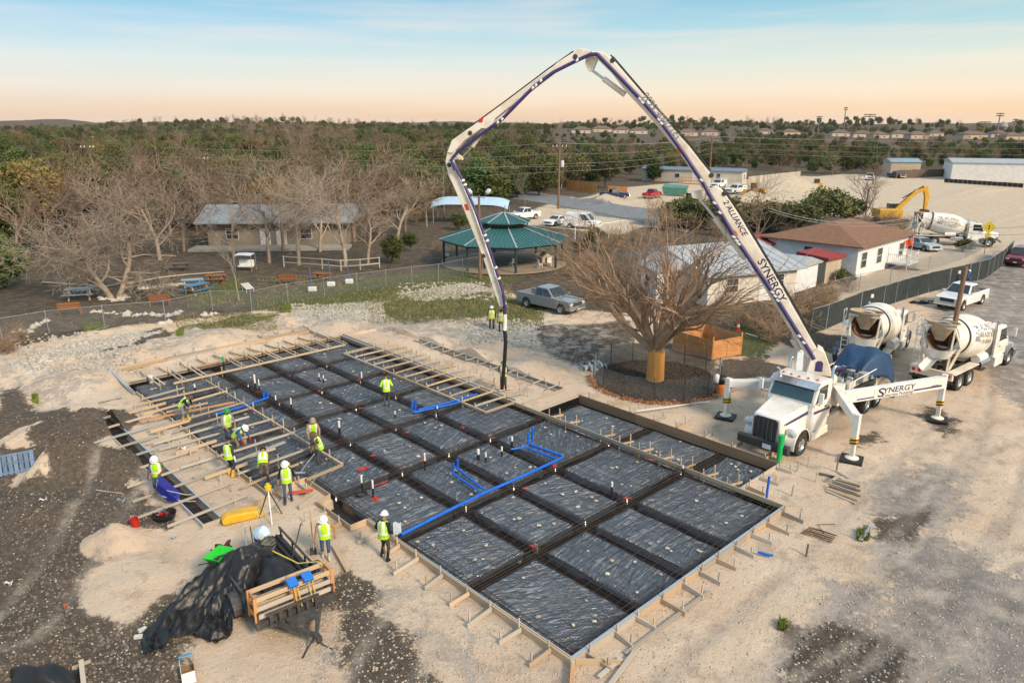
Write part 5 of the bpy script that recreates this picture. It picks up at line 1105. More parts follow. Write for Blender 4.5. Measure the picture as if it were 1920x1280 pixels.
person('worker in tan shirt and open vest walking with a shovel near the trailer', 612, 1046, R(-78), TANC, JEAN, cloth('boot_pale', (.5, .45, .38)), .06, (.08, .34, .98), (.12, -.32, .86), (.16, .10), (-.10, -.10), hat=WHAT, nod=.5)
person('worker in black jacket and blue jeans stepping along the form boards', 541, 940, R(-75), BLK, JEAN, JEAND, .06, (.05, .34, .88), (.06, -.33, .86), (-.05, .12), (.20, -.10), hat=WHAT, nod=.5)
person('worker in plaid shirt, vest and yellow boots standing by the side trench', 300, 925, R(-80), PLAID, JEAN, YBOOT, .04, (.20, .20, 1.02), (.08, -.33, .86), (-.03, .12), (.04, -.13), hat=WHAT, nod=.9, longboot=True, glove=RED_)
person('worker in black cap and yellow boots standing sideways to the crew', 434, 893, R(60), OLIVE, JEAND, YBOOT, .03, (.02, .27, .86), (.05, -.27, .84), (.03, .14), (-.04, -.14), cap=BLK, longboot=True, glove=WHAT)
person('worker bending over the far planks in vest and yellow boots', 350, 790, R(-10), BLK, GREYC, YBOOT, .85, (.62, .14, .50), (.60, -.12, .48), (.05, .14), (-.12, -.12), longboot=True, cap=BROWN, z=.12)
person('worker in green hard hat and grey sleeves standing among the crew', 430, 830, R(-40), GREYC, JEAND, YBOOT, .12, (.24, .24, .95), (.26, -.22, .95), hat=GHAT, z=-.15)
person('worker in white hard hat and blue sleeves leaning down on the wet strip', 452, 848, R(-25), BLUEC, KHAKI, DKG, .85, (.58, .22, .34), (.56, -.22, .30), (.12, .16), (-.20, -.12), hat=WHAT, z=.0, glove=RED_, hipz=.84)
person('worker in camouflage trousers bent low over the screed', 497, 900, R(105), BROWN, CAMO, DKG, 1.1, (.58, .16, .30), (.56, -.16, .30), (.06, .14), (-.14, -.14), cap=BLK, z=.02)
person('worker in beige hood and vest standing behind the other finisher', 590, 848, R(-65), BEIGE, JEAND, DKG, .18, (.24, .24, .92), (.24, -.24, .92), hood=BEIGE, z=-.10, nod=.8)
person('worker in brown hood bending to a long handled tool', 600, 872, R(200), BROWN, DKG, DKG, .30, (.38, .14, .78), (.36, -.12, .82), (.05, .13), (-.08, -.13), hood=BROWN, z=-.16, nod=.7)
person('worker in bright vest and dark trousers standing alone on the far pads', 726, 761, R(105), HIVIS, DKG, DKG, .05, (.16, .22, 1.0), (.14, -.24, 1.0), cap=BLK, z=-.06)
person('worker in white hard hat and vest standing on grass beyond the slab', 922, 618, R(-85), DKG, JEAND, BLK, .03, (.02, .28, .86), (.04, -.28, .86), hat=WHAT, vestc=YBV)
person('worker in vest half hidden behind the boom tip', 940, 622, R(-100), SLATE, JEAND, BLK, .03, (.12, .26, .95), (.04, -.28, .86), vestc=YBV, cap=BLK)
person('hose man gripping the end hose on the patio strip', 944, 731, R(-95), DKG, OLIVE, BLK, .1, (.26, .12, 1.05), (.24, -.14, 1.12), hat=GHAT, z=-.02, vestc=YBV)
person('operator in slate hooded jacket standing by the mixer ladder', 1562, 692, R(20), SLATE, JEAND, BLK, .12, (.22, .16, 1.05), (.22, -.16, 1.05), hood=SLATE, vest=False, nod=.6)
person('person in white cap and blue shirt behind the white pickup', 1811, 540, R(-90), BLUEC, JEAND, BLK, .05, cap=WHAT, vest=False, hood=None)
def tool(name, label, a, b, r, m, head=None):
    a, b = Vector(a), Vector(b); o = empty(name, a, 0, label, 'tool'); MB().tube([(0, 0, 0), b - a], r, 8).build('handle', m, o, 60)
    return o, b - a
q = at(596, 1040, -.05); o, d = tool('shovel', 'shovel held upright by the worker in tan shirt', at(588, 1030, .12), at(590, 1030, .0) + Vector((-.12, .22, 1.45)), .018, WOOD)
MB().sheet(lambda u, v: Vector(((v - .5) * .24 * (1 - .5 * max(0, u - .6)), .03 - .12 * (v - .5) ** 2 * 3, .08 - .30 * u)), 5, 6).build('blade', DARKM, o, 60)
o, d = tool('bull_rake', 'long handled aluminium float reaching across the wet strip', at(562, 886, .0), at(590, 850, .75), .018, ALU); MB().box((0, 0, .0), (.5, .12, .04)).build('float_head', ALU, o)
o, d = tool('spade', 'wooden handled spade leaning on the forms beside the jeans worker', at(572, 925, .02), at(593, 893, .5), .018, WOOD); MB().box((-.1, .0, .02), (.28, .2, .02)).build('blade', DARKM, o)

# ================================================================== BUILDINGS
def wallm(n, c, s=1.5): return pm('wall_' + n, c, tuple(x * .85 for x in c), s, .8)
def roofm(n, c, r=.8): return pm('roof_' + n, c, tuple(x * .75 for x in c), 2.5, r, bump=.3)
WWH = wallm('white', (.74, .76, .78)); WTAN = wallm('tan', (.50, .42, .31)); WCR = wallm('cream', (.62, .56, .46)); RBR = roofm('brown', (.24, .125, .075)); RGM = roofm('grey_metal', (.42, .45, .48), .45); RRD = roofm('red', (.30, .045, .045)); RBL = roofm('blue_grey', (.17, .22, .29), .5); RTEAL = roofm('teal', (.035, .135, .145), .5); TRIM = pm('trim_white', (.78, .78, .77), None, 3, .6); PANE = pm('house_glass', (.03, .035, .04), (.06, .065, .07), 2, .15, spec=.6)
def house(name, label, org, rz, a, b, h, rh, wm, rm, roof='hip', ov=.5, wins=(), doors=(), cat='house', group=None, seams=0, trim=TRIM):
    o = empty(name, org, rz, label, cat, group)
    MB().add([(0, 0, -.5), (a, 0, -.5), (a, b, -.5), (0, b, -.5), (0, 0, h), (a, 0, h), (a, b, h), (0, b, h)], [(0, 1, 5, 4), (1, 2, 6, 5), (2, 3, 7, 6), (3, 0, 4, 7), (4, 5, 6, 7)]).build('wall', wm, o)
    e = [(-ov, -ov, h - .02), (a + ov, -ov, h - .02), (a + ov, b + ov, h - .02), (-ov, b + ov, h - .02)]; t = .14
    if roof == 'hip': k = b / 2 if a >= b else 0; r = [(b / 2, b / 2, h + rh), (a - b / 2, b / 2, h + rh)] if a >= b else [(a / 2, a / 2, h + rh), (a / 2, b - a / 2, h + rh)]
    elif roof == 'gx': r = [(-ov, b / 2, h + rh), (a + ov, b / 2, h + rh)]
    elif roof == 'gy': r = [(a / 2, -ov, h + rh), (a / 2, b + ov, h + rh)]
    else: r = None
    m = MB(); top = [Vector(q) + Vector((0, 0, t)) for q in e]
    if r is None: m.add(e + [Vector(q) + Vector((0, 0, .25 if i < 2 else rh)) for i, q in enumerate(e)], [(3, 2, 1, 0), (4, 5, 6, 7), (0, 1, 5, 4), (1, 2, 6, 5), (2, 3, 7, 6), (3, 0, 4, 7)])
    else:
        f = [(3, 2, 1, 0), (0, 1, 5, 4), (1, 2, 6, 5), (2, 3, 7, 6), (3, 0, 4, 7)]
        along_x = roof == 'gx' or (roof == 'hip' and a >= b)
        f += [(4, 5, 9, 8), (5, 6, 9), (6, 7, 8, 9), (7, 4, 8)] if along_x else [(4, 5, 8), (5, 6, 9, 8), (6, 7, 9), (7, 4, 8, 9)]
        m.add(e + top + r, f)
    ro = m.build('roof', rm, o)
    if seams and r is not None:
        n = int((a + 2 * ov) / seams)
        for i in range(n + 1):
            x = -ov + (a + 2 * ov) * i / n
            if roof == 'gx': MB().tube([(x, -ov, h + t), (x, b / 2, h + rh + .02), (x, b + ov, h + t)], .03, 4).build('seam', rm, ro)
    for side, pos, z, w, hh in list(wins) + [(s, p_, .0, w, hh) for s, p_, w, hh in doors]:
        isd = z == 0
        P = {'x0': lambda s, y: (pos + s, -y, 0), 'x1': lambda s, y: (pos + s, b + y, 0), 'y0': lambda s, y: (-y, pos + s, 0), 'y1': lambda s, y: (a + y, pos + s, 0)}[side]
        dx = (w, .07, hh) if side[0] == 'x' else (.07, w, hh)
        c = Vector(P(0, .02)) + Vector((0, 0, z + hh / 2)); fr = MB().box(c, (dx[0] + (.16 if side[0] == 'x' else 0), dx[1] + (0 if side[0] == 'x' else .16), hh + .16)).build('door' if isd else 'window', trim, o)
        c = Vector(P(0, .035)) + Vector((0, 0, z + hh / 2)); MB().box(c, dx).build('pane', PANE if not isd else trim, fr)
        if not isd and hh > 1:
            c = Vector(P(0, .045)) + Vector((0, 0, z + hh / 2)); MB().box(c, (w, .07, .05) if side[0] == 'x' else (.07, w, .05)).build('sash_bar', trim, fr)
    return o
C_ = at(1603, 520); HB = house('white_house', 'white single storey house with brown shingle hip roof', C_, R(43.6), 13.5, 9.5, 3.0, 1.75, WWH, RBR, 'hip', .7, [('x0', 1.6, .8, 1.2, 1.5), ('x0', 5.6, .8, 1.2, 1.5), ('x0', 11.6, .8, 1.1, 1.4), ('y0', 5, 1.6, .9, .9)], [('x0', 8.6, 1.0, 2.1)])
pc = empty('porch_stairs', C_, R(43.6), 'white railed porch at the door of the house with brown roof', 'porch'); MB().box((9.2, -1.2, .55), (3.2, 2.0, .12)).build('deck', TRIM, pc)
for k in range(3): MB().box((9.2, -2.4 - k * .3, .42 - k * .15), (1.4, .32, .06)).build('step', WOODG, pc)
for x in (7.7, 8.5, 9.9, 10.7):
    MB().box((x, -2.1, .9), (.09, .09, 1.8 if x in (7.7, 10.7) else 1.2)).build('post', TRIM, pc)
for k in range(10): MB().box((7.7, -2.0 + k * .2, 1.05), (.04, .04, .9)).build('baluster', TRIM, pc)
for k in range(5): MB().box((7.85 + k * .15, -2.1, 1.05), (.04, .04, .9)).build('baluster', TRIM, pc)
for a_, b_ in (((7.7, -2.1, 1.5), (8.5, -2.1, 1.5)), ((9.9, -2.1, 1.5), (10.7, -2.1, 1.5)), ((7.7, -2.1, 1.5), (7.7, -.2, 1.5)), ((10.7, -2.1, 1.5), (10.7, -.2, 1.5))): plank(a_, b_, .08, .06, TRIM, pc, 'handrail')
fl_ = empty('flag', C_ + Matrix.Rotation(R(43.6), 3, 'Z') @ Vector((12.6, -.8, 0)), 0, 'orange flag hung at the porch corner of the house with brown roof', 'flag'); MB().tube([(0, 0, 0), (0, 0, 3.0)], .03, 6).build('pole', TRIM, fl_); MB().sheet(lambda u, v: Vector((.1 - .9 * u, .10 * math.sin(u * 9 + v * 3), 2.9 - .9 * v - .5 * u)), 8, 6).build('cloth', pm('flag_orange', (.62, .10, .04), (.5, .08, .04), 4, .8), fl_, 60)
house('grey_roof_house', 'white house with wide grey metal gable roof behind the bare tree', at(1325, 574), R(24), 9.6, 11.5, 2.5, 1.7, wallm('offwhite', (.66, .62, .55)), RGM, 'gx', .6, [('x0', 2.5, 1, 1.2, 1.1), ('x0', 7.5, 1, 1.2, 1.1), ('y0', 4, .9, 1.1, 1.3), ('y0', 9, .9, 1.1, 1.3)], [('y0', 6.5, 1, 2.1), ('x0', 6, 1, 2.1)], seams=.9)
house('white_annex', 'small white annex with shed roof between the two houses', at(1488, 548), R(43.6), 4.5, 6, 2.2, .8, WWH, RGM, 'gy', .3, [('y0', 3, 1, 1, 1)])
house('red_roof_porch', 'small porch shed with red metal roof near the house', at(1545, 530), R(40), 3.0, 2.6, 2.2, .5, WTAN, RRD, 'flat', .35, (), [('y0', 1.3, .9, 1.9)], 'shed'); house('red_roof_shed', 'low shed with faded red roof behind the boom', at(1430, 500), R(30), 6, 4, 2.3, .8, WCR, RRD, 'gx', .3, (), (), 'shed')
house('garden_shed', 'white two window shed beside the grey metal roof house', at(1228, 566), R(15), 3.2, 3.2, 2.6, 1.2, WWH, RGM, 'gy', .25, [('x0', 1.6, 1, .9, 1.1), ('y0', 1.6, 1, .8, 1)], (), 'shed')
house('trailer_home', 'long cream mobile home with blue grey roof at the edge of the woods', at(1203, 338), R(-30), 27, 5, 3.0, .8, WCR, RBL, 'gx', .3, [('x0', 2, 1, .8, 1.4), ('x0', 5.2, 1, .8, 1.4), ('x0', 10, 1.1, 1.2, 1), ('x0', 21, 1, 1.0, 1.4), ('y1', 2.5, 1, .9, 1.2)], [('x0', 14.5, 1, 2.1)])
dk = empty('wooden_deck', at(1280, 343), R(-30), 'brown wooden deck in front of the mobile home', 'deck'); MB().box((3, -1.2, .7), (7, 2, .12)).build('deck_floor', WOODO, dk)
for k in range(9): plank((-.4 + k * .85, -2.2, 0), (-.4 + k * .85, -2.2, 1.6), .08, .08, WOODO, dk, 'post', up=(0, 1, 0))
plank((-.5, -2.2, 1.6), (6.5, -2.2, 1.6), .1, .1, WOODO, dk, 'handrail')
house('warehouse', 'long pale metal warehouse with low roof at the yard edge', at(1782, 337), R(-22), 48, 16, 4.6, 1.0, wallm('metal', (.72, .71, .69)), RGM, 'gx', .3, (), (), 'warehouse')
for k in range(5): pass
house('blue_roof_shop', 'tan shop with pale blue roof among the far trees', at(1668, 332), R(-10), 8, 8, 4.2, 1.0, WTAN, roofm('pale_blue', (.25, .38, .48), .5), 'gx', .3, (), (), 'building')
house('park_house', 'tan house with grey metal roof behind the bare park trees', at(392, 462), R(4), 17, 9, 2.9, 1.8, wallm('shaded_tan', (.27, .235, .19)), roofm('dull_metal', (.27, .30, .33), .5), 'gx', 1.2, [('x0', 3, .9, 1.4, 1.2), ('x0', 12, .9, 1.4, 1.2)], [('x0', 7, 1.1, 2.1), ('x0', 9, 1.1, 2.1)], seams=.9)  # wall tan darkened: its shade is put into the colour
MBp = MB().box((0, 0, .1), (19, 3.2, .3)).build('porch_slab', pm('concrete', (.36, .34, .31), (.27, .25, .23), 2, .9), None); MBp.location = at(392, 462) + Vector((8.4, -1.8, 0)); MBp.rotation_euler = (0, 0, R(4)); tag(MBp, 'concrete porch slab in front of the tan park house', 'slab')
for n, (px, py, w, lab, wm, rm) in enumerate(((212, 296, 12, 'small house with blue grey roof deep in the woods', WCR, RBL), (420, 279, 24, 'long pale roofed building in the far woods', WCR, WWH), (590, 402, 9, 'pale metal shed roof behind the bare trees', WCR, RGM), (40, 298, 14, 'grey roof showing among trees at the far edge', WCR, RBL))):
    house('woodland_house', lab, at(px, py), R(-5), w, 8, 3, 2.0, wm, rm, 'gx', .5)
SUB = [(1072, 250, 21, 0), (1112, 248, 23, 1), (1150, 250, 20, 0), (1182, 251, 19, 0), (1275, 255, 20, 1), (1315, 254, 18, 0), (1600, 258, 19, 0), (1637, 260, 17, 1), (1672, 258, 20, 0), (1708, 260, 19, 1), (1742, 256, 16, 0), (1806, 260, 26, 1), (1858, 258, 17, 0), (1886, 263, 19, 1), (1912, 261, 18, 0), (1560, 256, 20, 0), (1470, 254, 20, 1), (1420, 252, 19, 0)]
RSUB = roofm('shingle_taupe', (.17, .12, .10)); WSUB = wallm('peach_brick', (.56, .42, .31)); WSUB2 = wallm('pale_brick', (.62, .53, .43))
for n, (px, py, w, k) in enumerate(SUB):
    q = faratt(px, py); q.z -= .5; word = ('first', 'second', 'third', 'fourth', 'fifth', 'sixth', 'seventh', 'eighth', 'ninth', 'tenth', 'eleventh', 'twelfth')[n % 6]
    house('suburban_house', '%s tract house with taupe roof on the skyline %s' % (word, 'over the trailer home' if px < 1350 else ('behind the stadium lights' if px < 1700 and n < 9 else 'above the pale warehouse') if n < 15 else 'between the boom and the stadium lights'), q, R(-8 + 14 * k), w, 13, 4.2, 3.6, WSUB if k else WSUB2, RSUB, 'hip', .6, [('x0', w * .25, 1.2, 1.6, 1.6), ('x0', w * .7, 1.2, 1.6, 1.6)], (), 'house', 'tract houses on the skyline')
# pavilion
pv = empty('pavilion', at(945, 492), R(11), 'eight sided open pavilion with two tier teal metal roof', 'pavilion'); zE = 2.75
def octp(r, z, k): a = k * PI / 4; return Vector((r * math.cos(a), r * math.sin(a), z))
for k in range(8):
    for r0, r1, z0, z1 in ((7.1, 2.6, zE, zE + 1.25), (3.0, .02, zE + 1.85, zE + 2.75)):
        m = MB(); m.add([octp(r0, z0, k), octp(r0, z0, k + 1), octp(r1, z1, k + 1), octp(r1, z1, k)] + [octp(r0, z0 - .1, k), octp(r0, z0 - .1, k + 1), octp(r1, z1 - .1, k + 1), octp(r1, z1 - .1, k)], [(0, 1, 2, 3), (7, 6, 5, 4), (0, 4, 5, 1)])
        nr = 13 if r0 > 5 else 6
        for i in range(1, nr):
            a = octp(r0, z0, k).lerp(octp(r0, z0, k + 1), i / nr); d = ((octp(r1, z1, k) + octp(r1, z1, k + 1)) - (octp(r0, z0, k) + octp(r0, z0, k + 1))) / 2
            # seam runs straight up the slope until it meets the hip
            f = min(1, (1 - abs(2 * i / nr - 1)) * (r0 / max(r0 - r1, .1))); m.beam(a + Vector((0, 0, .03)), a + d * f + Vector((0, 0, .03)), .035, .04)
        m.build('roof_panel', RTEAL, pv)
        plank(octp(r0, z0 + .03, k), octp(r1, z1 + .05, k), .16, .05, ALU, pv, 'hip_cap')
    MB().tube([octp(6.6, -.1, k), octp(6.6, zE - .05, k)], .13, 10).build('post', pm('dark_teal', (.02, .05, .05), None, 3, .5), pv, 60); MB().tube([octp(2.6, zE + 1.2, k), octp(2.6, zE + 1.95, k)], .08, 8).build('lantern_post', DARKM, pv, 60)
    plank(octp(6.6, zE - .2, k), octp(6.6, zE - .2, k + 1), .12, .2, DARKM, pv, 'eave_beam')
MB().lathe([(6.9, .0), (6.9, .08), (.01, .09)], 32).build('floor_slab', pm('pavilion_floor', (.26, .20, .15), (.34, .27, .2), 1, .9), pv)
MB().lathe([(.15, 0), (.12, .4), (.02, .5)], 10).build('finial', DARKM, pv, 60, 0, (0, 0, zE + 2.7))
cn = empty('shade_canopy', at(885, 416), R(-8), 'pale blue shade canopy with rounded end behind the pavilion', 'canopy'); MB().sheet(lambda u, v: Vector((-6 + 12 * u, -2.5 + 5 * v, 2.9 + 1.0 * math.sin(PI * v) - (2 * abs(u - .5)) ** 6 * .6)), 16, 10).build('cover', pm('canopy_blue', (.42, .58, .72), (.36, .5, .64), 2, .5), cn, 60)
for x in (-5.6, 0, 5.6):
    for y in (-2.4, 2.4): MB().tube([(x, y, 0), (x, y, 2.9)], .06, 8).build('post', STEELG, cn)

# ================================================================== FENCES
def wires(mb, a, b, h, sp=.13, r=.004):
    """woven wire between two posts: two families of slanting strands"""
    a, b = Vector(a), Vector(b); L_ = (b - a).length; d = (b - a) / L_; n = int((L_ + h) / sp)
    for k in range(n):
        for s in (0, 1):
            x0 = k * sp - h; x1 = k * sp; z0, z1 = 0, h
            if x0 < 0: z0 = -x0; x0 = 0
            if x1 > L_: z1 = h - (x1 - L_); x1 = L_
            if x1 - x0 < .02: continue
            if s: p0, p1 = a + d * (L_ - x0) + Vector((0, 0, z0 + .03)), a + d * (L_ - x1) + Vector((0, 0, z1 + .03))
            else: p0, p1 = a + d * x0 + Vector((0, 0, z0 + .03)), a + d * x1 + Vector((0, 0, z1 + .03))
            mb.tube([p0, p1], r, 3, cap=False)
WIRE = pm('fence_wire', (.42, .43, .43), (.30, .31, .31), 5, .5, .4)
cf = empty('chain_link_fence', (0, 0, 0), 0, 'chain link fence with steel posts between the park and the building site', 'fence')
posts = [(-60, 655), (5, 640), (92, 622), (196, 612), (310, 600), (399, 581), (472, 580), (540, 566), (609, 554), (670, 545), (724, 537), (773, 530), (822, 525), (868, 515), (905, 508)]
gp = [onground(*q) for q in posts]; wm_ = MB()
for q in gp: MB().tube([(q.x, q.y, q.z - .2), (q.x + random.uniform(-.05, .05), q.y, q.z + 1.75)], .035, 8).build('fence_post', STEELG, cf, 60)
for a, b in zip(gp[:-1], gp[1:]): wires(wm_, a, b, 1.6, .15, .0045); MB().tube([a + Vector((0, 0, 1.68)), b + Vector((0, 0, 1.68))], .02, 6).build('top_rail', STEELG, cf)
tag(wm_.build('wire_mesh', WIRE, cf), kind='stuff')
SCREEN = pm('privacy_screen', (.018, .026, .028), (.035, .045, .046), 2, .85); sf = empty('screened_fence', (0, 0, 0), 0, 'temporary fence of dark privacy screen panels along the gravel road', 'fence')
sp_ = [(1518, 627), (1548, 618), (1580, 604), (1612, 589), (1655, 576), (1700, 561), (1740, 549), (1778, 539), (1815, 530), (1850, 521), (1878, 500), (1895, 482)]
gs = []
pts = [at(*q) for q in sp_]
for a, b in zip(pts[:-1], pts[1:]):
    n = max(1, round((b - a).length / 2.6)); gs += [a.lerp(b, i / n) for i in range(n)]
gs.append(pts[-1])
for i, q in enumerate(gs):
    t = Vector((random.uniform(-.10, .10), random.uniform(-.05, .05), 0)); MB().tube([q, q + t + Vector((0, 0, 1.95))], .03, 6).build('fence_post', STEELG, sf, 60)
    if i < len(gs) - 1:
        b = gs[i + 1]; pn = MB(); pn.sheet(lambda u, v: q.lerp(b, .01 + .98 * u) + Vector((0, .05 * math.sin(u * 5 + i) * v, .05 + 1.8 * v)), 6, 3); pp = pn.build('screen_panel', SCREEN, sf); s_ = pp.modifiers.new('s', 'SOLIDIFY'); s_.thickness = .008; MB().tube([q + Vector((0, 0, 1.9)), b + Vector((0, 0, 1.9))], .022, 6).build('top_rail', STEELG, sf)
        if i in (3, 9): MB().box(q.lerp(b, .4) + Vector((0, -.06, 1.3)), (.35, .02, .3)).build('notice', WHITE, sf)
cf2 = empty('wire_yard_fence', (0, 0, 0), 0, 'bare chain link yard fence in front of the house with brown roof', 'fence'); P2 = [at(*q) for q in ((1560, 560), (1610, 545), (1668, 532), (1740, 508), (1810, 484), (1838, 470))]; w2 = MB()
for q in P2: MB().tube([q, q + Vector((0, 0, 1.6))], .03, 6).build('fence_post', STEELG, cf2)
for a, b in zip(P2[:-1], P2[1:]): wires(w2, a, b, 1.5, .22, .006); MB().tube([a + Vector((0, 0, 1.55)), b + Vector((0, 0, 1.55))], .02, 6).build('top_rail', STEELG, cf2)
tag(w2.build('wire_mesh', WIRE, cf2), kind='stuff')
def board_fence(label, a, b, h, m, w=.30):
    a, b = at(*a), at(*b); o = empty('board_fence', a, 0, label, 'fence'); d = b - a; n = int(d.length / w)
    for i in range(n): p_ = d * ((i + .5) / n); hh = h * (1 + random.uniform(-.02, .02)); plank(p_ + Vector((0, 0, 0)), p_ + Vector((0, 0, hh)), w * .97, .03, m, o, 'fence_board', up=(-d.y, d.x, 0))
    for z in (.4, h - .4): plank(Vector((0, .06, z)), d + Vector((0, .06, z)), .06, .09, m, o, 'rail')
board_fence('orange cedar board fence beside the utility pole', (1062, 356), (1118, 361), 2.3, WOODO); board_fence('short orange board fence beside the blue pickup', (1140, 362), (1176, 364), 1.6, WOODO); board_fence('weathered board fence at the edge of the far yard', (1680, 334), (1775, 331), 2.2, WOODD, .6); board_fence('grey board fence behind the service trucks', (1402, 348), (1500, 336), 2.2, WOODG, .6); board_fence('low silt fence along the warehouse', (1770, 342), (1918, 352), 1.0, BLACK, 1.2)
# wire ring round the tree
rc = at(1232, 712); rc.y += .3; rc.z = 0
rf = empty('tree_guard_fence', rc, 0, 'ring of chain link fence guarding the bare tree', 'fence'); wr3 = MB(); rr = 3.75; n = 14
for k in range(n):
    a = Vector((rr * math.cos(k * 2 * PI / n), rr * math.sin(k * 2 * PI / n), -.05)); b = Vector((rr * math.cos((k + 1) * 2 * PI / n), rr * math.sin((k + 1) * 2 * PI / n), -.05))
    MB().tube([a, a + Vector((0, 0, 1.35))], .025, 6).build('fence_post', DARKM, rf); wires(wr3, a, b, 1.25, .13, .0036)
tag(wr3.build('wire_mesh', WIRE, rf), kind='stuff')
# plywood box
PLY = pm('plywood', (.60, .30, .12), (.46, .20, .07), 1.6, .8, stretch=(1, 1, 6)); px_ = [at(1262, 652), at(1335, 674), at(1388, 664), at(1320, 640)]
pb = empty('plywood_box', (0, 0, 0), 0, 'orange plywood enclosure behind the guarded tree', 'enclosure')
for i in range(4):
    a, b = px_[i], px_[(i + 1) % 4]; nn = max(1, round((b - a).length / 1.22))
    for k in range(nn): plank(a.lerp(b, (k + .01) / nn) + Vector((0, 0, .62)), a.lerp(b, (k + .99) / nn) + Vector((0, 0, .62 + random.uniform(-.02, .02))), .02, 1.25, PLY, pb, 'plywood_panel')
    plank(a + Vector((0, 0, 0)), a + Vector((0, 0, 1.5)), .09, .09, YEL if i == 3 else WOODO, pb, 'post', up=(0, 1, 0))
# ================================================================== POLES AND WIRES
POLEW = pm('pole_wood', (.24, .14, .085), (.16, .10, .065), 2, .85, stretch=(4, 4, .5)); POLEG = pm('pole_wood_grey', (.24, .20, .17), (.16, .13, .11), 2, .85)
def pole(label, px, py, yt, r, m=POLEW, arms=(), tilt=(0, 0), transformer=False, name='utility_pole'):
    q = at(px, py); h = hgt(px, py, yt); o = empty(name, q, 0, label, 'pole', 'poles'); t = Vector((tilt[0], tilt[1], h)); MB().tube([(0, 0, -.3), t], [r, r * .72], 12).build('shaft', m, o, 60)
    for z, w in arms:
        plank(t * (z / h) + Vector((-w / 2, -r, 0)), t * (z / h) + Vector((w / 2, -r, 0)), .12, .14, m, o, 'crossarm')
        for s in (-.46, -.2, .2, .46): MB().lathe([(.06, 0), (.09, .1), (.05, .25)], 8).build('insulator', WHITE, o, 60, 0, t * (z / h) + Vector((s * w, -r, .07)))
    if transformer: MB().lathe([(.001, -.5), (.32, -.5), (.32, .5), (.25, .62), (.001, .62)], 14).build('transformer', pm('transformer_grey', (.6, .61, .62), None, 2, .5), o, 50, 0, (.55, -.1, h * .68))
    return o, q + t
_, t1 = pole('tall wooden pole with transformer beside the road', 1047, 390, 268, .22, arms=((10.8, 2.6),), transformer=True); _, t2 = pole('wooden pole with two crossarms behind the trailer home', 1330, 330, 256, .28, arms=((12, 4), (10, 3.6))); _, t3 = pole('leaning wooden pole above the cedar trees', 200, 405, 289, .2, arms=((11, 2.2),), tilt=(-1.2, 0)); _, t4 = pole('thin grey pole beside the boom end', 833, 408, 314, .13, POLEG); _, t5 = pole('thick brown wooden pole standing between the mixer trucks and camera', 1768, 720, 500, .17, POLEW, name='wooden_pole', tilt=(.12, 0)); _, t6 = pole('pole with crossarm among the bare treetops', 393, 415, 295, .14, POLEG, arms=((9.5, 1.8),))
lp, t7 = pole('brown wooden lamp pole with two floodlights at the pavilion', 900, 522, 366, .16, POLEW, name='lamp_pole')
lo = lp
for s in (-1, 1):
    h = t7.z; MB().tube([(0, 0, h - .2), (s * .5, 0, h - .25), (s * .7, 0, h + .1)], .04, 6).build('lamp_bracket', STEELG, lo, 60); MB().lathe([(.02, -.35), (.22, -.2), (.24, .15), (.1, .3)], 10, 0, Matrix.Translation((s * .9, -.1, h + .35)) @ Matrix.Rotation(s * .8, 4, 'Y')).build('floodlight', LAMP, lo, 60)
far_p = []
for n, (px, py, yt, w) in enumerate(((551, 262, 238, 3), (634, 262, 243, 3), (741, 262, 245, 4), (764, 270, 247, 1), (1207 - 160, 300, 262, 2), (600, 252, 232, 1), (830, 275, 255, 2), (300, 260, 238, 1), (178, 285, 255, 1), (210, 292, 262, 1))):
    q = at(px, py); h = hgt(px, py, yt); _, t = pole('%s distant utility pole above the woods counted from the pavilion side' % ('first', 'second', 'third', 'fourth', 'fifth', 'sixth', 'seventh', 'eighth', 'ninth', 'tenth')[n], px, py, yt, .3, POLEG, arms=((h - .6, w * 2),)); far_p.append(t)
for n, (px, py, yt, w) in enumerate(((1533, 252, 218, 7), (1580, 254, 201, 4), (1626, 256, 214, 13), (1646, 254, 230, 8), (1842, 258, 228, 12), (1867, 262, 212, 7), (1898, 258, 223, 5))):
    q = faratt(px, py); z0 = q.z; h = HCAM - q.y * (SP + (yt - 640) / FPX * CP) / (CP - (yt - 640) / FPX * SP); o = empty('stadium_light', (q.x, q.y, z0 - 1), 0, ('short stadium light mast left of the tallest', 'tallest stadium light mast on the skyline', 'stadium light mast with wide twin rows of lamps', 'small stadium light beside the wide twin row mast', 'wide lamp rack mast farther along the skyline', 'tall stadium mast over the pale warehouse', 'last stadium mast by the picture edge')[n], 'light mast', 'stadium lights'); h -= z0 - 1
    MB().tube([(0, 0, 0), (0, 0, h)], [.75, .45], 8).build('mast', POLEG, o, 60)
    for z in (-.6, -2.6): MB().box((0, 0, h + z), (w, .8, .9)).build('lamp_rack', DARKM, o)
wt = empty('water_tower', faratt(1877, 256), 0, 'distant water tower on the skyline', 'tower'); hh = 15; wt.scale = (.55, .55, 1); MB().lathe([(.001, hh), (7, hh - 2), (9, hh - 5), (7, hh - 8), (2.2, hh - 10), (1.8, 0)], 16).build('tank', pm('tower_grey', (.3, .28, .27), None, 1, .7), wt, 50)
def wire_run(label, ps, sag=.8, r=.022):
    o = empty('power_line', (0, 0, 0), 0, label, 'cable', 'overhead cables')
    for a, b in zip(ps[:-1], ps[1:]): MB().tube([a.lerp(b, i / 12) - Vector((0, 0, sag * 4 * (i / 12) * (1 - i / 12))) for i in range(13)], r, 4, cap=False).build('cable_span', pm('cable', (.30, .28, .26), (.2, .2, .19), 2, .6), o)
V3 = Vector
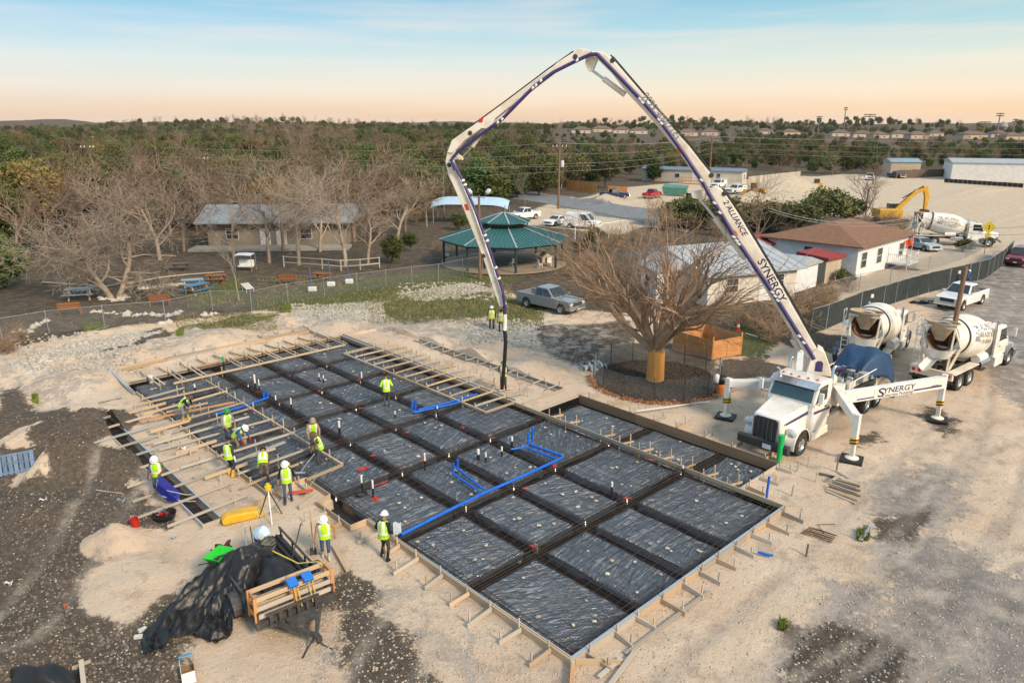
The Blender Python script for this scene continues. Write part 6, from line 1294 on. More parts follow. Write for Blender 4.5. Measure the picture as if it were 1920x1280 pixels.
for k, (dx, dz) in enumerate(((-1.2, 0), (1.2, 0), (0, -1.8), (0, -3.6), (0, -5))):
    wire_run(('top cable over the road beside the transformer pole', 'second cable over the road beside the transformer pole', 'third cable down on the transformer pole', 'low cable over the parked pickups', 'lowest cable passing in front of the trailer home')[k], [t1 + V3((-75, 8, dz - 1)), t1 + V3((dx * .3, 0, dz)), t2 + V3((dx, -2, dz * .9)), t2 + V3((150, -20, dz * .9 - 1))], 1.0, .032)
wire_run('cable from the leaning pole over the bare treetops', [t3, t6, t6 + V3((60, -5, -1))], .7, .03); wire_run('first cable crossing the yard in front of the excavator', [at(1440, 395, 7.5), at(1720, 415, 6.5), at(1990, 430, 6)], .8, .03); wire_run('second cable crossing the yard in front of the excavator', [at(1440, 390, 8.6), at(1720, 405, 7.8), at(1990, 412, 7.5)], .8, .03); wire_run('thin cable from the brown wooden pole across the gravel', [t5 - V3((0, 0, .8)), t5 + V3((30, 6, -2))], .6, .015); wire_run('cable from the lamp pole to the thin grey pole', [t7 - V3((0, 0, 1)), t4], .5, .018)

# ================================================================== TREES
def bark(n, c): return pm('bark_' + n, c, tuple(x * .65 for x in c), 3, .9, rnd=.12)
BK1 = bark('pale', (.42, .345, .27)); BK2 = bark('grey', (.38, .30, .24)); BKM = bark('mesquite', (.40, .27, .175)); BKD = bark('dark', (.10, .075, .055))
def foliage(name, c1, c2, hue=.055, val=.42):
    m, t, b, N, L = nodes(name); oi = N('ShaderNodeObjectInfo'); tc = N('ShaderNodeTexCoord'); n = N('ShaderNodeTexNoise'); n.inputs['Scale'].default_value = 1.1; n.inputs['Detail'].default_value = 3; L(tc.outputs['Object'], n.inputs[0])
    r = N('ShaderNodeMapRange'); r.inputs[1].default_value = .35; r.inputs[2].default_value = .65; L(n.outputs[0], r.inputs[0])
    x = N('ShaderNodeMix'); x.data_type = 'RGBA'; L(r.outputs[0], x.inputs[0]); x.inputs[6].default_value = (*c1, 1); x.inputs[7].default_value = (*c2, 1)
    h = N('ShaderNodeHueSaturation'); L(x.outputs[2], h.inputs['Color'])
    a = N('ShaderNodeMapRange'); a.inputs[3].default_value = .5 - hue; a.inputs[4].default_value = .5 + hue * .6; L(oi.outputs['Random'], a.inputs[0]); L(a.outputs[0], h.inputs['Hue'])
    w = N('ShaderNodeMath'); w.operation = 'MULTIPLY'; w.inputs[1].default_value = 7.31; L(oi.outputs['Random'], w.inputs[0]); fr = N('ShaderNodeMath'); fr.operation = 'FRACT'; L(w.outputs[0], fr.inputs[0])
    v = N('ShaderNodeMapRange'); v.inputs[3].default_value = 1 - val; v.inputs[4].default_value = 1 + val; L(fr.outputs[0], v.inputs[0]); L(v.outputs[0], h.inputs['Value'])
    L(h.outputs[0], b.inputs['Base Color']); b.inputs['Roughness'].default_value = .8; b.inputs['Specular IOR Level'].default_value = .2
    return m
CEDAR = foliage('cedar_foliage', (.045, .080, .022), (.105, .135, .042)); OAK = foliage('live_oak_foliage', (.075, .090, .032), (.15, .145, .060)); GOLD = foliage('rusty_foliage', (.24, .165, .05), (.15, .13, .045)); TWIG = foliage('bare_twigs', (.20, .145, .108), (.30, .215, .16), .012, .3); TWIGF = foliage('far_twigs', (.19, .155, .105), (.25, .205, .14), .02, .25); SHR = foliage('scrub_twigs', (.40, .28, .18), (.28, .20, .135), .01, .2)

def bare_mesh(name, seed, h, spread, r0, levels, m, kids=(5, 6, 6, 5), lowfork=.25, up=.25, twig=.012, multi=1, droop=0.0):
    rs = random.Random(seed); V = []; Fc = []
    def tube(ps, ra, n):
        base = len(V); prev = None; k = len(ps)
        for i, q in enumerate(ps):
            d = (ps[min(i + 1, k - 1)] - ps[max(i - 1, 0)]).normalized(); a = d.orthogonal().normalized() if prev is None else (prev - d * prev.dot(d)).normalized(); prev = a; b = d.cross(a)
            for j in range(n): t = 2 * PI * j / n; V.append(q + (a * math.cos(t) + b * math.sin(t)) * ra[i])
        for i in range(k - 1):
            for j in range(n): Fc.append((base + i * n + j, base + i * n + (j + 1) % n, base + (i + 1) * n + (j + 1) % n, base + (i + 1) * n + j))
    def grow(p, d, ln, r, lv):
        ns = 5 if lv < 2 else 3; ps = [p]; ra = [r]; dd = d.copy(); end = max(twig, r * (.55 if lv == 0 else .35))
        for i in range(ns):
            w = .22 if lv else .10
            dd = (dd + Vector((rs.gauss(0, w), rs.gauss(0, w), rs.gauss(0, w) + up * .18 - droop * .1 * lv))).normalized(); ps.append(ps[-1] + dd * ln / ns); ra.append(r + (end - r) * (i + 1) / ns)
        tube(ps, ra, (8, 6, 4, 3, 3)[lv])
        if lv >= levels: return
        nk = kids[lv]
        for k in range(nk):
            t = (lowfork if lv == 0 else .18) + (1 - (lowfork if lv == 0 else .18)) * (k + rs.random()) / nk; t = min(t, 1); x = t * ns; i = min(int(x), ns - 1); q = ps[i].lerp(ps[i + 1], x - i); rr = ra[i] + (ra[i + 1] - ra[i]) * (x - i)
            az = rs.random() * 2 * PI; e = (ps[i + 1] - ps[i]).normalized(); o1 = e.orthogonal().normalized(); o2 = e.cross(o1); side = o1 * math.cos(az) + o2 * math.sin(az)
            ang = rs.uniform(.45, .95) * spread; nd = (e * math.cos(ang) + side * math.sin(ang)).normalized()
            grow(q, nd, ln * rs.uniform(.48, .72) * (1.0 if lv else rs.uniform(.85, 1.25)), max(twig, rr * rs.uniform(.45, .66)), lv + 1)
    for s in range(multi):
        a = s * 2 * PI / max(multi, 1) + rs.random(); d = Vector((math.cos(a) * .28 * (multi > 1), math.sin(a) * .28 * (multi > 1), 1)).normalized()
        grow(Vector((math.cos(a) * r0 * .8 * (multi > 1), math.sin(a) * r0 * .8 * (multi > 1), -.15)), d, h * .62, r0 * (1 if multi == 1 else .75), 0)
    me = bpy.data.meshes.new(name); me.from_pydata(V, [], Fc); me.materials.append(m); me.shade_smooth()
    z = max(v.z for v in V); return me, z
def leaf_mesh(name, seed, nclump, nleaf, shape, size, m, clump=.9, lumps=7):
    """a crown of many small leaf sprays: clumps on a few uneven lobes; shape = (rx, ry, rz, zc)"""
    g = np.random.default_rng(seed); rx, ry, rz, zc = shape
    L0 = g.normal(size=(lumps, 3)); L0 /= np.linalg.norm(L0, axis=1)[:, None]; L0 *= np.array([rx, ry, rz]) * .52 * (.6 + .6 * g.random((lumps, 1))); Lr = .42 + .25 * g.random(lumps)
    k = g.integers(0, lumps, nclump); d = g.normal(size=(nclump, 3)); d /= np.linalg.norm(d, axis=1)[:, None]
    C = L0[k] + d * (Lr[k] * (.55 + .5 * g.random(nclump)))[:, None] * np.array([rx, ry, rz]); C[:, 2] += zc
    P = np.repeat(C, nleaf, 0) + g.normal(size=(nclump * nleaf, 3)) * clump * np.array([.5, .5, .42])
    a = g.normal(size=P.shape); a /= np.linalg.norm(a, axis=1)[:, None]; b = np.cross(a, g.normal(size=P.shape)); b /= np.linalg.norm(b, axis=1)[:, None]; s = (size * (.6 + .8 * g.random(len(P))))[:, None]
    V = np.stack([P - a * s * .9, P + b * s * .42, P + a * s * 1.0, P - b * s * .38], 1).reshape(-1, 3); V[:, 2] = np.maximum(V[:, 2], .05); F = np.arange(len(V)).reshape(-1, 4)
    me = fast_mesh(name, V, F); me.materials.append(m); return me
def trunk_mesh(seed, h, r, m=BKD, n=5):
    rs = random.Random(seed); mb = MB(); t = Vector((rs.uniform(-.2, .2), rs.uniform(-.2, .2), h)); mb.tube([(0, 0, -.2), t * .5, t], [r, r * .75, r * .4], 7)
    for k in range(n): a = rs.random() * 6.3; q = t * rs.uniform(.35, .9); e = q + Vector((math.cos(a) * h * .4, math.sin(a) * h * .4, h * rs.uniform(.25, .45))); mb.tube([q, q.lerp(e, .5) + Vector((0, 0, -.1)), e], [r * .4, r * .28, r * .1], 5)
    return mb.mesh('trunk', m, 60)
def tree(name, label, q, sc, tm, cm, rz, group, cat='tree', szx=1.0):
    o = empty(name, q, rz, label, cat, group); o.scale = (sc * szx, sc * szx, sc)
    if tm: inst(tm, 'trunk', o)
    inst(cm, 'crown', o); return o
# shared crowns (unit: metres at scale 1)
CED = [leaf_mesh('cedar_crown', 100 + i, 190, 26, (2.3, 2.3, 3.0, 3.6), .22, CEDAR, .62, 9) for i in range(4)]; OAKM = [leaf_mesh('oak_crown', 120 + i, 170, 26, (3.1, 3.1, 2.3, 4.0), .24, OAK, .75, 9) for i in range(3)]; GLD = [leaf_mesh('rusty_crown', 140 + i, 120, 22, (2.5, 2.5, 2.1, 4.2), .17, GOLD, .6, 7) for i in range(2)]
TRK = [trunk_mesh(i, 3.6, .17) for i in range(4)]
BARE = [bare_mesh('bare_branches', 200 + i, 9.5, .95, .17, 3, TWIG, (6, 7, 7), .22, .35, .018)[0] for i in range(5)]
# --- the park trees, each its own
def park_tree(label, px, py, yt, seed, r0, spread, m, kids=(6, 6, 6, 5), multi=1, lowfork=.22, levels=4, upk=.25, twig=.013, stretch=1.0, rz=None):
    q = onground(px, py); h = hgt(px, py, yt); me, z = bare_mesh('branches', seed, 9.0, spread, r0 * 9.0 / max(h, 1), levels, m, kids, lowfork, upk, twig * 9 / h, multi); o = empty('bare_tree', q, random.random() * 6 if rz is None else rz, label, 'tree', 'bare trees round the park'); s = h / z; o.scale = (s * stretch, s * stretch, s); inst(me, 'branches', o); return o
park_tree('wide pale double trunked bare tree nearest in the park', 215, 556, 352, 31, .33, 1.18, BK1, (7, 6, 6, 5), 2, .15, 4, .05, .014, 1.30, .4)
for n, (px, py, yt, sd_, st, lab) in enumerate(((300, 486, 318, 41, 1.1, 'bare tree in shade behind the wide pale one'), (345, 470, 290, 42, 1.1, 'bare tree at the corner of the park house'), (505, 492, 292, 43, 1.1, 'tall bare tree in front of the park house wall'), (560, 494, 300, 44, 1.15, 'leaning bare tree beside the shaded garden fence'), (648, 498, 282, 45, 1.2, 'large pale bare tree by the rail fence'), (690, 492, 300, 46, 1.1, 'bare tree close beside the dark cedar bush'), (440, 480, 300, 47, 1.0, 'slim bare tree before the park house porch'), (250, 470, 300, 48, 1.15, 'bare tree left of the park house'), (600, 470, 290, 49, 1.1, 'bare tree behind the leaning one'), (745, 450, 320, 50, 1.2, 'bare tree with spreading crown toward the pavilion'))):
    park_tree(lab, px, py, yt, sd_, .20, .95, BK1 if n in (3, 4, 9) else BK2, (6, 6, 5, 4), 1, .25, 4, .3, .013, st * 1.1)
park_tree('young slim bare tree by the white swing bench', 448, 562, 410, 61, .08, .8, BK1, (5, 4, 4), 1, .45, 3, .5, .012, .8); park_tree('small bare tree beside the road pole', 985, 382, 320, 62, .12, .7, BK2, (6, 6, 5), 1, .2, 3, .6, .018, .9)
for n, (px, py, yt) in enumerate(((1415, 470, 330), (1665, 470, 395), (1620, 425, 300), (1785, 322, 270), (1560, 330, 290), (1270, 320, 285), (130, 385, 290), (1865, 325, 275), (1460, 328, 285), (875, 405, 330))): 
    q = at(px, py); q.z = gzs(q.x, q.y); h = hgt(px, py, yt); tree('bare_tree', ('bare tree behind the red roof shed', 'bare brown tree beside the excavator', 'bare tree at the gravel yard', 'bare tree near the warehouse end', 'pale bare tree standing in front of the far woods', 'bare tree above the trailer home', 'bare tree among cedars on the shaded side', 'bare tree over the warehouse roof', 'bare tree behind the gravel pile', 'bare tree behind the shade canopy')[n], q, h / 9.5 * .95, None, BARE[n % 5], n, 'bare trees in the woods')
# --- guarded tree wrapped in planks
q = at(1228, 711); h = hgt(1228, 711, 425); gt = empty('guarded_tree', q, 0, 'large spreading bare tree with trunk wrapped in orange planks', 'tree')
def vase(seed):
    rs = random.Random(seed); me_parts = []
    V = MB(); V.tube([(0, 0, -.2), (.02, 0, 1.0), (.0, .0, 1.9)], [.42, .40, .44], 12); V.build('trunk', BKM, gt, 60); return rs
rs = vase(5); limbs = []
for k in range(13):
    a = k * 2.399 + rs.uniform(-.2, .2); tilt = [.25, .62, .90, .42, .82, .52, 1.0, .34, .74, .92, .58, .98, .46][k]; ln = 5.6 + rs.uniform(-.8, 1.0)
    me, z = bare_mesh('limb', 300 + k, 9.0, .72, .25, 3, BKM, (6, 5, 5), .34, .46, .013); s = ln / z * 1.58
    o = inst(me, 'limb', gt, (math.cos(a) * .12, math.sin(a) * .12, 1.75 + .1 * (k % 3)), (0, tilt, a), (s, s, s))
for k in range(18):
    a = k * 2 * PI / 18; p0 = Vector((math.cos(a) * .50, math.sin(a) * .50, 0)); p1 = Vector((math.cos(a) * .45, math.sin(a) * .45, 1.75 + rs.uniform(-.06, .35 if k % 6 == 0 else .06))); plank(p0, p1, .04, .165, pm('plank_orange', (.80, .40, .11), (.66, .30, .07), 2, .7, rnd=.25, stretch=(.6, 6, 6)), gt, 'plank', up=Vector((math.cos(a), math.sin(a), 0)).cross(Vector((0, 0, 1))))
lf = MB()
for k in range(900):
    a = random.uniform(PI * .95, PI * 1.75); r = 3.85 + random.gauss(.12, .14); x, y = rc.x + r * math.cos(a), rc.y + r * math.sin(a); z = gzs(x, y) + .03 + random.random() * .12; d = Vector((random.gauss(0, 1), random.gauss(0, 1), random.gauss(0, .6))).normalized() * .07; e = Vector((random.gauss(0, 1), random.gauss(0, 1), random.gauss(0, .6))).normalized() * .05; c = Vector((x, y, z)); lf.quad(c - d, c + e, c + d, c - e)
tag(lf.build('fallen_leaves', pm('leaf_rust', (.42, .19, .08), (.30, .13, .06), 5, .9), None), 'rust coloured dead leaves heaped along the tree guard', None, None, 'stuff')
# --- evergreens and scrub placed by hand
EV = [(735, 492, 440, 'CED', 1.3, 'dark cedar bush beside the park trees'), (1535, 428, 352, 'OAK', 1.25, 'dense live oak behind the house with brown roof'), (1500, 440, 372, 'OAK', 1.2, 'smaller live oak touching the dense one'), (1585, 425, 365, 'OAK', 1.1, 'live oak next to the brown shrubs'), (20, 470, 340, 'CED', 1.2, 'tall dark cedar at the shaded picture edge'), (62, 440, 300, 'GLD', 1.1, 'rusty cedar on bare trunk at the park edge'), (100, 440, 292, 'GLD', 1.0, 'second rusty cedar beside the first'), (10, 540, 430, 'CED', 1.3, 'big dark cedar with low limbs at the park corner'), (150, 420, 310, 'CED', 1.2, 'green cedar behind the rusty pair'), (770, 470, 440, 'CED', 1.0, 'small cedar bush close to the pavilion path'), (860, 430, 395, 'CED', 1.3, 'low cedar bush in front of the shade canopy'), (1225, 340, 290, 'CED', 1.1, 'cedar at the corner of the trailer home'), (1135, 352, 285, 'OAK', 1.0, 'golden green tree over the blue pickup'), (1085, 352, 290, 'OAK', 1.0, 'olive tree behind the orange board fence'), (1010, 366, 296, 'CED', 1.1, 'green cedar left of the road pole'), (930, 385, 310, 'CED', 1.2, 'bright green cedar behind the boom'), (890, 385, 300, 'CED', 1.2, 'green cedar in the gap of the boom')]
for n, (px, py, yt, kd, sx, lab) in enumerate(EV):
    q = onground(px, py); h = max(2.5, hgt(px, py, yt)); S = {'CED': (CED, 6.4), 'OAK': (OAKM, 6.2), 'GLD': (GLD, 6.2)}[kd]; tree('evergreen_tree', lab, q, h / S[1], TRK[n % 4], S[0][n % len(S[0])], n * 1.3, 'evergreen trees near the site', 'tree', sx)
SCRUB = [bare_mesh('scrub_twigs', 400 + i, 2.6, 1.05, .03, 2, SHR, (7, 7), .05, .2, .010, 6)[0] for i in range(3)]
SCRL = [(1468, 622, 2.6), (1490, 606, 3.0), (1515, 596, 3.0), (1445, 640, 2.2), (1540, 580, 2.6), (1420, 620, 2.4), (1560, 566, 2.4), (1505, 622, 2.2), (1390, 610, 2.2), (1470, 585, 2.6), (1280, 420, 4.8), (1320, 425, 4.8), (1360, 425, 4.8), (1400, 425, 4.6), (1240, 415, 4.4), (1250, 430, 4), (1440, 420, 4.6), (1475, 430, 4.2), (1262, 424, 4.6), (1300, 416, 4.6), (1340, 418, 4.6), (1380, 420, 4.6), (1420, 428, 4.4), (1620, 440, 3.6), (1660, 430, 3.6), (1690, 440, 3.2), (1130, 470, 2.6), (1100, 500, 2.2), (1080, 520, 2.0), (1160, 460, 2.8), (1190, 450, 2.4), (1110, 450, 2.4), (1060, 490, 1.8), (1140, 530, 2.0), (1115, 560, 1.6), (40, 640, 1.6), (15, 660, 1.8), (1590, 545, 1.8), (820, 470, 1.6), (780, 415, 3), (1300, 430, 3), (1340, 440, 2.8), (1650, 455, 3)]
WHERE = lambda px, py: 'beside the dark screened fence' if px > 1380 and py > 540 else ('behind the grey metal roof house' if 1230 <= px < 1480 and py < 450 else ('beside the excavator' if px > 1590 else ('next to the grey pickup' if 1050 < px < 1200 else 'along the park fence')))
for n, (px, py, h) in enumerate(SCRL):
    q = onground(px, py); o = empty('scrub_bush', q, n * .9, 'brown leafless scrub bush ' + WHERE(px, py), 'bush', 'scrub ' + WHERE(px, py)); s = h / 2.6; o.scale = (s * 1.25, s * 1.25, s * .9); inst(SCRUB[n % 3], 'twigs', o)
for n, (px, py, s, lab) in enumerate(((1285, 425, 1.5, 'first dark green hedge clump behind the metal roof house'), (1345, 428, 1.6, 'second dark green hedge clump behind the metal roof house'), (1440, 432, 1.5, 'hedge clump next to the boom and live oak'), (1580, 530, .45, 'small green shrub at the porch of the house with brown roof'), (1120, 455, .6, 'olive shrub between the van and the house'), (1088, 470, .5, 'olive shrub at the pavilion edge'), (1810, 470, .5, 'yellow green shrub inside the yard fence'))):
    q = onground(px, py); tree('green_shrub', lab, q + Vector((0, 0, -.8 * s)), .62 * s, None, OAKM[n % 3], n, 'green shrubs', 'bush', 1.3)

# ------------------------------------------------------------------ the woods
YMX = ([0, 150, 300, 400, 560, 600, 830, 1000, 1060, 1200, 1400, 1530, 1660, 1700, 1780, 1920], [445, 432, 432, 428, 430, 432, 392, 366, 352, 330, 318, 326, 326, 322, 314, 312])
g = np.random.default_rng(77); cand = []
r = 80 * (1500 / 80.) ** g.random(60000); th = (g.random(60000) - .5) * 1.42
x, y = r * np.sin(th), r * np.cos(th); zc_ = y * CP + HCAM * SP; px = 960 + FPX * x / zc_; py = 640 + FPX * (HCAM * CP - y * SP) / zc_
ok = (px > -120) & (px < 2040) & (py < np.interp(px, *YMX)) & (py > 236)
hs_ = np.array([[*faratt(a, b)[:2]] for a, b, *_ in SUB])
dist = np.full(len(x), 1e9)
for hx, hy in hs_: dist = np.minimum(dist, np.where(y < hy + 14, np.abs(x - hx - 10) + .35 * np.abs(y - hy), 1e9))
ok &= ~((dist < 40) & (r > 300)); ok &= ~(((px > 1040) & (px < 1380) | (px > 1540)) & (r > 430) & (r < 1000) & (g.random(len(x)) < .94))
ok &= ~((px > 1000) & (py < 268) & (g.random(len(x)) < .35))
# keep spacing even: thin out crowded candidates on a coarse grid
x, y, r, px, py = x[ok], y[ok], r[ok], px[ok], py[ok]; seen = set(); keep = []
for i in range(len(x)):
    c = 4.6 + r[i] * .0075; kk = (int(x[i] // c), int(y[i] // c), int(math.log(r[i]) * 3))
    if kk not in seen: seen.add(kk); keep.append(i)
keep = np.array(keep); x, y, r, px, py = x[keep], y[keep], r[keep], px[keep], py[keep]; z = gz(x, y); zone = fbm(x * .012, y * .012, 88, 3); kind = np.where(g.random(len(x)) < .16 + 1.3 * zone + np.where(px < 800, .05, 0), 2, np.where(g.random(len(x)) < .55, 0, 1)); kind = np.where(g.random(len(x)) < .05, 3, kind)
order = np.argsort(r); nI = 290
SIDE = lambda a: 'beyond the park house' if a < 560 else ('behind the pavilion' if a < 1000 else ('behind the trailer home' if a < 1420 else 'past the gravel yard'))
for i in order[:nI]:
    k = int(kind[i]); q = Vector((x[i], y[i], z[i])); s = .85 + .4 * g.random(); w = SIDE(px[i])
    if k == 2: tree('bare_tree', 'leafless grey brown tree in the woods ' + w, q, s * .78, None, BARE[int(g.integers(5))], g.random() * 6, 'bare trees in the woods ' + w, 'tree', 1.1)
    else:
        S = (CED, OAKM, None, GLD)[k]; tree(('cedar_tree', 'oak_tree', '', 'rusty_tree')[k], ('dark green cedar in the woods ', 'olive green oak in the woods ', '', 'rust coloured cedar in the woods ')[k] + w, q, s * 1.08, TRK[int(g.integers(4))], S[int(g.integers(len(S)))], g.random() * 6, ('cedars ', 'oaks ', '', 'rusty cedars ')[k] + 'in the woods ' + w, 'tree', 1.15)
# everything farther: one mass of woodland
lod = []
SRC = [CED[:3], OAKM[:3], BARE[:3], (GLD * 2)[:3]]
for k in range(12): lod.append(bpy.data.objects.new('woodland_source', SRC[k // 3][k % 3]))
rest = order[nI:]; pm_ = bpy.data.meshes.new('far_woodland'); pm_.vertices.add(len(rest)); pm_.vertices.foreach_set('co', np.stack([x[rest], y[rest], z[rest]], -1).astype(np.float32).ravel())
a = pm_.attributes.new('kind', 'INT', 'POINT'); a.data.foreach_set('value', (kind[rest] * 3 + g.integers(0, 3, len(rest))).astype(np.int32)); a = pm_.attributes.new('size', 'FLOAT', 'POINT'); a.data.foreach_set('value', ((.6 + .75 * g.random(len(rest)) ** 1.5 + .5 * np.clip(zone[rest], -.4, .6)) * (1.05 + np.clip(r[rest] / 1500, 0, 1) * .5) * np.where(kind[rest] == 2, .72, 1) * np.where((px[rest] > 1000) & (r[rest] < 1000), .72, 1)).astype(np.float32)); a = pm_.attributes.new('turn', 'FLOAT', 'POINT'); a.data.foreach_set('value', (g.random(len(rest)) * 6.28).astype(np.float32))
fw_ = bpy.data.objects.new('far_woodland', pm_); COL.objects.link(fw_); tag(fw_, 'distant scrub oak and cedar woodland reaching the horizon', None, None, 'stuff')
ng = bpy.data.node_groups.new('woodland', 'GeometryNodeTree'); ng.interface.new_socket('Geometry', in_out='INPUT', socket_type='NodeSocketGeometry'); ng.interface.new_socket('Geometry', in_out='OUTPUT', socket_type='NodeSocketGeometry')
gi, go_ = ng.nodes.new('NodeGroupInput'), ng.nodes.new('NodeGroupOutput'); jn = ng.nodes.new('GeometryNodeJoinGeometry')
def attr(nm, ty): n = ng.nodes.new('GeometryNodeInputNamedAttribute'); n.data_type = ty; n.inputs[0].default_value = nm; return n.outputs[0]
ak, asz, atn = attr('kind', 'INT'), attr('size', 'FLOAT'), attr('turn', 'FLOAT'); cx = ng.nodes.new('ShaderNodeCombineXYZ'); ng.links.new(atn, cx.inputs[2])
for k in range(12):
    ins = ng.nodes.new('GeometryNodeInstanceOnPoints'); oi = ng.nodes.new('GeometryNodeObjectInfo'); oi.inputs[0].default_value = lod[k]; oi.inputs['As Instance'].default_value = True; cp = ng.nodes.new('FunctionNodeCompare'); cp.data_type = 'INT'; cp.operation = 'EQUAL'
    ng.links.new(ak, cp.inputs[2]); cp.inputs[3].default_value = k
    ng.links.new(gi.outputs[0], ins.inputs['Points']); ng.links.new(cp.outputs[0], ins.inputs['Selection']); ng.links.new(oi.outputs['Geometry'], ins.inputs['Instance']); ng.links.new(cx.outputs[0], ins.inputs['Rotation']); ng.links.new(asz, ins.inputs['Scale']); ng.links.new(ins.outputs[0], jn.inputs[0])
ng.links.new(jn.outputs[0], go_.inputs[0]); md = fw_.modifiers.new('w', 'NODES'); md.node_group = ng
# more leafless trees standing round the park house, each placed
for n, (px_, py_, yt_) in enumerate(((30, 500, 330), (90, 480, 320), (140, 470, 305), (180, 455, 310), (215, 440, 290), (275, 445, 285), (320, 440, 282), (370, 430, 285), (410, 425, 290), (470, 440, 286), (530, 470, 290), (580, 450, 285), (620, 440, 280), (665, 450, 282), (710, 440, 290), (760, 435, 300), (800, 425, 310), (545, 420, 280), (455, 415, 285), (640, 420, 288), (700, 415, 295), (240, 420, 285), (300, 415, 288), (820, 405, 320), (760, 405, 310))):
    q = onground(px_, py_); h = hgt(px_, py_, yt_); tree('bare_tree', 'leafless tree in the thicket round the park house', q, h / 9.5, None, BARE[n % 5], n * 1.7, 'leafless thicket round the park house', 'tree', 1.05)

# ================================================================== TRAILER AND ITS LOAD
TF = Vector((-6.5, 18.9, gzs(-6.5, 18.9))); TZ = math.atan2(-.78, .62); TM = Matrix.Translation(TF) @ Matrix.Rotation(TZ, 4, 'Z')
def tw(x, y, z): return TM @ Vector((x, y, z))
tr = empty('utility_trailer', TF, TZ, 'flat utility trailer with wooden front rack, loaded with black plastic and tools', 'trailer'); DK = pm('trailer_steel', (.05, .052, .056), (.11, .10, .09), 4, .6, .3)
for k in range(9): plank((-4.2, -1.0 + k * .25, .58), (-.1, -1.0 + k * .25, .58), .235, .05, WOODD, tr, 'deck_board')
fr = MB()
for s in (-1, 1): fr.box((-2.15, s * 1.17, .55), (4.35, .09, .16)); fr.box((-2.15, s * 1.17, .95), (4.35, .06, .06)); [fr.box((-4.2 + k * 1.05, s * 1.17, .75), (.05, .05, .4)) for k in range(5)]
fr.box((0, 0, .55), (.12, 2.5, .22)); fr.box((-4.3, 0, .55), (.12, 2.5, .18)); [fr.box((-.7 - k * .8, 0, .47), (.08, 2.2, .1)) for k in range(5)]
fr.build('frame', DK, tr); tg = MB(); tg.beam((0, -.75, .5), (1.35, 0, .5), .10, .14); tg.beam((0, .75, .5), (1.35, 0, .5), .10, .14); tg.box((1.45, 0, .52), (.35, .14, .14)); tg.tube([(1.15, .12, .02), (1.15, .12, .85)], .04, 8); tg.box((.45, 0, .56), (.5, .9, .06)); tg.build('tongue', DK, tr)
MB().tube([(1.3, 0, .45), (1.2, -.25, .05), (1.45, -.5, .02)], .025, 6).build('safety_chain', DARKM, tr); MB().tube([(1.3, 0, .45), (1.35, .2, .05), (1.65, .35, .02)], .025, 6).build('safety_chain', DARKM, tr)
rp = MB(); [rp.box((.16, -.85 + k * .28, .72), (.05, .09, .42)) for k in range(6)]; rp.box((.16, -.15, .93), (.07, 1.6, .07)); rp.box((.16, -.15, .51), (.07, 1.6, .07)); rp.build('front_rack', DK, tr)
for s in (-1, 1):
    wheel(tr, -1.65, s * 1.34, .36, .24, WHITE); f_ = MB(); f_.prism([(-1.65 + .46 * math.cos(t), .36 + .46 * math.sin(t)) for t in np.linspace(-.1, PI + .1, 9)] + [(-1.65 + .42 * math.cos(t), .36 + .42 * math.sin(t)) for t in np.linspace(PI + .1, -.1, 9)], s * 1.22, s * 1.50); f_.build('fender', DK, tr)
for x in (-.08, -.62):
    for z in (.78, 1.05, 1.36): plank((x, -1.2, z), (x, 1.2, z), .04, .14, WOOD if z > 1.3 or x < -.3 else WOODG, tr, 'rack_board')
    for y in (-1.2, 0, 1.2): plank((x + .035, y, .6), (x + .035, y, 1.45), .04, .10, WOODO, tr, 'rack_post', up=(0, 1, 0))
for y in (-1.18, 1.18):
    for z in (.8, 1.36): plank((-.62, y, z), (-.08, y, z), .04, .14, WOODO, tr, 'rack_board')
BPL = pm('loose_black_plastic', (.008, .008, .009), (.016, .016, .018), 3, .46, spec=.5)
def heap(name, label, ctr, n, fn, m, thick=.01):
    o = MB().sheet(fn, *n).build(name, m, None, 48); s = o.modifiers.new('s', 'SOLIDIFY'); s.thickness = thick; tag(o, label, 'plastic sheet'); return o
A0, A1, AC = tw(-2.9, .3, 0), at(345, 1205), tw(-2.9, -2.2, 0)
def spill(u, v):
    c = A0.lerp(AC, u).lerp(AC.lerp(A1, u), u); d = (AC.lerp(A1, u) - A0.lerp(AC, u)).normalized(); n = Vector((-d.y, d.x, 0)); w = (1.05 + .75 * math.sin(PI * min(1, u * .9)) + .15 * math.sin(u * 9)) * (v - .5) * 1.5
    q = c + n * w + d * .25 * math.sin(v * 7 + 1); t = u * 4.3
    base = 1.25 if u < .28 else 1.25 - 1.15 * min(1, (u - .28) / .35)
    hump = base * (1 - (2 * abs(v - .5)) ** 2.2 * .75) + .10
    z = hump + .55 * abs(float(fbm(np.array([v * 6 + u * 2.0]), np.array([u * 3.4]), 7, 4)[0])) - .12 + .18 * abs(float(fbm(np.array([v * 11 - u * 5]), np.array([u * 5.]), 12, 2)[0])); gzv = gzs(q.x, q.y)
    return Vector((q.x, q.y, max(gzv + .02 + .05 * abs(math.sin(v * 26 + u * 9)), z + gzv)))
heap('black_plastic_heap', 'crumpled heap of black plastic spilling off the trailer onto the dirt', None, (84, 76), spill, BPL, .004)
def pile(u, v):
    x = -3.3 + 2.6 * u; y = -.6 + 1.3 * v; z = .66 + .55 * math.sin(PI * u) ** .6 * math.sin(PI * v) ** .6 + .14 * float(fbm(np.array([u * 6]), np.array([v * 6]), 17, 3)[0]); return tw(x, y, z)
heap('black_plastic_roll', 'dark folded plastic and gear lying in the trailer bed', None, (30, 26), pile, BPL)
pp = empty('pipe_bundle', TF, TZ, 'bundle of long black pipes along the trailer side', 'pipes')
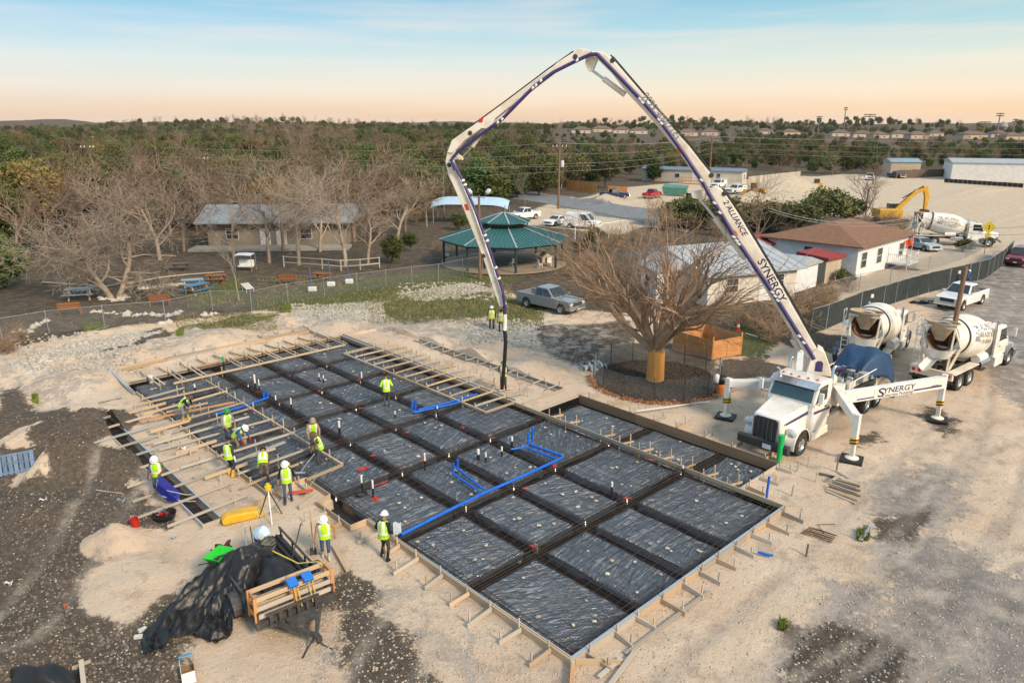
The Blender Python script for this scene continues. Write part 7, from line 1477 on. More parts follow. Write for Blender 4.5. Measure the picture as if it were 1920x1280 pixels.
for k in range(6): MB().tube([(-4.5 + .1 * k, .62 + .13 * (k % 4), .68 + .12 * (k // 4) + .05 * (k % 2)), (-.75 - .05 * k, .66 + .12 * (k % 4), .70 + .12 * (k // 4))], .055, 8).build('pipe', BLACK, pp, 60)
wbx = at(412, 1052, .78); gw = empty('green_wheelbarrow', wbx, TZ + 2.2, 'bright green wheelbarrow tray lying on the back of the trailer', 'wheelbarrow'); GRN = pm('tray_green', (.03, .55, .05), (.02, .45, .04), 3, .35)
tray = [(-.35, -.28, .12), (.35, -.28, .12), (.35, .28, .12), (-.35, .28, .12), (-.62, -.42, .48), (.60, -.42, .42), (.60, .42, .42), (-.62, .42, .48)]
MB().add(tray, [(3, 2, 1, 0), (0, 1, 5, 4), (1, 2, 6, 5), (2, 3, 7, 6), (3, 0, 4, 7)]).build('tray', GRN, gw).modifiers.new('s', 'SOLIDIFY').thickness = .02
for s in (-1, 1): MB().tube([(-1.0, s * .3, .4), (-.4, s * .28, .14), (.7, s * .12, .1)], .025, 6).build('handle', BLACK, gw, 60)
wheel(gw, .75, .0001, .18, .09, DARKM); gw.scale = (.72, .72, .72)
def bucket(label, q, r, h, m, name='bucket', bail=True):
    o = empty(name, q, 0, label, 'bucket'); MB().lathe([(.001, .01), (r * .85, .01), (r * .85, 0), (r, h), (r * 1.05, h), (r * 1.05, h - .03), (r * .97, h - .03), (r * .82, .03), (.001, .03)], 20).build('pail', m, o, 40)
    if bail: MB().tube([(r * math.cos(t), r * .3 * math.sin(t), h + r * .7 * math.sin(t)) for t in np.linspace(0, PI, 9)], .008, 5).build('bail', STEELG, o)
    return o
bucket('red bucket standing on the dirt beside the dark bank', onground(254, 985), .17, .34, pm('bucket_red', (.45, .02, .015), (.35, .02, .015), 3, .4)); bucket('blue bucket in the back of the trailer', tw(-3.9, .35, .62), .2, .42, pm('bucket_blue', (.02, .06, .3), None, 3, .4))
rg = MB().sheet(lambda u, v: tw(-3.95 + .28 * math.cos(6.28 * u) * math.sin(PI * v), .40 + .28 * math.sin(6.28 * u) * math.sin(PI * v) + .05 * math.sin(9 * u), 1.16 - .2 * math.cos(PI * v) + .06 * math.sin(11 * u + 5 * v)), 16, 10).build('pale_rag', pm('cloth_pale_blue', (.55, .68, .78), (.45, .58, .7), 6, .8), None, 60); tag(rg, 'pale blue bag stuffed on top of the blue bucket', 'bag')
jk = MB().sheet(lambda u, v: tw(-4.35 - .25 * v, -1.0 + .5 * u, .98 - .55 * max(0, v - .35) + .08 * math.sin(7 * u + 4 * v)), 10, 10).build('maroon_jacket', pm('cloth_maroon', (.09, .02, .025), None, 6, .9), None, 60); jk.modifiers.new('s', 'SOLIDIFY').thickness = .03; tag(jk, 'maroon jacket thrown over the trailer corner', 'jacket')
for k, (y, lab) in enumerate(((-.05, 'first blue broom hung by its yellow handle on the trailer rack'), (.42, 'second blue broom hung by its yellow handle on the trailer rack'))):
    o = empty('push_broom', tw(0, y, 0), TZ, lab, 'broom'); MB().box((-.06, 0, 1.52), (.34, .30, .12), 0, Matrix.Rotation(.35, 3, 'Y')).build('broom_head', pm('broom_blue', (.02, .18, .62), None, 4, .6), o, None, .02)
    for d in (0, .12): MB().tube([(.0, d, 1.45), (.12, d + .05, .72)], .016, 6).build('handle', pm('handle_yellow', (.72, .48, .06), None, 3, .6), o)
rope = empty('yellow_rope', (0, 0, 0), 0, 'yellow rope tied across the trailer load', 'rope'); MB().tube([tw(-3.9, .3, 1.1), tw(-3.0, .2, 1.15), tw(-2.4, .35, 1.2), tw(-1.6, .75, 1.05), tw(-.7, 1.05, 1.45), tw(-.5, 1.1, 1.4)], .022, 6).build('strand', pm('rope_yellow', (.70, .55, .12), None, 5, .8), rope, 60); MB().tube([tw(-3.0, .2, 1.15), tw(-2.2, -.2, 1.1), tw(-1.2, -.25, .9), tw(-.65, -.35, 1.35)], .02, 6).build('strand', pm('rope_yellow', (.70, .55, .12), None, 5, .8), rope, 60)
cb = empty('cement_bag', tw(-1.0, -.85, .66), TZ + .4, 'torn paper cement bag at the trailer front', 'bag'); MB().sheet(lambda u, v: Vector((-.35 + .7 * u, -.2 + .4 * v, .02 + .16 * (math.sin(PI * u) * math.sin(PI * v)) ** .5)), 8, 8).build('sack', pm('paper', (.52, .46, .38), (.38, .33, .27), 4, .85), cb, 60)
tl = empty('trowel_handles', tw(-3.4, .5, .7), TZ, 'steel tool handles sticking up out of the trailer', 'tools')
for a, b in (((0, 0, 0), (-1.6, .2, .9)), ((.2, -.6, 0), (-.3, -.5, 1.0)), ((1.2, .2, 0), (.6, .9, 1.0)), ((0, -.8, .1), (-.9, -.5, .7))): MB().tube([a, b], .022, 6).build('handle', random.choice((DARKM, STEELG)), tl)

# ================================================================== LOOSE THINGS ON THE SITE
yc = empty('yellow_float_case', onground(455, 968), R(28), 'long yellow tool case lying by the corner of the side trench', 'case'); MB().prism([(-.75, .02), (.75, .02), (.78, .12), (.70, .30), (.2, .36), (-.6, .36), (-.78, .22)], -.24, .24).build('shell', pm('case_yellow', (.72, .40, .02), (.6, .33, .02), 2, .45), yc, 40, .05)
for x in (-.45, .45): MB().lathe([(.09, -.01), (.09, .02), (.05, .03)], 12, 0, Matrix.Translation((x, -.245, .17)) @ Matrix.Rotation(PI / 2, 4, 'X')).build('knob', YEL, yc)
lv = empty('laser_level', onground(508, 968), 0, 'yellow laser level on a white tripod', 'survey level'); hT = 1.25; MB().lathe([(.07, hT), (.13, hT + .03), (.13, hT + .17), (.08, hT + .2), (.07, hT + .27), (.001, hT + .27)], 14).build('level_head', YEL, lv, 40)
for k in range(3): a = k * 2.09 + .9; MB().tube([(0, 0, hT), (.5 * math.cos(a), .5 * math.sin(a), 0)], [.03, .02], 8).build('tripod_leg', PVCW if k == 2 else DARKM, lv, 60)
wbv = empty('blue_wheelbarrow', onground(302, 940), R(200), 'blue wheelbarrow tipped on its nose by the side trench', 'wheelbarrow'); MB().add([Matrix.Rotation(-1.0, 3, 'Y') @ Vector(q) * .95 + Vector((0, 0, .45)) for q in tray], [(3, 2, 1, 0), (0, 1, 5, 4), (1, 2, 6, 5), (2, 3, 7, 6), (3, 0, 4, 7)]).build('tray', pm('tray_blue', (.015, .02, .22), (.02, .03, .28), 3, .35), wbv).modifiers.new('s', 'SOLIDIFY').thickness = .02
for s in (-1, 1): MB().tube([(-.1, s * .28, .5), (-.9, s * .3, .12), (-1.3, s * .3, .06)], .022, 6).build('handle', STEELG, wbv)
tb = empty('mortar_tub', onground(308, 965), 0, 'round black tub full of tools next to the blue wheelbarrow', 'tub'); MB().lathe([(.001, .02), (.34, .02), (.42, .22), (.45, .22), (.37, 0), (.001, 0)], 22).build('tub', BLACK, tb, 40)
for k in range(6): MB().box((random.uniform(-.2, .2), random.uniform(-.2, .2), .17 + .03 * k), (.34, .06, .05), 0, Matrix.Rotation(k * 1.1, 3, 'Z')).build('hand_tool', (REDL, STEELG, DARKM)[k % 3], tb)
pl = empty('blue_pallet', onground(33, 890), R(30), 'weathered blue pallet standing against the dark bank', 'pallet')
for k in range(7): plank((-.6 + k * .2, 0, .02), (-.6 + k * .2, .35, .85), .15, .025, pm('pallet_blue', (.08, .16, .30), (.16, .22, .30), 3, .85, rnd=.3), pl, 'slat', up=(0, -.85, .35))
for z in (.1, .45, .8): plank((-.7, .02 + z * .42, z), (.7, .02 + z * .42, z), .09, .05, pm('pallet_blue', (.08, .16, .30), None, 3, .85), pl, 'bearer')
bx_ = empty('carton', onground(352, 1258), R(-62), 'opened carton with blue printed flap at the bottom of the heap', 'carton'); CARD = pm('cardboard', (.30, .18, .10), (.25, .15, .08), 3, .85); PRB = pm('carton_blue', (.10, .42, .70), (.5, .65, .75), 9, .6, contrast=(.55, .6))
for a in (((0, .17, .14), (.62, .012, .28), CARD), ((0, -.17, .14), (.62, .012, .28), WHITE), ((.31, 0, .14), (.012, .34, .28), CARD), ((0, 0, .01), (.62, .34, .012), CARD)): MB().box(a[0], a[1]).build('carton_side', a[2], bx_)
MB().box((-.5, 0, .22), (.42, .36, .012), 0, Matrix.Rotation(-.5, 3, 'Y')).build('flap', PRB, bx_); MB().box((.48, .0, .2), (.3, .34, .012), 0, Matrix.Rotation(.6, 3, 'Y')).build('flap', WHITE, bx_)
for n, (px, py, a) in enumerate(((266, 1176, .9), (259, 1190, .2))): o = MB().box((0, 0, .05), (.24, .11, .10)).build('paver_block', pm('block_grey', (.55, .57, .56), None, 3, .9), None, None, .01, onground(px, py)); o.rotation_euler = (0, 0, a); tag(o, ('upper of two pale blocks on the dark dirt', 'lower of two pale blocks on the dark dirt')[n], 'block')
o = heap('dark_tarp', 'dark tarpaulin pile at the bottom picture corner', None, (20, 16), lambda u, v: at(20 + 130 * u, 1300 - 40 * v) + Vector((0, 0, .05 + .45 * math.sin(PI * u) ** .5 * math.sin(PI * v) ** .5 + .08 * math.sin(13 * u + 7 * v))), BPL)
o = empty('loose_lumber', (0, 0, 0), 0, 'two crossed timbers beside the corner tarpaulin', 'lumber'); plank(at(135, 1252, .1), at(170, 1238, .15), .1, .05, WOOD, o); plank(at(152, 1237, .45), at(158, 1290, .3), .12, .06, WOODG, o)
def lumber(label, items, grp='loose lumber on the dirt'):
    o = empty('loose_lumber', (0, 0, 0), 0, label, 'lumber', grp)
    for (a, b, w, h, m, z) in items: A_, B_ = at(*a), at(*b); plank((A_.x, A_.y, gzs(A_.x, A_.y) + z), (B_.x, B_.y, gzs(B_.x, B_.y) + z), w, h, m, o)
lumber('long pale board lying along the front slab corner', [((1172, 1222), (1330, 1105), .10, .05, WOODG, .06)]); lumber('split boards at the front corner braces', [((1122, 1268), (1165, 1232), .12, .05, WOODG, .08), ((1142, 1285), (1190, 1220), .13, .05, WOODG, .10)]); lumber('board leaning behind the shovel worker', [((625, 1022), (652, 1070), .13, .05, WOOD, .12)]); lumber('thin lath lying by the red bucket', [((200, 1027), (285, 990), .05, .03, WOOD, .05)]); lumber('long grey plank at the far slab corner', [((206, 700), (252, 737), .16, .06, ALU, .08)]); lumber('stray stick on the shaded dirt', [((180, 920), (230, 928), .03, .03, WOODG, .05)]); lumber('thin lath in the dirt behind the crew', [((185, 757), (228, 745), .05, .03, WOODD, .05)]); lumber('grey pipe lying at the fence foot', [((140, 632), (205, 612), .08, .06, STEELG, .1)]); lumber('pole lying near the plywood box', [((1398, 625), (1420, 632), .06, .05, PVCW, .08)])
lumber('heap of grey form stakes on the gravel', [((1550 + k * 2, 918 - k * 2.5), (1605 + 4 * (k % 3), 940 - k * 4), .09, .05, (WOODG, WOOD, WOODD)[k % 3], .05 + .05 * (k % 4)) for k in range(10)] + [((1565, 890), (1590, 904), .12, .05, WOODG, .3), ((1560, 905), (1575, 895), .1, .05, WOODG, .25), ((1535, 885), (1570, 893), .14, .06, WOODD, .05)]); lumber('pale board propped on a stake by the weeds', [((1613, 1012), (1636, 985), .13, .04, ALU, .12)]); lumber('grey rails lying before the tree guard', [((1178, 773), (1260, 762), .07, .05, STEELG, .05), ((1260, 762), (1345, 742), .07, .05, STEELG, .05), ((1190, 770), (1330, 752), .05, .05, PVCW, .09)])
for n, (px, py) in enumerate(((1512, 1035), (1617, 1010), (1568, 880), (1530, 900), (1495, 880), (1515, 870), (1485, 925), (1500, 970))):
    q = onground(px, py); o = plank(q + Vector((0, 0, -.1)), q + Vector((.03, 0, .5)), .05, .05, WOODD if n < 3 else WOODG, None, 'loose_stake', up=(0, 1, 0)); tag(o, ('dark stake standing in the bare gravel', 'dark stake by the weeds and pale board', 'brown stake over the stake heap', 'stake left of the stake heap', 'stake close to the green pipe', 'stake on the gravel near the outrigger pad', 'stake off the porch corner', 'stake off the slab corner')[n], 'stake', 'stakes in the gravel')
rb = empty('rebar_offcuts', (0, 0, 0), 0, 'bundle of rusty bent rebar on the gravel', 'rebar')
for k in range(7): a, b = at(1502 + k * 2.5, 995 - k * 1.0), at(1560 + k * 1.5, 1012 - k * .9 - (k % 3)); a.z = gzs(a.x, a.y) + .03 + .02 * k; b.z = gzs(b.x, b.y) + .03 + .02 * k; MB().tube([a, a.lerp(b, .5) + Vector((0, 0, .02)), b], .018, 6).build('bar', REBRUST, rb)
a, b, c = [at(*q) for q in ((1567, 978), (1534, 980), (1546, 996))]; MB().tube([q + Vector((0, 0, .05 + gzs(q.x, q.y))) for q in (a, b, c)], .014, 6).build('bent_bar', REBRUST, rb)
wc = empty('water_cooler', onground(1352, 733), 0, 'orange water cooler topped with a black bag behind the outrigger', 'cooler'); MB().lathe([(.001, 0), (.26, 0), (.27, .5), (.23, .55), (.001, .55)], 18).build('cooler_body', pm('cooler_orange', (.65, .18, .03), None, 3, .5), wc, 40); MB().sheet(lambda u, v: Vector((.32 * math.sin(PI * v) * math.cos(6.28 * u), .30 * math.sin(PI * v) * math.sin(6.28 * u), .82 - .28 * math.cos(PI * v) + .03 * math.sin(14 * u))), 14, 10).build('black_bag', BPL, wc, 60); MB().sheet(lambda u, v: Vector((-.3 + .2 * math.sin(PI * v) * math.cos(6.28 * u), .22 * math.sin(PI * v) * math.sin(6.28 * u), .85 - .3 * math.cos(PI * v))), 10, 8).build('white_bag', PVCW, wc, 60)
tcn = empty('traffic_cone', onground(1384, 618), 0, 'red and white traffic cone at the edge of the brush', 'cone'); MB().lathe([(.001, .75), (.04, .75), (.16, .04)], 16).build('cone', pm('cone_red', (.62, .05, .03), None, 3, .5), tcn, 60); MB().lathe([(.085, .5), (.12, .30)], 16, 0, Matrix.Diagonal((1.06, 1.06, 1, 1))).build('white_band', WHITE, tcn, 60); MB().box((0, 0, .02), (.42, .42, .04)).build('base', REDP, tcn)
wp_ = empty('pipe_pile', onground(1112, 690), R(20), 'pile of short white pipes beside the tree guard', 'pipes')
for k in range(22): a = random.uniform(-.5, .5); x_, y_ = random.uniform(-.8, .8), random.uniform(-.35, .35); MB().tube([(x_ - .3 * math.cos(a + 1.2), y_ - .3 * math.sin(a + 1.2), .08 + .05 * (k % 6)), (x_ + .3 * math.cos(a + 1.2), y_ + .3 * math.sin(a + 1.2), .10 + .05 * (k % 6))], .055, 8).build('pipe', PVCW if k % 3 else STEELG, wp_, 60)
for n, (px, py) in enumerate(((1723, 567), (1742, 566))): o = MB().sheet(lambda u, v: Vector((.75 * (u - .5) * 2 * math.sqrt(max(0, 1 - (2 * v - 1) ** 2 * .9)), .5 * (2 * v - 1), .05 + .06 * math.sin(6 * u + n))), 10, 8).build('rubber_mat', BLACK, None, 60, 0, onground(px, py)); tag(o, ('black mat on the gravel farther from the white pickup', 'black mat on the gravel right before the white pickup')[n], 'mat')
hc = empty('hose_coil', uv(*touv(*at(678, 928)[:2]), .0), 0, 'coil of black hose on the pad by the pipe stubs', 'hose'); MB().tube([(.22 * math.cos(t) * (1 + .1 * math.sin(t * .7)), .22 * math.sin(t), .02 + t * .004) for t in np.linspace(0, 19, 60)], .025, 6).build('coil', BLACK, hc, 60)
fg = empty('marker_flag', onground(120, 1142), 0, 'small orange marker flag in the dark dirt', 'flag'); MB().tube([(0, 0, 0), (0, 0, .4)], .008, 5).build('wire', DARKM, fg); MB().box((.07, 0, .36), (.14, .01, .1)).build('pennant', pm('flag_red', (.7, .1, .02), None, 3, .7), fg)
for n, (px, py, c, w) in enumerate(((228, 937, 'blue', .3), (325, 1005, 'blue', .2), (15, 1083, 'white', .22), (85, 955, 'white', .25), (545, 838, 'white', .2), (342, 838, 'white', .35), (312, 829, 'black', .2))):
    m = {'blue': pm('litter_blue', (.2, .38, .5), None, 3, .6), 'white': PVCW, 'black': BLACK}[c]; o = MB().sheet(lambda u, v: Vector((w * (u - .5), w * .7 * (v - .5), .04 + .05 * math.sin(5 * u + 3 * v))), 4, 4).build('scrap', m, None, None, 0, onground(px, py)); tag(o, ('blue plastic scrap near the spade on the dark bank', 'blue scrap on the pale dirt behind the trailer', 'white paper square on the dark dirt edge', 'white scrap on the dark bank', 'white scrap in the wet strip', 'white bag beside the crew planks', 'black square scrap beside the crew')[n], 'scrap')
tp2 = MB().sheet(lambda u, v: uv(*touv(*at(738, 1005)[:2]), .55) + Vector((.28 * u, .1 * u, -.55 * v + .05 * math.sin(6 * u))), 6, 6).build('plastic_bag', pm('bag_blue_white', (.42, .52, .60), (.55, .62, .66), 4, .5), None, 60); tag(tp2, 'pale plastic bag at the side of the black hoodie worker', 'bag')

# ================================================================== THE PARK
def picnic(label, px, py, rz, m, legm=WOOD, s=1.0):
    o = empty('picnic_table', onground(px, py), rz, label, 'picnic table', 'picnic tables'); o.scale = (s,) * 3
    for k in range(5): plank((-.95, -.3 + k * .15, .75), (.95, -.3 + k * .15, .75), .135, .04, m, o, 'table_board')
    for sd in (-1, 1):
        for k in range(2): plank((-.95, sd * (.66 + k * .14), .44), (.95, sd * (.66 + k * .14), .44), .13, .04, m, o, 'seat_board')
        for e in (-1, 1): plank((e * .65, sd * .15, .72), (e * .65, sd * .62, .0), .09, .04, legm, o, 'leg')
    for e in (-1, 1): plank((e * .65, -.8, .40), (e * .65, .8, .40), .04, .1, legm, o, 'cross_beam')
TBL = pm('table_blue', (.20, .33, .45), (.30, .38, .45), 3, .8, rnd=.2); TBL2 = pm('table_blue_bright', (.04, .17, .36), (.10, .22, .38), 3, .8, rnd=.2); TBR = pm('table_red_brown', (.30, .12, .05), (.22, .09, .04), 3, .8, rnd=.2)
picnic('pale blue picnic table on wooden legs beside the wide bare tree', 153, 558, R(15), TBL, s=1.25); picnic('bright blue picnic table in the park grass', 371, 548, R(60), TBL2, s=1.15); picnic('pale picnic table just behind the bright blue one', 362, 536, R(20), TBL, s=1.0); picnic('red brown picnic table beyond the blue ones', 406, 528, R(10), TBR, TBR); picnic('red brown picnic table by the blue posts', 605, 523, R(-10), TBR, TBR); picnic('dark shaded picnic table under the bare trees', 337, 505, R(5), WOODD, WOODD)
def bench(label, px, py, rz, m):
    o = empty('park_bench', onground(px, py), rz, label, 'bench', 'park benches')
    for k in range(4): plank((-.8, -.2 + k * .13, .45), (.8, -.2 + k * .13, .45), .11, .04, m, o, 'seat_slat'); plank((-.8, .28 + k * .03, .55 + k * .14), (.8, .28 + k * .03, .55 + k * .14), .03, .11, m, o, 'back_slat')
    for e in (-.75, .75): plank((e, -.22, 0), (e, -.22, .62), .08, .08, m, o, 'leg', up=(0, 1, 0)); plank((e, .28, 0), (e, .40, 1.0), .08, .08, m, o, 'leg', up=(1, 0, 0)); plank((e, -.26, .62), (e, .3, .62), .1, .04, m, o, 'armrest')
bench('orange wooden bench nearest the fence corner', 133, 588, R(200), TBR); bench('orange wooden bench beside the stone border', 302, 570, R(190), TBR); bench('low brown bench by the grass and blue posts', 542, 530, R(180), TBR)
for n, (px, py, yt) in enumerate(((586, 545, 500), (621, 535, 489), (655, 530, 490))):
    q = onground(px, py); h = hgt(px, py, yt); o = empty('blue_post', q, 0, ('first blue post with white foot, nearest the brown bench', 'middle blue post with white foot', 'blue post with white foot nearest the rail fence')[n], 'post', 'blue posts'); MB().tube([(0, 0, 0), (-.15, .1, h)], .05, 8).build('pole', pm('post_blue', (.08, .14, .36), None, 3, .5), o, 60); MB().box((0, 0, .22), (.75, .35, .45)).build('foot', PVCW, o, None, .08)
sw = empty('white_swing', onground(461, 506), R(-5), 'white canopied garden swing among the bare trees', 'swing'); MB().sheet(lambda u, v: Vector((-.9 + 1.8 * u, -.6 + 1.2 * v, 1.75 + .1 * v - .1 * abs(u - .5))), 6, 4).build('canopy', pm('canopy_white', (.62, .64, .70), None, 3, .7), sw); MB().box((0, .1, .5), (1.6, .5, .08)).build('seat', PVCW, sw); MB().box((0, .38, .85), (1.6, .06, .6)).build('backrest', PVCW, sw)
for x in (-.9, .9):
    for y in (-.55, .55): MB().tube([(x, y, 0), (x, y * .9, 1.75)], .03, 6).build('leg', STEELG, sw)
ch = empty('white_lounger', onground(466, 545), R(40), 'white slatted lounger leaning by the slim young tree', 'chair')
for k in range(7): plank((-.35, -.4 + k * .2, .35 + .05 * k), (.35, -.4 + k * .2, .35 + .05 * k), .14, .03, PVCW, ch, 'slat')
for x in (-.33, .33): plank((x, -.5, .3), (x, .9, .65), .04, .05, PVCW, ch, 'side_rail'); plank((x, .6, 0), (x, .6, .55), .04, .04, PVCW, ch, 'leg', up=(0, 1, 0)); plank((x, -.4, 0), (x, -.4, .35), .04, .04, PVCW, ch, 'leg', up=(0, 1, 0))
rfn = empty('rail_fence', (0, 0, 0), 0, 'low wooden rail fence under the bare park trees', 'fence'); RP = [at(*q) for q in ((533, 500), (605, 505), (640, 508), (676, 506), (712, 502))]
for q in RP: plank(q, q + Vector((0, 0, 1.2)), .1, .1, WOODG, rfn, 'post', up=(0, 1, 0))
for a, b in zip(RP[:-1], RP[1:]):
    for z in (.5, 1.1): plank(a + Vector((0, 0, z)), b + Vector((0, 0, z)), .06, .1, WOODG, rfn, 'rail')
pts = []
for P_ in ([(170, 582), (230, 586), (260, 590), (300, 590), (340, 583)], [(90, 600), (60, 615), (20, 620)], [(185, 556), (215, 562), (245, 556)], [(262, 540), (300, 535), (345, 530)], [(380, 588), (410, 585)], [(300, 606), (320, 600)]):
    for a, b in zip(P_[:-1], P_[1:]):
        for k in range(16): q = onground(a[0] + (b[0] - a[0]) * k / 16 + random.gauss(0, 1.5), a[1] + (b[1] - a[1]) * k / 16 + random.gauss(0, 1)); pts.append(tuple(q))
scatter('border_stones', 'grey limestone rocks bordering the park beds', STONE, np.array(pts), (.12, .42), .65)
lg = empty('fallen_branches', (0, 0, 0), 0, 'long pale fallen logs lying between the park trees', 'log')
for P_ in ([(80, 530), (150, 535), (200, 538), (250, 528)], [(230, 535), (300, 522), (350, 516), (420, 510)], [(230, 487), (270, 480), (330, 482)]): MB().tube([onground(*q) + Vector((0, 0, .12 + .1 * random.random())) for q in P_], [.10, .09, .08, .05][:len(P_)], 7).build('log', BK1, lg, 60)
kn = empty('wire_kennel', at(830, 492), R(5), 'wire panel gate with white notices by the pavilion', 'gate'); kw = MB()
for a, b in (((0, 0, 0), (2.2, 0, 0)), ((2.2, 0, 0), (4.2, -1, 0)), ((4.2, -1, 0), (6.5, -1.4, 0))): wires(kw, a, b, 1.9, .2, .006); MB().tube([a, Vector(a) + Vector((0, 0, 2))], .035, 6).build('post', STEELG, kn); MB().tube([Vector(a) + Vector((0, 0, 2)), Vector(b) + Vector((0, 0, 2))], .03, 6).build('rail', STEELG, kn)
tag(kw.build('wire_mesh', WIRE, kn), kind='stuff'); MB().box((.5, -.03, 1.5), (.5, .02, .4)).build('notice', WHITE, kn); MB().box((.5, -.03, .9), (.5, .02, .35)).build('notice', WHITE, kn)
dh = empty('dog_house', at(1022, 492), R(20), 'tan plastic dog house under the pavilion edge', 'dog house'); MB().prism([(-.6, 0), (.6, 0), (.6, .7), (0, 1.15), (-.6, .7)], -.6, .6).build('shell', WTAN, dh, 30, .05); MB().prism([(-.25, .02), (.25, .02), (.25, .55), (0, .7), (-.25, .55)], -.61, -.605).build('opening', BLACK, dh)
for n, (px, py) in enumerate(((1030, 500), (1012, 503), (960, 500))):
    o = empty('plastic_chair', at(px, py), n * 2, ('white plastic chair near the pavilion edge post', 'white plastic chair beside the dark pavilion table', 'white plastic chair at the pavilion middle')[n], 'chair', 'plastic chairs'); MB().box((0, 0, .44), (.46, .46, .04)).build('seat', PVCW, o); MB().box((0, .22, .7), (.46, .04, .5)).build('backrest', PVCW, o)
    for x in (-.2, .2):
        for y in (-.2, .2): MB().box((x, y, .22), (.04, .04, .44)).build('leg', PVCW, o)
wr_ = empty('white_rail', (0, 0, 0), 0, 'white pipe hitching rail beyond the pavilion', 'rail'); HP = [at(*q) for q in ((1078, 450), (1110, 448), (1141, 446), (1172, 440))]
for q in HP: MB().tube([q, q + Vector((0, 0, 2.0))], .06, 8).build('post', PVCW, wr_, 60)
MB().tube([q + Vector((0, 0, 2.0)) for q in HP], .05, 8).build('top_rail', PVCW, wr_, 60)

# ================================================================== THE GRAVEL YARD
MY = pm('machine_yellow', (.62, .34, .02), (.48, .26, .03), 2, .5)
ld = empty('wheel_loader', at(1418, 366), R(150), 'small yellow loader beside the sand pile', 'loader'); MB().box((-.6, 0, 1.1), (2.6, 1.5, .9)).build('engine_cover', MY, ld, None, .08); MB().box((.6, 0, 1.7), (1.2, 1.4, 1.7)).build('cab', GLASS, ld, None, .05); MB().box((.6, 0, 2.6), (1.4, 1.5, .12)).build('cab_roof', MY, ld); MB().prism([(1.9, .1), (2.9, .15), (2.7, 1.0), (2.1, 1.1)], -1.2, 1.2).build('bucket', MY, ld)
for x in (-1.1, 1.2):
    for y in (-.85, .85): wheel(ld, x, y, .6, .45, YEL)
for y in (-.6, .6): plank((.8, y, 1.3), (2.2, y, .6), .15, .25, MY, ld, 'lift_arm')
bh = empty('backhoe', at(1296, 390), R(30), 'yellow backhoe half hidden behind the boom joint', 'loader'); MB().box((-.4, 0, 1.2), (2.8, 1.5, .8)).build('body', MY, bh, None, .08); MB().box((-.2, 0, 2.0), (1.3, 1.4, 1.4)).build('cab', GLASS, bh, None, .05); MB().prism([(1.4, .2), (2.6, .2), (2.4, 1.1), (1.6, 1.2)], -1.1, 1.1).build('bucket', MY, bh)
for x in (-1.1, 1.0):
    for y in (-.85, .85): wheel(bh, x, y, .55, .4, YEL)
ex = empty('excavator', at(1668, 420), R(0), 'yellow excavator with raised arm behind the brown shrubs', 'excavator')
for s in (-1, 1): MB().prism([(-2, .1), (2, .1), (2.3, .5), (2, .9), (-2, .9), (-2.3, .5)], s * .9, s * 1.5).build('track', DARKM, ex, None, .05)
MB().box((-.6, 0, 1.7), (3.6, 2.6, 1.3)).build('body', MY, ex, None, .1); MB().box((.5, .8, 2.1), (1.5, 1.0, 1.9)).build('cab', GLASS, ex, None, .05); MB().prism([(.6, 1.6), (3.4, 4.6), (4.6, 5.0), (4.7, 5.4), (3.2, 5.2), (.3, 2.2)], -.3, .3).build('arm_boom', MY, ex, None, .05); MB().prism([(4.2, 5.6), (4.9, 5.7), (5.4, 4.0), (5.2, 2.2), (4.8, 2.2), (4.7, 4.0)], -.22, .22).build('dipper', MY, ex, None, .05); MB().prism([(4.6, 2.2), (5.4, 2.2), (5.6, 1.5), (5.0, 1.1), (4.3, 1.5)], -.6, .6).build('bucket', DARKM, ex); MB().tube([(1.4, .0, 3.9), (4.3, 0, 5.7)], .1, 8).build('arm_cylinder', DARKM, ex)
dz = empty('skid_steer', at(1532, 354), R(170), 'small yellow skid steer on the gravel bank', 'loader'); MB().box((0, 0, .9), (2.2, 1.4, .9)).build('body', MY, dz, None, .06); MB().box((.2, 0, 1.8), (1.1, 1.2, 1.0)).build('cab', DARKM, dz, None, .05); MB().prism([(1.2, .1), (2.0, .1), (1.9, .8), (1.3, .9)], -.95, .95).build('bucket', MY, dz)
for x in (-.7, .7):
    for y in (-.8, .8): wheel(dz, x, y, .42, .3, YEL)
ds = empty('green_dumpster', at(1265, 366), R(-25), 'green tarped dumpster in front of the trailer home', 'dumpster'); MB().add([(-2.2, -1.1, .2), (2.2, -1.1, .2), (2.2, 1.1, .2), (-2.2, 1.1, .2), (-2.6, -1.2, 1.7), (2.7, -1.2, 1.7), (2.7, 1.2, 2.1), (-2.6, 1.2, 2.3)], [(0, 1, 5, 4), (1, 2, 6, 5), (2, 3, 7, 6), (3, 0, 4, 7), (4, 5, 6, 7), (3, 2, 1, 0)]).build('container', pm('dumpster_green', (.06, .20, .16), (.10, .26, .2), 2, .6), ds)
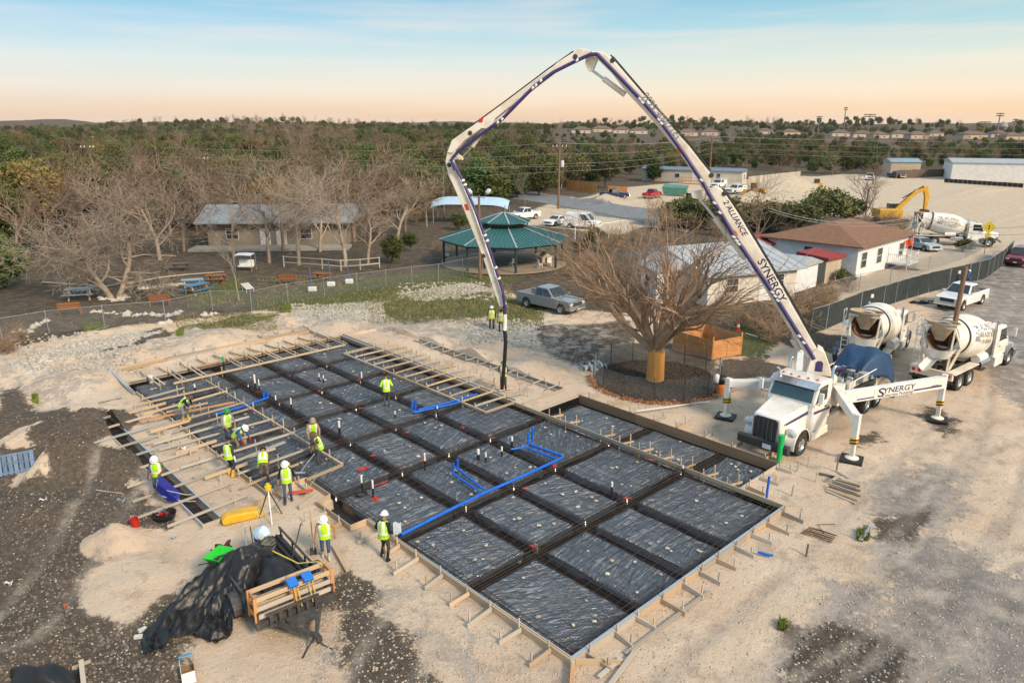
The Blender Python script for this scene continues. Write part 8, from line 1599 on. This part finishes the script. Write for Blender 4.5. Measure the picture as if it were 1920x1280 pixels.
ys = empty('warning_sign', at(1845, 478), R(-20), 'yellow diamond warning sign by the far mixer', 'sign'); MB().tube([(0, 0, 0), (0, 0, 3.6)], .05, 6).build('post', STEELG, ys); MB().box((0, -.06, 3.2), (1.05, .03, 1.05), 0, Matrix.Rotation(PI / 4, 3, 'Y')).build('sign_plate', pm('sign_yellow', (.75, .55, .02), None, 3, .5), ys); MB().box((0, -.06, 2.3), (.6, .03, .45)).build('advisory_plate', pm('sign_yellow', (.75, .55, .02), None, 3, .5), ys); MB().box((0, -.08, 3.2), (.12, .01, .5)).build('symbol', BLACK, ys)
# grass and weeds
def tufts(name, label, boxes, m, h=(.10, .28)):
    P = []
    for (n, x0, x1, y0, y1) in boxes: P.append(spread(n, x0, x1, y0, y1))
    P = np.concatenate(P); n = len(P); g2 = np.random.default_rng(5); a = g2.random(n) * 6.28; w = .02 + .03 * g2.random(n); hh = h[0] + (h[1] - h[0]) * g2.random(n); d = np.stack([np.cos(a), np.sin(a), 0 * a], -1); l_ = g2.normal(size=(n, 3)) * .35 * hh[:, None]; l_[:, 2] = hh
    V = np.stack([P - d * w[:, None], P + d * w[:, None], P + l_], 1).reshape(-1, 3); me = fast_mesh(name, V, np.arange(len(V)).reshape(-1, 3)); me.materials.append(m); o = bpy.data.objects.new(name, me); COL.objects.link(o); tag(o, label, None, None, 'stuff')
tufts('grass', 'patchy green and dry grass between the park fence and the slab', [(9000, 480, 960, 515, 580), (5000, 690, 960, 545, 605), (3000, 330, 520, 585, 620), (2500, 940, 1020, 555, 610), (3000, 820, 960, 480, 510), (1500, 350, 460, 520, 575)], foliage('grass_blades', (.13, .14, .055), (.23, .20, .10)), (.06, .18))
tufts('weeds', 'bright weeds at the edge of the rubble', [(250, 486, 502, 590, 602), (250, 528, 546, 575, 586), (400, 330, 345, 615, 632), (300, 1608, 1630, 990, 1010), (200, 60, 72, 742, 752), (400, 155, 200, 600, 618), (300, 1460, 1475, 1160, 1175)], foliage('weed_blades', (.10, .16, .03), (.15, .19, .05)), (.08, .26))
# thin evening haze lying over the woods
hm = bpy.data.materials.new('haze'); hm.use_nodes = True; t = hm.node_tree; t.nodes.clear(); o_ = t.nodes.new('ShaderNodeOutputMaterial'); v_ = t.nodes.new('ShaderNodeVolumePrincipled'); v_.inputs['Density'].default_value = .00004; v_.inputs['Color'].default_value = (.95, .92, .90, 1); t.links.new(v_.outputs[0], o_.inputs['Volume'])
hz = MB().box((0, 0, 22), (14000, 14000, 80)).build('haze', hm); tag(hz, 'thin evening haze over the woods', None, None, 'stuff')
